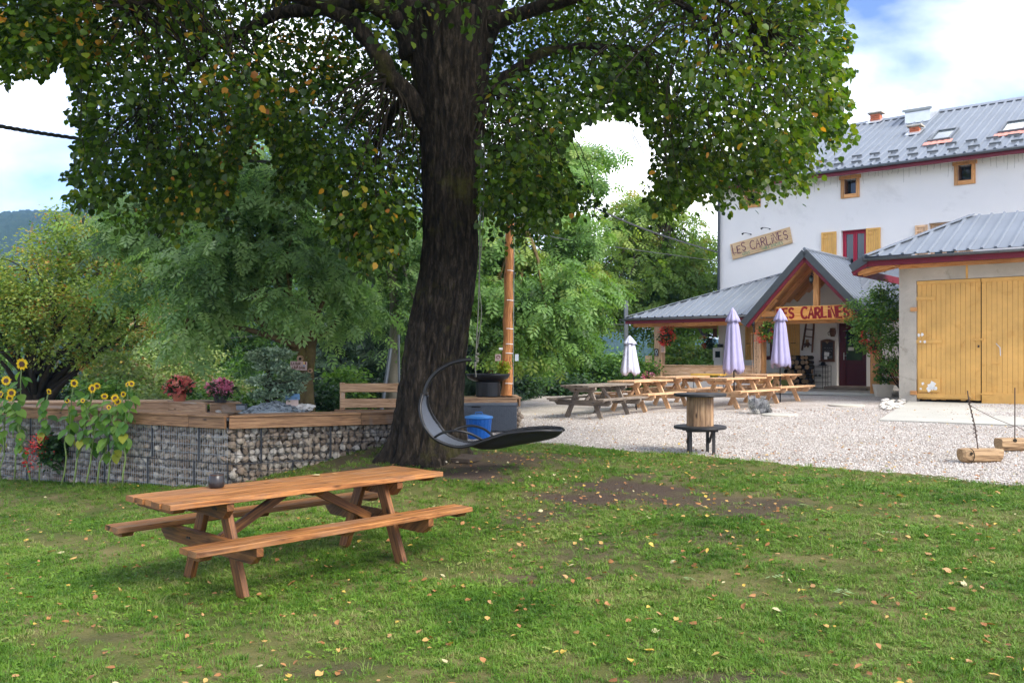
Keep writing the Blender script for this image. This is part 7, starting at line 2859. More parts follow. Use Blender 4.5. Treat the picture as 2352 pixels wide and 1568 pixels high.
for k, (xa, ya) in enumerate(((1121, 72), (1276, 28))):
    b0 = on_v(*z6(xa, ya), 0)
    t = hthing('lamp_arm', ['small black spot lamp arm on the white wall, left one above the slanted board', 'small black spot lamp arm on the white wall, right one above the slanted board'][k], 'lamp', 'spot lamps above the slanted board', tuple(b0))
    MB().beam((0, -.012, 0), (0, -.012, -.03), .05, .02, up=(0, 1, 0)).build('plate', M['black'], t)
    MB().tube([(0, -.02, 0), (-.06, -.30, .01), (-.09, -.42, -.01)], .011, 6).build('arm', M['black'], t)
    MB().tube([(-.085, -.39, .0), (-.10, -.48, -.04)], [.02, .035], 8).build('lamp_shade', M['black'], t)

# ================================================================== porch
porch = hthing('porch', 'open timber porch with ribbed steel hip roof and a steep front gable', 'porch')
PZ, PV = 2.37, -3.42
KF, KL = 0.438, 0.365
RU, RZ_, KG, GV = 4.575, 4.20, 1.077, -3.66
fz = lambda v: PZ + KF * (v - PV)
lz = lambda u: PZ + KL * (u + 1.76)
Acr, Btp = (-1.76, PV, PZ), (2.32, -.01, fz(-.01))
gzl = lambda du: RZ_ - KG * du
duf = (RZ_ - fz(PV)) / KG
dub = (RZ_ - fz(-.01)) / KG
mb = MB()
ribbed(mb, [Acr, (RU - duf, PV, PZ), (RU - dub, -.01, fz(-.01)), Btp], (0, 1, KF), .28)
mb.build('roof', M['roof'], porch)
mb = MB()
ribbed(mb, [(RU + duf, PV, PZ), (7.35, PV, PZ), (7.35, -.01, fz(-.01)), (RU + dub, -.01, fz(-.01))], (0, 1, KF), .28)
mb.build('roof', M['roof'], porch)
mb = MB()
ribbed(mb, [(-1.76, PV, PZ - .001), Btp, (-.005, -.01, lz(-.005)), (-1.76, -.01, PZ - .001)], (1, 0, KL), .28)
ribbed(mb, [(-1.76, -.008, PZ - .001), (-.005, -.008, lz(-.005)), (-.005, 2.2, lz(-.005)), (-1.76, 2.2, PZ - .001)], (1, 0, KL), .28)
mb.build('roof', M['roof'], porch)
for s in (-1, 1):
    mb = MB()
    e = 1.90
    q4 = [(RU, GV, RZ_), (RU + s * e, GV, gzl(e)), (RU + s * duf, PV, PZ), (RU + s * dub, -.01, fz(-.01)), (RU, -.01, RZ_)]
    ribbed(mb, q4, (s, 0, -KG), .28)
    mb.build('roof', M['roof'], porch)
    # barge: dark steel over a burgundy board
    mb = MB()
    mb.beam((RU, GV - .02, RZ_ - .055), (RU + s * (e + .03), GV - .02, gzl(e + .03) - .055), .05, .20, up=(s * KG, 0, 1))
    mb.build('bargeboard', M['roof_dark'], porch)
    mb = MB()
    mb.beam((RU, GV + .012, RZ_ - .235), (RU + s * (e - .08), GV + .012, gzl(e - .08) - .235), .035, .15, up=(s * KG, 0, 1))
    mb.build('bargeboard', M['red'], porch)
    # boarded underside
    for k in range(13):
        v0, v1 = GV + .05 + k * .275, GV + .05 + (k + 1) * .275 - .008
        vb = min(v1, -.02)
        ee = min(e - .05, (RZ_ - fz(max(PV, v0))) / KG + .15)
        MB().prism([(RU, v0, RZ_ - .05), (RU + s * ee, v0, gzl(ee) - .05), (RU + s * ee, vb, gzl(ee) - .05), (RU, vb, RZ_ - .05)], (0, 0, -.022)).build('plank', M['porch'], porch)
    for v in (-3.35, -2.5, -1.65, -.8):
        ee = min(1.72, (RZ_ - fz(v)) / KG + .1)
        MB().beam((RU + s * .04, v, RZ_ - .20), (RU + s * ee, v, gzl(ee) - .17), .10, .16, up=(s * KG, 0, 1)).build('rafter', M['porch'], porch)
mb = MB()
mb.tube([(RU, GV - .03, RZ_ + .03), (RU, -.02, RZ_ + .03)], .05, 8)
mb.build('ridge_cap', M['roof'], porch)
mb = MB()
mb.beam(Vector(Acr) + Vector((0, 0, .04)), Vector(Btp) + Vector((0, 0, .03)), .16, .03)
mb.build('hip_cap', M['roof'], porch)
gutter(porch, -1.82, RU - duf - .16, PV - .055, PZ - .035, .062)
gutter(porch, RU + duf + .16, 7.3, PV - .055, PZ - .035, .062)
MB().beam((-1.76, PV + .03, PZ - .125), (RU - duf - .1, PV + .03, PZ - .125), .03, .15).build('fascia', M['red'], porch)
MB().beam((RU + duf + .1, PV + .03, PZ - .125), (7.3, PV + .03, PZ - .125), .03, .15).build('fascia', M['red'], porch)
MB().beam((-1.74, PV + .05, PZ - .125), (-1.74, 2.2, PZ - .125), .03, .15).build('fascia', M['red'], porch)
# boarded underside of the hip
for k in range(9):
    u0, u1 = -1.72 + k * .48, -1.72 + (k + 1) * .48 - .01
    zo = -.045
    uu = min(u1, RU - duf)
    if uu > u0 + .05:
        vend = min(-.02, PV + (uu + 1.76) / 4.08 * 3.41)
        vst = min(-.02, PV + (u0 + 1.76) / 4.08 * 3.41)
        MB().prism([(u0, PV + .05, fz(PV + .05) + zo), (uu, PV + .05, fz(PV + .05) + zo), (uu, max(PV + .1, vend), fz(max(PV + .1, vend)) + zo), (u0, max(PV + .1, vst), fz(max(PV + .1, vst)) + zo)], (0, 0, -.02)).build('plank', M['porch'], porch)
for k in range(6):
    v0, v1 = PV + .06 + k * .94, PV + .06 + (k + 1) * .94 - .01
    us_ = min(-.02, -1.76 + max(0, v0 - PV) / 3.41 * 4.08) if v0 < 0 else -.02
    ue_ = min(-.02, -1.76 + max(0, v1 - PV) / 3.41 * 4.08) if v0 < 0 else -.02
    if us_ < -1.6:
        us_ = -1.6
    MB().prism([(-1.72, v0, lz(-1.72) - .045), (us_, v0, lz(us_) - .045), (ue_, v1, lz(ue_) - .045), (-1.72, v1, lz(-1.72) - .045)], (0, 0, -.02)).build('plank', M['porch'], porch)
# frame
for (u, w) in ((-.63, .27), (2.94, .27), (6.43, .26)):
    MB().beam((u, -3.05, -.08), (u, -3.05, 2.06), w, w, up=(0, 1, 0), ch=.012).build('post', M['porch_pale'] if u < 0 else M['porch'], porch)
MB().beam((-1.6, -3.05, 2.155), (7.2, -3.05, 2.155), .18, .19).build('tie_beam', M['porch'], porch)
MB().beam((RU - 1.75, -3.28, 2.37), (RU + 1.75, -3.28, 2.37), .10, .17).build('tie_beam', M['porch'], porch)
MB().beam((-.60, -2.9, 2.15), (-.1, -.02, 2.15), .16, .19).build('tie_beam', M['porch'], porch)
MB().beam((-.1, -.06, 1.75), (-.1, -.06, 2.06), .12, .12).build('corbel', M['old_wood'], porch)
kp = on_v(1873.7, 680, -3.30)
MB().beam((kp.x, -3.22, 2.46), (kp.x, -3.22, RZ_ - .42), .17, .15, up=(0, 1, 0)).build('king_post', M['porch'], porch)
MB().beam((RU, -3.55, RZ_ - .18), (RU, -.02, RZ_ - .18), .12, .17).build('ridge_beam', M['porch_pale'], porch)
for s in (-1, 1):
    MB().beam((RU + s * 1.50, -3.16, 2.28), (RU + s * 1.05, -3.16, 2.82), .10, .10, up=(0, 1, 0)).build('brace', M['porch'], porch)
    MB().beam((RU + s * 1.8, -3.05, 1.55), (RU + s * 1.35, -3.05, 2.06), .10, .09, up=(0, 1, 0)).build('brace', M['porch'], porch) if s > 5 else None
MB().beam((-.9, -1.62, -.02), (7.5, -1.62, -.02), 3.2, .08).build('floor', M['slab'], porch)
q = on_v(1894, 900, -.9)
q2_ = on_v(1991, 900, -.9)
MB().beam((q.x, -.5, .055), (q2_.x, -.5, .055), .95, .13).build('step', M['grey_wood'], porch)
# parapet
for zc_, hh in ((.60, .29),):
    MB().beam((-.49, -3.07, zc_), (2.80, -3.07, zc_), .06, hh).build('plank', M['porch_pale'], porch)
MB().beam((-.49, -3.05, .775), (2.80, -3.05, .775), .16, .035).build('rail', M['porch_pale'], porch)
MB().beam((-.49, -3.0, .22), (2.80, -3.0, .22), .08, .34).build('plinth', M['render_in'], porch)

# name board on the tie beam
b0, b1 = on_v(*z6(1326, 725), -3.36), on_v(*z6(1956, 715), -3.36)
t = hthing('porch_sign', 'long orange wooden board across the porch gable lettered in dark red', 'sign', None, ((b0.x + b1.x) / 2, -3.36, 2.365))
w_ = b1.x - b0.x
MB().beam((-w_ / 2, 0, 0), (w_ / 2, 0, 0), .045, .42, ch=.012).build('board', M['sign_orange'], t)
mb = MB()
ex_, ey_, nz_ = Vector((1, 0, 0)), Vector((0, 0, 1)), Vector((0, -1, 0))
write(mb, "LES", Vector((-w_ / 2 + .05, -.023, -.135)), ex_, ey_, nz_, .29, .062, .56, .05, 7)
write(mb, "CARLiNES", Vector((-w_ / 2 + .80, -.023, -.145)), ex_, ey_, nz_, .31, .066, w_ - .86, .05, 8)
mb.build('lettering', M['letter_red'], t)


def lantern(label, at, rod):
    t = hthing('wall_lantern', label, 'lamp', 'black porch lanterns', at)
    MB().tube([(-.0, .0, .0), (0, -.06, .03), (0, -.14, .06), (0, -.19, .03), (0, -.20, -.02)], .010, 6).build('bracket', M['black'], t)
    MB().lathe([(.01, .0), (.03, -.03), (.075, -.065), (.085, -.075), (.03, -.08)], (0, -.20, 0), 8).build('cap', M['black'], t)
    MB().lathe([(.055, -.08), (.066, -.10), (.050, -.20), (.03, -.21)], (0, -.20, 0), 6).build('lamp_glass', M['sky_glass'], t)
    mb = MB()
    for k in range(6):
        a = 6.283 * k / 6
        mb.tube([(math.cos(a) * .068, -.20 + math.sin(a) * .068, -.085), (math.cos(a) * .052, -.20 + math.sin(a) * .052, -.205)], .006, 4)
    mb.lathe([(.055, -.205), (.04, -.225), (.012, -.25), (.016, -.265), (0.004, -.28)], (0, -.20, 0), 8)
    mb.build('cage', M['black'], t)
    return t


p = on_v(1869, 632, -3.30)
lantern('black lantern hanging on the king post high in the porch gable', (p.x, -3.30, p.z), 0)
p = on_v(1735, 731, -3.20)
lantern('black lantern on the middle porch post beside the hanging geranium', (p.x, -3.19, p.z), 0)

# hanging baskets
GH = 'hanging flower baskets of the porch'
hung_plant('hanging_basket', 'round basket full of bright red geraniums hanging by the corner post', h_world(*on_v(1529, 769, -3.28)), .23, .27, 330, M['darkplant'], M['redflower'], 620, 31, (0, -.02, -.03), (.27, .31), .065, M['dark_pot'], 'flower basket', GH, .05, .035)
hung_plant('hanging_basket', 'fresh green basket with salmon red geraniums spilling to the left beside the middle post', h_world(*on_v(1765, 760, -3.36)), .23, .30, 560, M['plant'], M['redflower'], 300, 32, (-.13, -.03, -.12), (.24, .26), .06, M['dark_pot'], 'flower basket', GH, .05, .035)
hung_plant('hanging_basket', 'dark basket with red flowers on one side hanging beside the meter box', h_world(*on_v(1631, 780, .25)), .19, .30, 420, M['darkplant'], M['redflower'], 170, 33, (-.17, 0, -.05), (.12, .28), .06, M['dark_pot'], 'flower basket', GH, .05, .035)
for i, (px, py, vv_) in enumerate(((1529, 742, -3.28), (1765, 738, -3.36), (1631, 757, .25))):
    pass

# small things on posts and wall
def framed(name, label, cat, c0, c1, v, frame_m, panel_m, fw=.022, extra=None):
    A, B_ = on_v(*c0, v), on_v(*c1, v)
    cx_, cz_ = (A.x + B_.x) / 2, (A.z + B_.z) / 2
    w, h = abs(B_.x - A.x), abs(A.z - B_.z)
    t = hthing(name, label, cat, None, (cx_, v, cz_))
    MB().beam((-w / 2, 0, 0), (w / 2, 0, 0), .014, h, ch=.001).build('panel', panel_m, t)
    f = MB()
    for s in (-1, 1):
        f.beam((s * (w / 2 - fw / 2), -.008, -h / 2), (s * (w / 2 - fw / 2), -.008, h / 2), fw, .026, up=(0, 1, 0), ch=.002)
        f.beam((-w / 2 + fw, -.008, s * (h / 2 - fw / 2)), (w / 2 - fw, -.008, s * (h / 2 - fw / 2)), .026, fw, ch=.002)
    f.build('frame', frame_m, t)
    return t, w, h


def scribble(t, rows, w, h, m, y, sz, seed, lw=.007):
    g = random.Random(seed)
    mb = MB()
    for k in range(rows):
        z = h / 2 - h * (k + 1) / (rows + 1)
        x = -w * .36 + g.uniform(0, w * .1)
        while x < w * .36:
            n_ = g.randint(3, 5)
            pts = [(x + i * sz * .5, z + g.uniform(-.5, .5) * sz) for i in range(n_)]
            stroke(mb, pts, Vector((0, y, 0)), Vector((1, 0, 0)), Vector((0, 0, 1)), Vector((0, -1, 0)), lw, .002)
            x += sz * (n_ * .5 + .5)
    return mb.build('writing', m, t)


t, w, h = framed('picture_frame', 'pale framed print on the corner post under the red geraniums', 'picture', z2(637, 517), z2(735, 705), -3.195, M['porch_pale'], M['pink_board'])
scribble(t, 2, w, h, M['letter_brown'], -.008, .03, 1, .006)
t, w, h = framed('plaque', 'small dark plaque with a pale round emblem left on the corner post', 'plaque', z2(507, 620), z2(585, 773), -3.20, M['dark_pot'], M['dark_pot'], .012)
mb = MB()
stroke(mb, [(math.cos(a) * .042, .02 + math.sin(a) * .06) for a in np.linspace(0, 6.4, 16)], Vector((0, -.008, 0)), Vector((1, 0, 0)), Vector((0, 0, 1)), Vector((0, -1, 0)), .016, .003)
stroke(mb, [(-.03, -.085), (.03, -.085)], Vector((0, -.008, 0)), Vector((1, 0, 0)), Vector((0, 0, 1)), Vector((0, -1, 0)), .012, .003)
mb.build('emblem', M['pale_metal'], t)

# tall narrow price board on the middle post
A, B_ = on_v(*z6b(645, 432), -3.24), on_v(*z6b(768, 1090), -3.24)
w, h = B_.x - A.x, A.z - B_.z
t = hthing('menu_board', 'tall narrow pale wooden board with vertical lettering on the middle porch post', 'board', None, ((A.x + B_.x) / 2, -3.24, B_.z))
MB().beam((-.02, 0, 0), (-.02, 0, h), w * .62, .028, up=(0, 1, 0)).build('plank', M['porch_pale'], t)
MB().beam((w * .36, .01, 0), (w * .36, .01, h), w * .26, .028, up=(0, 1, 0)).build('plank', M['porch_pale'], t)
MB().beam((-w * .75, -.02, h + .02), (w * .25, -.02, h + .045), .10, .025).build('cap', M['porch'], t)
MB().tube([(-w * .70, -.02, h), (-w * .55, -.01, .02)], .009, 6).build('cord', M['porch_pale'], t)
g = random.Random(9)
mb = MB()
z = h - .10
while z > .08:
    n_ = g.randint(3, 5)
    stroke(mb, [(-.02 + g.uniform(-.03, .03), z - i * .016) for i in range(n_)], Vector((0, -.0145, 0)), Vector((1, 0, 0)), Vector((0, 0, 1)), Vector((0, -1, 0)), .009, .003)
    z -= .016 * n_ + g.uniform(.012, .03)
mb.build('writing', M['letter_brown'], t)

# meter cabinet at the corner of the house
A, B_ = on_v(*z2(1765, 600), -.12), on_v(*z2(1972, 868), -.12)
t = hthing('meter_cabinet', 'white meter cabinet with a small dark window at the house corner', 'cabinet', None, ((A.x + B_.x) / 2, -.002, B_.z))
w, h = B_.x - A.x, A.z - B_.z
MB().beam((0, -.10, 0), (0, -.10, h), w, .20, up=(0, 1, 0), ch=.01).build('housing', M['white'], t)
MB().beam((w * .06, -.205, h * .50), (w * .06 + .001, -.205, h * .50 + .001), .1, .1) if False else None
mb = MB()
mb.beam((-w * .42, -.207, h / 2), (w * .42, -.207, h / 2), .014, h * .9)
dq = mb.build('door', M['white'], t)
MB().beam((-w * .22, -.217, h * .48), (w * .28, -.217, h * .48), .008, h * .50).build('window', M['glass'], dq)
MB().beam((0, -.09, -h * .55), (0, -.09, -.002), w * .85, .17, up=(0, 1, 0)).build('base', M['white'], t)
A = on_v(*z2(1900, 590), -.12)
t = hthing('box', 'small black box standing on top of the white meter cabinet', 'box', None, (A.x, -.12, A.z))
MB().beam((0, 0, .002), (0, 0, .12), .17, .10, up=(0, 1, 0)).build('housing', M['black'], t)
MB().lathe([(.03, 0), (.03, .02)], (0, -.06, .06), 10).build('dial', M['gutter'], t)
pd = [on_v(*z2(1455, 190), -.3), on_v(*z2(1480, 270), -.3), on_v(*z2(1530, 310), -.2), on_v(*z2(1640, 330), -.1)]
MB().tube(smoothpath([Vector((p.x, -.3 + .06 * i, p.z)) for i, p in enumerate(pd)], 4), .05, 8).build('downpipe', M['gutter'], porch, smooth=True)

# ladder with a plush toy
rl = [on_v(*z6b(1500, 205), -.03), on_v(*z6b(1425, 686), -.10)]
rr_ = [on_v(*z6b(1618, 205), -.03), on_v(*z6b(1585, 722), -.10)]
base = rl[1]
t = hthing('ladder', 'short old brown wooden ladder leaning on the porch wall', 'ladder', None, tuple(base))
o_ = Vector(base)
for a_, b2 in (rl, rr_):
    MB().beam(b2 - o_, a_ - o_, .055, .05, up=(0, 1, 0), ch=.008).build('rail', M['old_wood'], t)
for f in (.05, .30, .53, .78):
    MB().tube([rl[0].lerp(rl[1], f) - o_, rr_[0].lerp(rr_[1], f) - o_], .018, 7).build('rung', M['old_wood'], t)
c = on_v(*z6b(1515, 615), -.16)
t = hthing('plush_toy', 'small brown plush animal sitting on a ladder rung', 'toy', None, tuple(c))
body = MB().lathe([(.0, -.02), (.06, .0), (.075, .05), (.06, .10), (.03, .125)], n=16).build('body', M['old_wood'], t, smooth=True)
MB().lathe([(.0, .10), (.04, .115), (.055, .16), (.04, .20), (.0, .215)], (-.015, -.01, 0), 16).build('head', M['log'], t, smooth=True)
for s in (-1, 1):
    MB().tube([(s * .05, -.02, .085), (s * .085, -.06, .05), (s * .06, -.09, .02)], [.022, .02, .018], 8).build('arm', M['old_wood'], t, smooth=True)
    MB().tube([(s * .04, -.03, .01), (s * .05, -.10, .0), (s * .055, -.12, -.05)], [.028, .024, .024], 8).build('leg', M['old_wood'], t, smooth=True)
    MB().lathe([(0, 0), (.018, .01), (.0, .028)], (-.015 + s * .04, -.01, .195), 8).build('ear', M['old_wood'], t)

# copper jug lamp and its conduit, chalk board
c = on_v(*z6b(1915, 470), -.12)
t = hthing('copper_pot', 'dark copper pot hung on the wall above the chalk board', 'pot', None, tuple(c))
MB().lathe([(.075, .0), (.065, .03), (.10, .10), (.105, .20), (.085, .25), (.095, .28), (.03, .285)], n=20).build('pot', M['old_wood'], t, smooth=True)
MB().tube([(-.10, 0, .18), (-.16, 0, .14), (-.15, 0, .06), (-.08, 0, .04)], .012, 6).build('handle', M['old_wood'], t)
cp = [on_v(*z6b(*q_), -.02) for q_ in ((1832, 215), (1835, 300), (1862, 305), (1860, 370), (1890, 400))]
MB().tube(cp, .011, 6).build('conduit', M['render_in'], house)
t, w, h = framed('chalk_board', 'chalk menu board in a brown wooden frame with a heart beside the door', 'menu board', z6b(1722, 535), z6b(1945, 850), -.04, M['old_wood'], M['black_matt'], .05)
scribble(t, 3, w * .8, h * .55, M['chalk'], -.008, .03, 5, .005)
mb = MB()
mb.prism([(-w / 2, -.01, h / 2), (w / 2, -.01, h / 2), (w * .2, -.01, h / 2 + .045), (0, -.01, h / 2 + .055), (-w * .2, -.01, h / 2 + .045)], (0, -.025, 0))
mb.build('pediment', M['old_wood'], t)
MB().prism([(0, -.04, h / 2 - .10), (.05, -.04, h / 2 - .04), (.03, -.04, h / 2 - .01), (0, -.04, h / 2 - .03), (-.03, -.04, h / 2 - .01), (-.05, -.04, h / 2 - .04)], (0, -.012, 0)).build('heart', M['log'], t)
MB().beam((-w * .55, -.05, -h / 2 - .02), (w * .52, -.05, -h / 2 - .02), .11, .04).build('shelf', M['old_wood'], t)
MB().beam((-.10, -.03, -h * .16), (.06, -.03, -h * .18), .01, .13).build('card', M['white'], t)
MB().beam((-.10, -.035, -h * .36), (.0, -.035, -h * .36), .01, .10).build('card', M['white'], t)
MB().beam((.04, -.035, -h * .33), (.16, -.035, -h * .31), .01, .08).build('card', M['gutter'], t)

# black wire shelf
A, B_ = on_v(*z6b(1592, 925), -.25), on_v(*z6b(1860, 1385), -.25)
t = hthing('wire_shelf', 'black wire shoe shelf beside the porch door', 'shelf', None, (A.x, -.25, B_.z))
w, h = B_.x - A.x, A.z - B_.z
f = MB()
for x in (0, w * .68, w):
    for y in (-.12, .16):
        f.tube([(x, y, 0), (x, y, h)], .009, 5)
f.build('frame', M['black'], t)
for z in (h, h * .80, h * .62, h * .42, h * .22):
    s_ = MB()
    for y in np.linspace(-.12, .16, 5):
        s_.tube([(0, y, z - .008), (w, y, z - .008)], .006, 4)
    s_.tube([(0, -.125, z - .05), (w, -.125, z - .05)], .007, 4)
    s_.build('shelf', M['black'], t)
for k, (x, z, mm, lb) in enumerate(((.12, .62 * h, 'rope', 'left grey shoe on the black wire shelf'), (.24, .62 * h, 'rope', 'right grey shoe on the black wire shelf'))):
    t2 = hthing('shoe', lb, 'shoe', None, (A.x + x, -.25, B_.z + z + .001))
    MB().lathe([(.045, 0), (.05, .03), (.035, .065), (.01, .075)], n=12).build('upper', M[mm], t2, smooth=True)
    MB().lathe([(.05, 0), (.052, .012)], n=12).build('sole', M['black'], t2)
t2 = hthing('black_hat', 'black floppy hat lying on top of the wire shelf', 'hat', None, (A.x + w * .62, -.22, A.z + .001))
MB().lathe([(.14, 0), (.13, .02), (.08, .03), (.075, .09), (.04, .12)], n=18).build('crown_of_hat', M['black'], t2, smooth=True)
# firewood
c0, c1 = on_v(*z6b(1185, 1045), -.35), on_v(*z6b(1560, 760), -.35)
g = random.Random(12)
rows = 7
dz = (c1.z - .06) / rows
nlog = 0
for r_ in range(rows):
    z = .10 + r_ * .155
    if z > c1.z:
        break
    n_ = 8 - r_ // 3
    for k in range(n_):
        u = c0.x + (c1.x - c0.x) * (k + .5 + g.uniform(-.15, .15)) / n_
        rad_ = g.uniform(.062, .085)
        lying = (r_ + k) % 3 == 0
        t2 = hthing('firewood_log', 'log lying lengthwise with its bark towards the yard in the porch firewood pile' if lying else 'log showing its pale round cut end in the porch firewood pile', 'log', 'logs of the firewood pile', (u, -.30, z))
        if lying:
            A_, B2 = Vector((-.13, -.06, 0)), Vector((.13, -.06, g.uniform(-.02, .02)))
        else:
            A_, B2 = Vector((0, -.22 - g.uniform(0, .06), 0)), Vector((g.uniform(-.03, .03), .22, 0))
        MB().tube([A_, A_.lerp(B2, .5), B2], rad_, 9, cap=False).build('bark', M['bark_dark'], t2)
        d = (B2 - A_).normalized()
        MB().tube([A_ - d * .002, A_ + d * .004], rad_ * .97, 9).build('cut_face', M['log'], t2)
        MB().tube([B2 - d * .004, B2 + d * .002], rad_ * .97, 9).build('cut_face', M['log'], t2)
# olive seat covers
for (zx, zy, rx_, lb) in ((545, 900, .42, 'olive green covered low seat behind the porch parapet'), (1000, 1010, .50, 'olive green covered low seat behind the menu board post')):
    c = on_v(*z6b(zx, zy), -1.4)
    t2 = hthing('covered_seat', lb, 'seat', 'olive seats in the porch', (c.x, -1.4, .03))
    MB().lathe([(rx_, 0), (rx_ * 1.02, .12), (rx_ * .98, .30), (rx_ * .80, .42), (rx_ * .4, .50), (.02, .52)], n=28, fn=lambda k, i: 1 + .03 * math.sin(k * 1.7 + i)).build('cover', M['olive'], t2, smooth=True)
    MB().lathe([(rx_ * 1.03, .0), (rx_ * 1.05, .03), (rx_ * 1.03, .05)], n=28).build('hem', M['olive'], t2)
# yellow table by the parapet
A, B_ = on_v(1594, 861, -3.7), on_v(1661, 861, -3.7)
t2 = hthing('yellow_table', 'low yellow-topped table between the picnic tables and the porch parapet', 'table', None, ((A.x + B_.x) / 2, -3.7, .0))
MB().beam((A.x - B_.x) / 2 * Vector((1, 0, 0)) + Vector((0, 0, .50)), (B_.x - A.x) / 2 * Vector((1, 0, 0)) + Vector((0, 0, .50)), .45, .05).build('tabletop', M['yellow_sheet'], t2)
for sx in (-1, 1):
    for sy in (-1, 1):
        MB().tube([(sx * (B_.x - A.x) * .42, sy * .18, 0), (sx * (B_.x - A.x) * .42, sy * .18, .476)], .015, 6).build('leg', M['gutter'], t2)

# plaque on the right post, panel fence, planter
t, w, h = framed('slate_plaque', 'small slate plaque with pale writing on the right porch post', 'plaque', z3(1305, 415), z3(1402, 545), -3.20, M['sling'], M['sling'], .006)
scribble(t, 3, w, h, M['chalk'], -.008, .03, 15, .005)
t, w, h = framed('poster', 'small ochre picture on the wall right of the entrance door', 'picture', z3(1180, 430), z3(1250, 575), -.03, M['porch'], M['shutter'], .01)
scribble(t, 3, w, h, M['letter_brown'], -.008, .03, 16, .006)
A, B_ = on_v(*z3(1535, 740), -3.15), on_v(*z3(1760, 1200), -3.15)
t2 = hthing('board_panel', 'orange-brown boarded panel between the porch post and the garage', 'panel', None, (A.x, -3.15, max(.02, B_.z)))
w, h = B_.x - A.x + .15, A.z - B_.z
for k in range(3):
    MB().beam((0, 0, h * (k + .5) / 3), (w, 0, h * (k + .5) / 3), .03, h / 3 - .012).build('plank', M['porch'], t2)
for x in (.03, w - .03):
    MB().beam((x, .035, -.02), (x, .035, h), .06, .04, up=(0, 1, 0)).build('post', M['old_wood'], t2)
pp = G(2028, 911)
t2 = thing('planter', 'cream square planter with tall pink-flowered plant before the right porch post', 'planter', pp, HA * .3)
a0, a1, hh = .185, .245, P(0, 882.5, pp.y).z - pp.z
mb = MB()
vs = [(-a0, -a0, 0), (a0, -a0, 0), (a0, a0, 0), (-a0, a0, 0), (-a1, -a1, hh), (a1, -a1, hh), (a1, a1, hh), (-a1, a1, hh), (-a1 + .03, -a1 + .03, hh), (a1 - .03, -a1 + .03, hh), (a1 - .03, a1 - .03, hh), (-a1 + .03, a1 - .03, hh), (-a1 + .03, -a1 + .03, hh - .05), (a1 - .03, -a1 + .03, hh - .05), (a1 - .03, a1 - .03, hh - .05), (-a1 + .03, a1 - .03, hh - .05)]
fs = [[3, 2, 1, 0], [12, 13, 14, 15]]
for q0 in (0, 4, 8):
    for k in range(4):
        j = (k + 1) % 4
        fs.append([q0 + k, q0 + j, q0 + 4 + j, q0 + 4 + k])
mb.add(vs, fs)
mb.build('pot', M['cream_pot'], t2)
mb = MB()
for k in range(7):
    mb.tube(curve_pts((random.uniform(-.1, .1), random.uniform(-.1, .1), hh - .05), (random.uniform(-.22, .2), random.uniform(-.1, .1), hh + random.uniform(.45, .95)), .1, 4, k), .007, 5)
mb.build('stem', M['stem'], t2)
pos, d, nn, ti, _ = crown([(0, 0, hh + .25, .17, .15, .26), (.02, 0, hh + .55, .13, .12, .22)], 420, .05, 26, .1, .6, 71, .3)
leaf_object('foliage', T_HEART, M['plant'], pos, d, nn, .07, ti, t2, 71)
pos, d, nn, ti, _ = crown([(-.13, -.1, hh + .62, .10, .05, .14), (.12, -.1, hh + .60, .12, .05, .10), (-.03, -.1, hh + 1.0, .07, .04, .12), (.06, -.12, hh + .35, .08, .04, .10)], 120, .03, 5, -.2, .8, 72, .8)
leaf_object('blossoms', T_DIAM, M['pinkflower'], pos, d, nn, .055, ti, t2, 72)
# pink-flowered climber at the corner post with a small pale board
cpt = h_world(*on_v(1492, 905, -3.6))
cpt.z = zt(cpt.x, cpt.y)
t2 = thing('flowering_plant', 'tall pink-flowered plant growing at the porch corner post', 'plant', cpt)
hl = lambda y: P(0, y, cpt.y).z - cpt.z
mb = MB()
for k in range(6):
    mb.tube(curve_pts((0, 0, 0), (random.uniform(-.25, .3), random.uniform(-.1, .1), hl(random.uniform(815, 860))), .1, 4, k + 40), .008, 5)
mb.build('stem', M['stem'], t2)
pos, d, nn, ti, _ = crown([(0, 0, hl(880), .30, .2, .25), (.12, 0, hl(845), .22, .15, .28), (-.05, 0, hl(862), .25, .15, .2)], 620, .08, 26, .1, .6, 75, .3)
leaf_object('foliage', T_HEART, M['plant'], pos, d, nn, .075, ti, t2, 75)
pos, d, nn, ti, _ = crown([(-.13, -.2, hl(863), .10, .05, .07), (.02, -.2, hl(861), .07, .05, .06), (.15, -.2, hl(841), .07, .05, .08), (.12, -.2, hl(868), .09, .05, .07), (-.22, -.2, hl(870), .05, .05, .05)], 150, .03, 5, -.2, .8, 76, .8)
leaf_object('blossoms', T_DIAM, M['pinkflower'], pos, d, nn, .065, ti, t2, 76)
bq = P(1490, 826, cpt.y + .4)
t2 = thing('small_board', 'small pale yellow board on a stake behind the pink flowers', 'sign', (bq.x, bq.y, zt(bq.x, bq.y)))
MB().beam((-.11, 0, bq.z - t2.location.z), (.11, 0, bq.z - t2.location.z), .02, .27).build('board', M['sign_pale'], t2)
MB().beam((0, .025, 0), (0, .025, bq.z - t2.location.z + .1), .05, .03, up=(0, 1, 0)).build('stake', M['grey_wood'], t2)
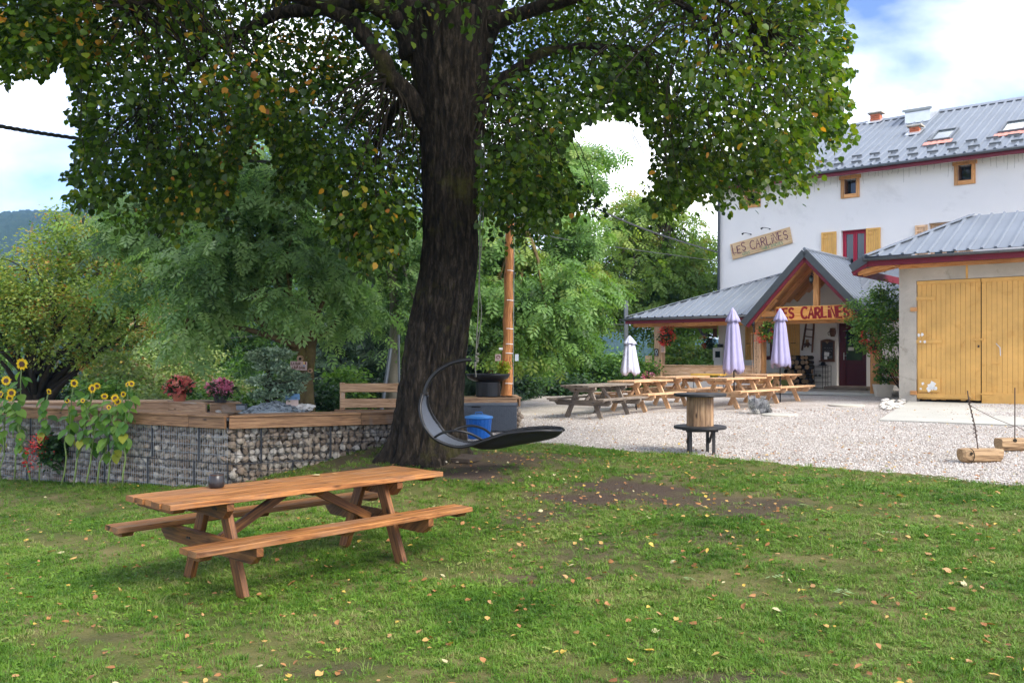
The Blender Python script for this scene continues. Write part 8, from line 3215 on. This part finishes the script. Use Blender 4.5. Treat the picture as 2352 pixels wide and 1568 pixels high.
# climbing rose between porch and garage
rb_ = h_world(7.58, -4.0, 0)
rb_.z = zt(rb_.x, rb_.y)
t2 = thing('rose_bush', 'tall climbing rose with a few red blooms between the porch and the garage', 'shrub', rb_)
bs = bl(rb_, [(2045, 705, 24.6, .38), (2043, 775, 24.6, .34), (2015, 735, 24.9, .36), (1988, 748, 25.2, .30), (1962, 738, 25.4, .20), (2050, 830, 24.5, .24), (1998, 792, 25.1, .24), (1958, 700, 25.5, .13), (2030, 672, 24.8, .28), (2000, 700, 25.1, .28), (1975, 775, 25.3, .16)])
mb = MB()
for k, b_ in enumerate(bs):
    mb.tube(curve_pts((random.uniform(-.1, .1), random.uniform(-.1, .1), 0), b_[:3], .12, 6, k + 9), [.010, .009, .008, .007, .006, .005, .004], 5)
mb.build('stem', M['bark_dark'], t2)
pos, d, nn, ti, _ = crown(bs, 6200, .11, 40, .25, .6, 81, .35)
leaf_object('foliage', T_DIAM, M['bush'], pos, d, nn, .085, ti, t2, 81)
pos, d, nn, ti, _ = crown(bl(rb_, [(1990, 790, 24.8, .12), (2003, 800, 24.8, .12), (1980, 772, 24.9, .12), (2012, 783, 24.7, .09)]), 130, .04, 6, -.1, .8, 82, .7)
leaf_object('blossoms', T_DIAM, M['redflower'], pos, d, nn, .055, ti, t2, 82)

# ================================================================== garage
GU, GVf = 7.75, -5.43
garage = hthing('garage', 'concrete garage with big ochre plank doors and grey ribbed steel roof', 'garage', None, (0, 0, 0))
D0, D1, D2, DT = 8.17, 9.66, 11.15, 3.0
mb = MB()
wall_holes(mb, GU, 12.8, -.35, 3.62, GVf, GVf + .25, [(D0, -.35, D2, DT)])
mb.build('wall', M['concrete'], garage)
mb = MB()
mb.prism([(GU, GVf + .251, -.35), (GU, -.8, -.35), (GU, -.8, 3.5), (GU, GVf + .251, 3.5)], (.25, 0, 0))
mb.prism([(12.55, GVf + .251, -.35), (12.55, -.8, -.35), (12.55, -.8, 3.5), (12.55, GVf + .251, 3.5)], (.25, 0, 0))
mb.build('wall', M['concrete'], garage)
MB().beam((D0 - .05, GVf + .5, 1.4), (D2 + .05, GVf + .5, 1.4), .05, 3.6).build('dark_backing', M['dark'], garage)  # near-black sheet behind the doors, colour stands for the unlit inside
# door leaves: planks on ledges
for li, (a, b_) in enumerate(((D0, D1), (D1, D2))):
    lf = MB()
    lf.beam((a + .02, GVf + .10, .30), (b_ - .02, GVf + .10, .30), .04, .14)
    lf.beam((a + .02, GVf + .10, 1.6), (b_ - .02, GVf + .10, 1.6), .04, .14)
    leaf = lf.build('door_leaf', M['garage_paint'], garage)
    n_ = 13
    pw = (b_ - a - .02) / n_
    zb = -.01 - .05 * li
    for k in range(n_):
        e = random.uniform(-.002, .002)
        MB().beam((a + .01 + pw * (k + .5), GVf + .055 + e, zb + random.uniform(0, .03)), (a + .01 + pw * (k + .5), GVf + .055 + e, DT - .10), pw - .005, .03, up=(0, 1, 0), ch=.004).build('plank', M['garage_paint'], leaf)
    MB().beam((a + .01, GVf + .04, DT - .055), (b_ - .01, GVf + .04, DT - .055), .05, .09).build('rail', M['garage_paint'], leaf)
    if li == 0:
        MB().beam((a + .01, GVf + .028, zb + .10), (b_ - .16, GVf + .028, zb + .10), .03, .10).build('rail', M['garage_paint'], leaf)
        for z, L_b in ((1.46, .62), (2.55, .44)):
            MB().beam((a - .0, GVf + .025, z), (a + L_b, GVf + .025, z), .025, .09).build('strap_hinge', M['garage_paint'], leaf)
        MB().beam((a + .05, GVf + .012, .36), (a + .56, GVf + .012, .36), .02, .34).build('patch_board', M['garage_paint'], leaf)
        mb = MB()
        for (px, pz, r_, sd) in ((.38, .36, .11, 1), (.16, .40, .04, 2), (.11, .27, .03, 3), (.30, .26, .07, 4), (.45, .28, .05, 5)):
            q = random.Random(sd)
            pts = [(a + px + math.cos(t_) * r_ * q.uniform(.5, 1.2), GVf + .0015, pz + math.sin(t_) * r_ * q.uniform(.5, 1.2)) for t_ in np.linspace(0, 6.0, 11)]
            mb.prism(pts, (0, -.002, 0))
        mb.build('peeling_patch', M['white_patch'], leaf)
        mb = MB()
        for (px, pz, r_, sd) in ((.05, 1.62, .045, 6), (.13, 1.64, .05, 7), (.10, 1.46, .03, 8), (.20, 1.45, .04, 9)):
            q = random.Random(sd)
            pts = [(a + px + math.cos(t_) * r_ * q.uniform(.5, 1.2), GVf + .010 if pz < 1.55 else GVf + .037, pz + math.sin(t_) * r_ * q.uniform(.6, 1.3)) for t_ in np.linspace(0, 6.0, 9)]
            mb.prism(pts, (0, -.002, 0))
        mb.build('peeling_patch', M['white_patch'], leaf)
        mb = MB()
        mb.tube([(b_ - .45, GVf + .035, 1.30), (b_ - .40, GVf - .01, 1.40), (b_ - .37, GVf + .035, 1.48)], .012, 6)
        mb.build('handle', M['garage_paint'], leaf)
        for z in (2.28, .16):
            MB().box((a - .06, GVf - .02, z), (.15, .05, .10)).build('hinge', M['porch'], garage)
    else:
        MB().beam((a - .20, GVf + .02, 1.50), (a + .06, GVf + .02, 1.50), .03, .035).build('bolt', M['garage_paint'], leaf)
        mb = MB()
        for x in (-.17, -.08, .03):
            mb.beam((a + x, GVf + .022, 1.45), (a + x, GVf + .022, 1.55), .03, .03, up=(0, 1, 0))
        mb.build('bolt_plate', M['garage_paint'], leaf)
        MB().beam((a - .05, GVf + .005, 1.30), (a - .05, GVf + .005, 1.36), .04, .03, up=(0, 1, 0)).build('padlock', M['rust'], leaf)
        MB().beam((a - .06, GVf + .02, .17), (a + .30, GVf + .02, .17), .03, .035).build('bolt', M['garage_paint'], leaf)
        MB().beam((a + .02, GVf + .03, .06), (b_ - .02, GVf + .03, .06), .03, .28).build('rail', M['garage_paint'], leaf)
        MB().tube([(a + .33, GVf + .03, 1.40), (a + .42, GVf + .01, 1.30), (a + .43, GVf + .01, 1.10)], .010, 6).build('handle', M['pale_metal'], leaf)
        MB().beam((a + .22, GVf + .025, .92), (a + .42, GVf + .025, .92), .02, .03).build('bolt', M['garage_paint'], leaf)
# roof
EZ, EV, EU = 3.64, -6.0, 7.08
KF2 = .45
hp2 = on_pl(2352, 450, (EU, EV, EZ), (0, -KF2, 1))
kl2 = (hp2.z - EZ) / (hp2.x - EU)
dirh = Vector((hp2.x - EU, hp2.y - EV, hp2.z - EZ))
tend = 2.6 / dirh.y
HE = Vector((EU, EV, EZ)) + dirh * tend
mb = MB()
ribbed(mb, [(EU, EV, EZ), (13.2, EV, EZ), (13.2, HE.y, HE.z), tuple(HE)], (0, 1, KF2), .30, .042, .07)
mb.build('roof', M['roof'], garage)
LE = 6.76
mb = MB()
ribbed(mb, [(LE, EV, EZ - kl2 * (EU - LE)), (EU, EV + .001, EZ - .001), (HE.x, HE.y, HE.z - .001), (LE, HE.y, EZ - kl2 * (EU - LE))], (1, 0, kl2), .30, .04, .07)
mb.build('roof', M['roof'], garage)
mb = MB()
mb.beam((EU, EV, EZ + .035), tuple(HE + Vector((0, 0, .035))), .20, .035)
mb.build('hip_cap', M['roof'], garage)
gutter(garage, EU - .02, 13.2, EV - .06, EZ - .055, .07, .5)
MB().beam((EU, EV + .02, EZ - .17), (13.2, EV + .02, EZ - .17), .03, .17).build('fascia', M['red'], garage)
ztip = EZ - kl2 * (EU - LE)
MB().beam((EU + .02, EV - .05, EZ - .07), (LE - .03, EV - .05, ztip - .09), .03, .21, up=(0, 0, 1)).build('bargeboard', M['roof_dark'], garage)
MB().beam((EU + .05, EV - .02, EZ - .21), (LE, EV - .02, ztip - .22), .03, .10, up=(0, 0, 1)).build('bargeboard', M['red'], garage)
MB().beam((LE + .02, EV, ztip - .17), (LE + .02, -1.4, ztip - .17), .03, .20).build('fascia', M['red'], garage)
for k in range(4):
    v0, v1 = EV + .04 + k * .30, EV + .04 + (k + 1) * .30 - .008
    MB().prism([(LE + .05, v0, EZ - .17), (13.1, v0, EZ - .17), (13.1, v1, EZ - .17), (LE + .05, v1, EZ - .17)], (0, 0, .02)).build('soffit_plank', M['porch'], garage)
for v in (-5.75, -5.35):
    MB().beam((LE + .06, v, ztip - .20), (GU + .02, v, EZ - .20), .07, .12).build('rafter', M['porch'], garage)
MB().beam((GU - .005, EV + .06, EZ - .23), (GU - .005, GVf - .005, EZ - .23), .10, .12).build('rafter', M['porch'], garage)
MB().beam((GU + .02, GVf - .06, EZ - .27), (13, GVf - .06, EZ - .27), .08, .10).build('wall_plate', M['porch'], garage)
MB().beam((9.35, GVf - .004, 3.0), (9.35, GVf - .004, 3.40), .05, .008, up=(0, 1, 0)).build('conduit', M['shutter'], garage)
# concrete apron
fl, fr_ = G(2018, 967), G(2430, 983)
bl_, br_ = h_world(8.0, GVf - .02, -.055), h_world(12.6, GVf - .02, -.055)
mid = lambda a, b2, t_: a.lerp(b2, t_)
top = [fl + Vector((0, 0, .03)), fr_ + Vector((0, 0, .03)), br_, bl_]
mb = MB()
mb.add(top + [p - Vector((0, 0, .35)) for p in top], [[0, 1, 2, 3], [0, 4, 5, 1], [1, 5, 6, 2], [2, 6, 7, 3], [3, 7, 4, 0]])
tag(mb.build('concrete_ramp', M['slab'], None), kind='structure')
mb = MB()
for i in range(90):
    f = random.random()
    c = Vector(h_world(7.85, -5.6, 0)).lerp(fl, f * .45) + Vector((random.uniform(-.35, .08), random.uniform(-.25, .25), 0))
    mb.stone((c.x, c.y, zt(c.x, c.y) + .02 + random.uniform(0, .06)), random.uniform(.02, .07), 900 + i, (1.2, 1, .7))
tag(mb.build('rubble', M['white_stone']), kind='stuff')

# ================================================================== overhead cables
def cable(label, pts, r, twist, n=40):
    pts = smoothpath(pts, n // (len(pts) - 1))
    mb = MB()
    if twist:
        for ph in (0, 2.09, 4.19):
            mb.tube([p + Vector((0, math.cos(i * .8 + ph), math.sin(i * .8 + ph))) * r * .75 for i, p in enumerate(pts)], r * .6, 5)
    else:
        mb.tube(pts, r, 5)
    return tag(mb.build('power_cable', M['cable'], None, loc=pts[0]), label, 'cable')


ptop = PPb + topp
cable('thick twisted power cable sloping in from the upper left to the round pole', [P(-260, 235, 11), P(0, 290, 13), P(190, 320, 14.6), P(430, 352, 16.5), P(600, 371, 17.8), Vector(ptop) + Vector((0, 0, -.12))], .025, True, 150)
hw = h_world(*on_v(1650, 580, -.1))
a_, b_ = Vector(ptop) + Vector((0, 0, -.15)), hw
cable('twisted power cable running from the round pole to the corner of the white house', [a_, a_.lerp(b_, .5) + Vector((0, 0, -.18)), b_], .020, True, 80)
c1_ = P(1340, 560, 26)
cable('thin wire passing before the ash tree to the house corner', [P(1180, 520, 20), P(1330, 555, 25), h_world(*on_v(1650, 600, -.1))], .012, False)
cable('thin straight wire low in front of the right blue hill', [P(1080, 748, 31), P(1250, 744, 32), P(1437, 745, 33)], .012, False)
cable('thin wire crossing the scrub under the fruit tree', [P(-60, 812, 23), P(180, 800, 24), P(420, 785, 25), P(600, 770, 25.5)], .010, False)

# ================================================================== air
m = bpy.data.materials.new('haze_air')
m.use_nodes = True
n = m.node_tree.nodes
n.clear()
out = n.new("ShaderNodeOutputMaterial")
pv = n.new("ShaderNodeVolumePrincipled")
pv.inputs['Color'].default_value = (0.28, 0.53, 1.0, 1)
pv.inputs['Density'].default_value = 0.00021
pv.inputs['Anisotropy'].default_value = 0.0
m.node_tree.links.new(pv.outputs[0], out.inputs['Volume'])
hz = MB()
hz.add([(-1900, -60, -28), (2400, -60, -28), (2400, 1750, -28), (-1900, 1750, -28), (-1900, -60, 205), (2400, -60, 205), (2400, 1750, 205), (-1900, 1750, 205)], [[3, 2, 1, 0], [4, 5, 6, 7], [0, 1, 5, 4], [1, 2, 6, 5], [2, 3, 7, 6], [3, 0, 4, 7]])
tag(hz.build('haze', m), kind='stuff')

# nothing stray: meshes parked for instancing stay in their own unlinked collections
for o in list(S.objects):
    if o.type == 'EMPTY' and not o.children and o.parent is None:
        bpy.data.objects.remove(o)
